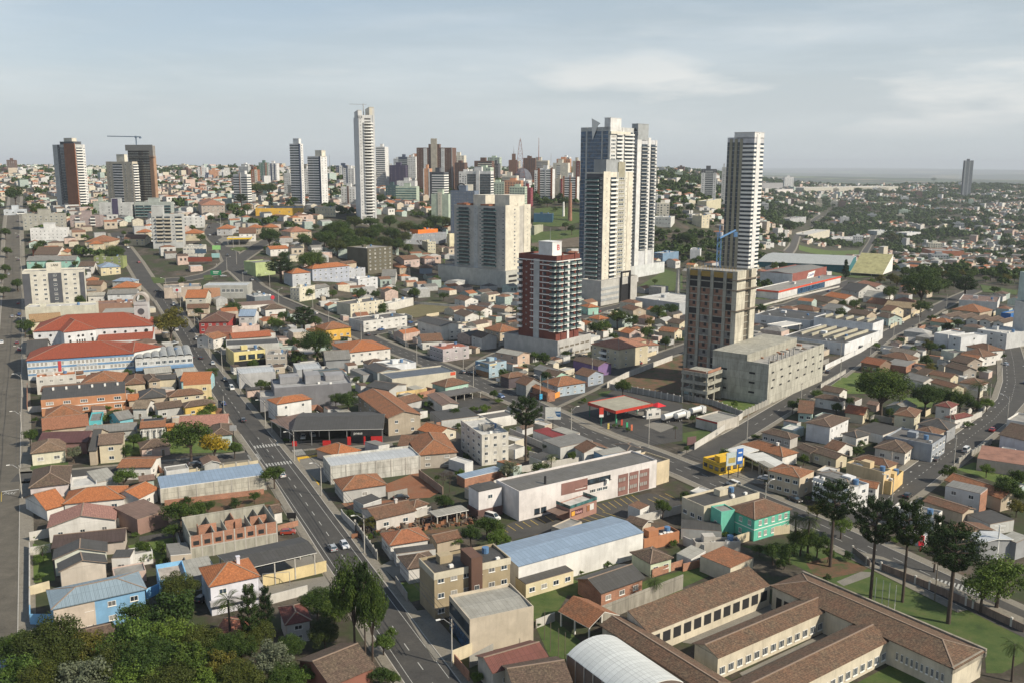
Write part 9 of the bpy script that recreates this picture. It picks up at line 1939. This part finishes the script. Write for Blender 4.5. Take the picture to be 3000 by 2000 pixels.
for t,pts in[('e',[(1580,900),(1900,780),(2351,800),(2351,1200),(2060,1220),(1640,1010)]),('f',[(0,850),(600,900),(420,1010),(0,1230)]),('f',[(950,800),(1150,680),(1500,700),(1900,830),(2100,930),(1500,930),(1130,840)]),('e',[(370,260),(610,195),(850,225),(790,260),(510,320)]),('c',[(380,600),(1000,600),(2351,1100),(2351,2300),(-1400,2300),(0,900)]),('b',[(1060,480),(1220,430),(2351,230),(2351,400),(1860,430),(1180,600)]),('b',[(1280,940),(2351,700),(2351,2300),(1500,2300),(1300,1300)]),('b',[(280,130),(700,100),(940,470),(300,560)]),('a',[(1130,230),(1960,220),(1960,360),(1160,700),(900,700)]),('a',[(0,1160),(2351,1000),(2351,1800),(0,1800)]),('f',[(1880,1290),(2351,1290),(2351,1500),(2000,1420)]),('h',[(1300,720),(1640,720),(1640,1010),(1300,1010)]),('h',[(2030,1280),(2230,1140),(2351,1180),(2351,1330)]),('h',[(-80,800),(540,800),(480,1000),(-60,1010)]),('g',[(1480,900),(1800,940),(1780,1040),(1560,1040)]),('g',[(1000,1190),(1500,1180),(1700,1050),(1900,1200),(2300,1500),(1500,1250),(1000,1250)]),('e',[(480,870),(1070,850),(950,980),(600,950)]),('i',[(790,980),(1220,1010),(1220,1060),(510,1080)]),('i',[(990,1150),(1460,1180),(1480,1240),(1090,1250)]),('i',[(2040,1250),(2330,1290),(2320,1340),(2060,1310)]),('f',[(480,130),(1090,60),(1090,100),(480,260)]),('e',[(1820,780),(2351,540),(2351,880)])]:
 block_px(t,pts)
def zone_yaw(x,y):return R(28)if x<-60 and y<900 else R(48-8*ss(900,2000,y))
def free(x,y,r=7):
 n=max(1,int(math.ceil(r/3.5)))
 for i in range(-n,n+1):
  for j in range(-n,n+1):
   if occ.get(key(x+r*i/n,y+r*j/n)):return False
 return True
spots=[]
a0=R(38);ca,sa=math.cos(a0),math.sin(a0)
u=-4200
def inview(x,y):q=x/max(y,1);return-.60<q<.60
grid=[]
for band,(y0,y1,su,sv)in enumerate([(150,1000,12.5,14),(1000,2000,15.5,18),(2000,4400,22,25)]):
 N=int(6200/su);M_=int(6200/sv)
 for i in range(-N,N):
  for j in range(-M_,M_):
   uu,vv=i*su,j*sv
   if i%6==0 or j%8==0:continue
   x=uu*ca-vv*sa;y=uu*sa+vv*ca
   if y<y0 or y>=y1 or not inview(x,y):continue
   grid.append((x+rg.uniform(-2,2),y+rg.uniform(-2,2),band))
grid.sort(key=lambda g:math.hypot(g[0],g[1]))
def green(x,y):
 v=math.sin(x/160+1.7)*math.cos(y/210+.4)+.6*math.sin(x/67+y/90)+.4*math.sin(y/41-x/77)
 if x>60 and y>800:v+=.35+.5*math.exp(-((y-1900)/500)**2)
 return v
RCOL=[(TO,(.40,.15,.065),'orange'),(TB,(.22,.115,.07),'brown'),(TB,(.20,.105,.065),'brown'),(TOD,(.30,.13,.07),'rust'),(TD,(.14,.095,.07),'dark'),(TD,(.13,.09,.07),'dark'),(SG,(.2,.195,.185),'grey'),(SLT,(.36,.355,.34),'pale grey'),(SD,(.08,.078,.075),'charcoal')]
WCOL=[((.64,.63,.6),'white'),((.62,.57,.46),'cream'),((.52,.45,.36),'beige'),((.46,.46,.45),'grey'),((.60,.60,.59),'pale'),((.42,.5,.46),'greenish'),((.56,.43,.37),'pinkish')]
n_h=0;n_t=0
HOUSES_LEFT=max(0,297-sum(1 for t in THINGS if t[3].get('category')=='house'))
far_h=[];far_t=[]
for x,y,band in grid:
 if not free(x,y,4.5 if band==0 else 4):continue
 g=green(x,y);r_=rg.random()
 if y<430:istree=r_<.30;skip=r_>.93
 else:istree=(g>.55 or r_<.18)if x>y*.1 else(g>1.05 or r_<.13);skip=r_>.975
 if skip:continue
 if istree:
  if n_t<120 and y<900:
   kd=rg.choice('ABCDATOB');w=rg.uniform(4,8)if y<430 else rg.uniform(6,10);o=tree_at(x,y,kd,w,None,rnd=rg);p=Vector((x,y,T(x,y)));later(o,KIND[kd][1],p);n_t+=1
  else:far_t.append((x,y))
  continue
 rm,rc,rn_=rg.choice(RCOL);wc,wn=rg.choice(WCOL);ym=zone_yaw(x,y)+(math.pi/2 if rg.random()<.5 else 0)
 w=rg.uniform(8,12.5);d=rg.uniform(7,10);h=rg.choice((3.4,3.6,4.2,6.2))if y>430 else rg.choice((3.0,3.4))
 if n_h<HOUSES_LEFT and y<1100:
  kind='hip' if rg.random()<.5 else 'gx'
  if rm in(SG,SLT,SD):kind='gx'
  o=house(None,None,None,h,kind,wc,rm,'x',frame=(Vector((x,y)),ym,w,d),seed=int(x*7+y),caps=y<700,win='auto' if y<800 else 'none',z0=0)
  THINGS.pop();n_h+=1;block_rect(x,y,ym,w,d)
  later(o,'%s walled house with %s roof'%(wn,rn_),Vector((x,y,T(x,y))))
 else:block_rect(x,y,ym,w,d);far_h.append((x,y,band,w*(1,1,1.15)[band],d*(1,1,1.15)[band],h,ym,rc,wc))
n_o=n_w=0
cand=[(x,y)for x in np.arange(-330,420,5.0)for y in np.arange(140,640,5.0)if inview(x,y)and abs(x)<y*.58]
rg.shuffle(cand);cand.sort(key=lambda q:int(q[1]/90))
OUT=[(SG,'grey'),(SD,'black'),(TB,'brown tiled'),(SLT,'pale'),(TOD,'rust tiled'),(SBR,'brown sheet'),(TD,'dark tiled'),(FL,'flat white'),(FG,'flat grey')]
for x,y in cand:
 x,y=float(x)+rg.uniform(-1.5,1.5),float(y)+rg.uniform(-1.5,1.5);r_=rg.random()
 if r_<.62 and n_o<290:
  if not free(x,y,2.6):continue
  rm,rn_=rg.choice(OUT);wc,wn=rg.choice(WCOL);ym=zone_yaw(x,y)+(math.pi/2 if rg.random()<.5 else 0);w=rg.uniform(4.5,8);d=rg.uniform(3.5,5.5)
  o=house(None,None,None,rg.uniform(2.5,3.3),'flat' if rm in(FL,FG)else rg.choice(('shed','shed','gx')),wc,rm,'x',cat='outbuilding',name='outbuilding',frame=(Vector((x,y)),ym,w,d),seed=int(x*5+y*3),caps=False,win='none' if rg.random()<.6 else{'f':1},par=.25)
  THINGS.pop();n_o+=1;block_rect(x,y,ym,w,d);later(o,'small %s outbuilding with %s roof'%(wn,rn_),Vector((x,y,T(x,y))))
 elif r_<.78 and n_w<200:
  ym=zone_yaw(x,y)+(math.pi/2 if rg.random()<.5 else 0);L=rg.uniform(6,13);c,s_=math.cos(ym),math.sin(ym)
  if any(occ.get(key(x+c*L*f,y+s_*L*f))for f in(-.5,-.25,0,.25,.5)):continue
  wm,wn=rg.choice([(CW1,'whitish'),(CW2,'cream'),(CW3,'grey'),(BW,'brick'),(CW1,'stained white')]);m=MB();hh=rg.uniform(1.8,2.5);z=T(x,y);m.box(-L/2,L/2,-.1,.1,-.3 if y<420 else-1.5,hh)
  if rg.random()<.5:m.box(L/2-.1,L/2+.1,-.1,rg.uniform(3,6),-.3,hh)
  o=m.build('garden_wall',[wm],None,(x,y,z),ym);o['category']='wall';n_w+=1;later(o,'%s garden wall'%wn,Vector((x,y,z)))
 elif r_<.93 and n_t<230:
  if not free(x,y,1.2):continue
  kd=rg.choice('STSTDAB');w=rg.uniform(2,3.6)if kd in 'ST' else rg.uniform(3.5,6);o=tree_at(x,y,kd,w,None,rnd=rg);n_t+=1;later(o,KIND[kd][1],Vector((x,y,T(x,y))))
print('outbuildings',n_o,'walls',n_w)
print('INFILL houses',n_h,'trees',n_t,'far houses',len(far_h),'far trees',len(far_t))
n_b=0;BM=[(W_WH,'white'),(W_WH,'white'),(W_LG,'pale grey'),(W_CR,'cream'),(W_BE,'beige'),(W_SAL,'salmon'),(W_MNT,'mint'),(W_GR,'grey'),(W_DB,'brown')]
for _ in range(3000):
 if n_b>=95:break
 z_=rg.random();y,q=(rg.uniform(1130,2100),rg.uniform(-.22,.12))if z_<.55 else((rg.uniform(1150,2600),rg.uniform(-.55,-.2))if z_<.8 else(rg.uniform(1100,3600),rg.uniform(.12,.5)));x=q*y
 if not free(x,y,9):continue
 m_,cn=rg.choice(BM);h=rg.uniform(14,44)if z_<.55 else rg.uniform(10,20);w,d,ym=rg.uniform(13,24),rg.uniform(11,16),R(-14+rg.uniform(-6,6));zt=T(x,y)
 o=root('residential_block','x','apartment block',(x,y,zt),ym);m=MB();m.box(-w/2,w/2,-d/2,d/2,-4,h);m.box(-w*.2,w*.15,-d*.3,d*.2,h,h+3);m.build('wall',[m_],o);block_rect(x,y,ym,w,d)
 B=Batch(o,0);n=int(w/3.2)
 for k in range(int(h/3)):
  for i in range(n):
   if rg.random()<.9:B.add('window',tmpl('hole',MG),-w/2+w*(i+.5)/n,-d/2,k*3+1,0,1.7,1,1.4)
  for i in range(3):B.add('window',tmpl('hole',MG),w/2,-d/2+d*(i+.5)/3,k*3+1,math.pi/2,1.7,1,1.4)
 B.done();n_b+=1;later(o,'%s %s block'%(cn,'tall' if h>30 else('mid rise' if h>18 else 'low')),Vector((x,y,zt)))
def far_city():
 V=[];F=[];Cc=[]
 for x,y,band,w,d,h,ym,rc,wc in far_h:
  if rg.random()<(.05 if y>1300 else.012):h=rg.uniform(9,16)if y>1300 else 6.5;w*=1.3;flat=True
  else:flat=rg.random()<.22
  c,s=math.cos(ym),math.sin(ym);z=T(x,y);rh=0 if flat else d*.5*.38;b=len(V);a,e=w/2,d/2;k=0 if rg.random()<.5 else max(0,a-e)
  if not k:k=a
  for px,py,pz in((-a,-e,-3),(a,-e,-3),(a,e,-3),(-a,e,-3),(-a,-e,h),(a,-e,h),(a,e,h),(-a,e,h),(-k,0,h+rh),(k,0,h+rh)):
   V.append((x+px*c-py*s,y+px*s+py*c,z+pz))
  v=rg.uniform(.8,1.15);rcc=tuple(q*v for q in rc)if not flat else((.3,.29,.27)if rg.random()<.6 else(.5,.5,.48));v2=rg.uniform(.85,1.1);wcc=tuple(q*v2 for q in wc)
  for f in((0,1,5,4),(1,2,6,5),(2,3,7,6),(3,0,4,7)):F.append(tuple(b+i for i in f));Cc.append(wcc)
  if flat:F.append((b+4,b+5,b+6,b+7));Cc.append(rcc)
  else:
   for f in((4,5,9,8),(6,7,8,9)):F.append(tuple(b+i for i in f));Cc.append(rcc)
   for f in((5,6,9),(7,4,8)):F.append(tuple(b+i for i in f));Cc.append(rcc if k!=a else wcc)
  if band<2 and 5<h<9:
   b=len(V)
   for sx in(-.55,.2):
    b=len(V)
    for q in((sx*a,.0),(sx*a+a*.35,.0)):
     for zz in(h*.45,h*.75):V.append((x+q[0]*c-(-e-.05)*s,y+q[0]*s+(-e-.05)*c,z+zz))
    F.append((b,b+2,b+3,b+1));Cc.append((.04,.045,.05))
 me=bpy.data.meshes.new('distant_houses');me.from_pydata(V,[],F)
 at=me.color_attributes.new('col','FLOAT_COLOR','CORNER');L=[]
 for f,c in zip(F,Cc):L+=[c[0],c[1],c[2],1.0]*len(f)
 at.data.foreach_set('color',L);me.update()
 m,nt,b=new_mat('distant_roofs');ca_=_n(nt,'ShaderNodeVertexColor');ca_.layer_name='col';g=_n(nt,'ShaderNodeNewGeometry');n=_noise(nt,g.outputs['Position'],.8,4)
 out=_mix(nt,.6,ca_.outputs[0],_ramp(nt,n.outputs['Fac'],[(0.3,(.55,.55,.55)),(.7,(1.15,1.15,1.15))]).outputs[0],'MULTIPLY');nt.links.new(out,b.inputs['Base Color']);b.inputs['Roughness'].default_value=.9
 me.materials.append(m);o=mk('distant_houses',me);tag(o,'thousands of small tiled houses spreading over the distant hills','houses',None);o['kind']='stuff'
far_city()
def far_woods():
 r_=np.random.default_rng(5);C=[];A=[];B=[]
 pts=list(far_t)
 for _ in range(1000):
  y=500+2500*rg.random();x=y*rg.uniform(-.58,.58)
  if free(x,y,4):pts.append((x,y))
 for(x,y)in pts:
  z=T(x,y);k=rg.choice((1,2,3))if y>1000 else 2;s0=rg.uniform(3,5.5)*(1 if y<1800 else 1.5);n=90 if y<1200 else(46 if y<2400 else 26)
  for _ in range(k):
   cx,cy=x+rg.uniform(-6,6),y+rg.uniform(-6,6);s=s0*rg.uniform(.7,1.1)
   d=r_.normal(size=(n,3));d/=np.linalg.norm(d,axis=1)[:,None];d[:,2]=np.abs(d[:,2])*1.0-.15
   lump=1+.22*np.sin(d[:,0:1]*5+d[:,1:2]*4+x);p=d*s*lump*(0.8+.25*r_.random((n,1)))*np.array([1,1,.95])+np.array([cx,cy,z+s*.75])
   nn=d+r_.normal(size=(n,3))*.4;nn/=np.linalg.norm(nn,axis=1)[:,None];t=r_.normal(size=(n,3));a=np.cross(nn,t);a/=np.linalg.norm(a,axis=1)[:,None];b=np.cross(nn,a)
   q=s*(.30 if n>60 else.42);C.append(p);A.append(a*q);B.append(b*q*.8)
 me=quads_mesh('distant_trees',np.concatenate(C),np.concatenate(A),np.concatenate(B),M_LEAF);print('far leaf quads',len(me.polygons))
 o=mk('distant_trees',me);tag(o,'dark green tree clumps scattered among the distant houses','trees');o['kind']='stuff'
far_woods()
def skyline_trees():
 r_=np.random.default_rng(8);C=[];A=[];B=[]
 for i in range(420):
  y=rg.uniform(3000,4300);x=y*rg.uniform(-.58,.58);z=T(x,y);s=rg.uniform(7,15);n=40
  d=r_.normal(size=(n,3));d/=np.linalg.norm(d,axis=1)[:,None];d[:,2]=np.abs(d[:,2]);p=d*s*np.array([1.6,1,.7])+np.array([x,y,z])
  t=r_.normal(size=(n,3));a=np.cross(d,t);a/=np.linalg.norm(a,axis=1)[:,None];b=np.cross(d,a);C.append(p);A.append(a*s*.4);B.append(b*s*.3)
 o=mk('skyline_trees',quads_mesh('skyline_trees',np.concatenate(C),np.concatenate(A),np.concatenate(B),M_LEAF));tag(o,'ragged dark tree line along the far ridge','trees');o['kind']='stuff'
skyline_trees()
write_labels()
HAZE=0.00006
def haze():
 b=MB();b.box(-26000,26000,-300,41000,-260,330);me=b.mesh('haze',[])
 m=bpy.data.materials.new('haze');m.use_nodes=True;nt=m.node_tree;nt.nodes.clear();o_=_n(nt,'ShaderNodeOutputMaterial');v=_n(nt,'ShaderNodeVolumePrincipled')
 v.inputs['Density'].default_value=HAZE;v.inputs['Color'].default_value=(.84,.91,1.0,1);v.inputs['Anisotropy'].default_value=0
 nt.links.new(v.outputs[0],o_.inputs['Volume']);me.materials.append(m);o=mk('haze',me);o['kind']='stuff';o['label']='thin blue haze over the distant city';o['category']='haze'
haze()
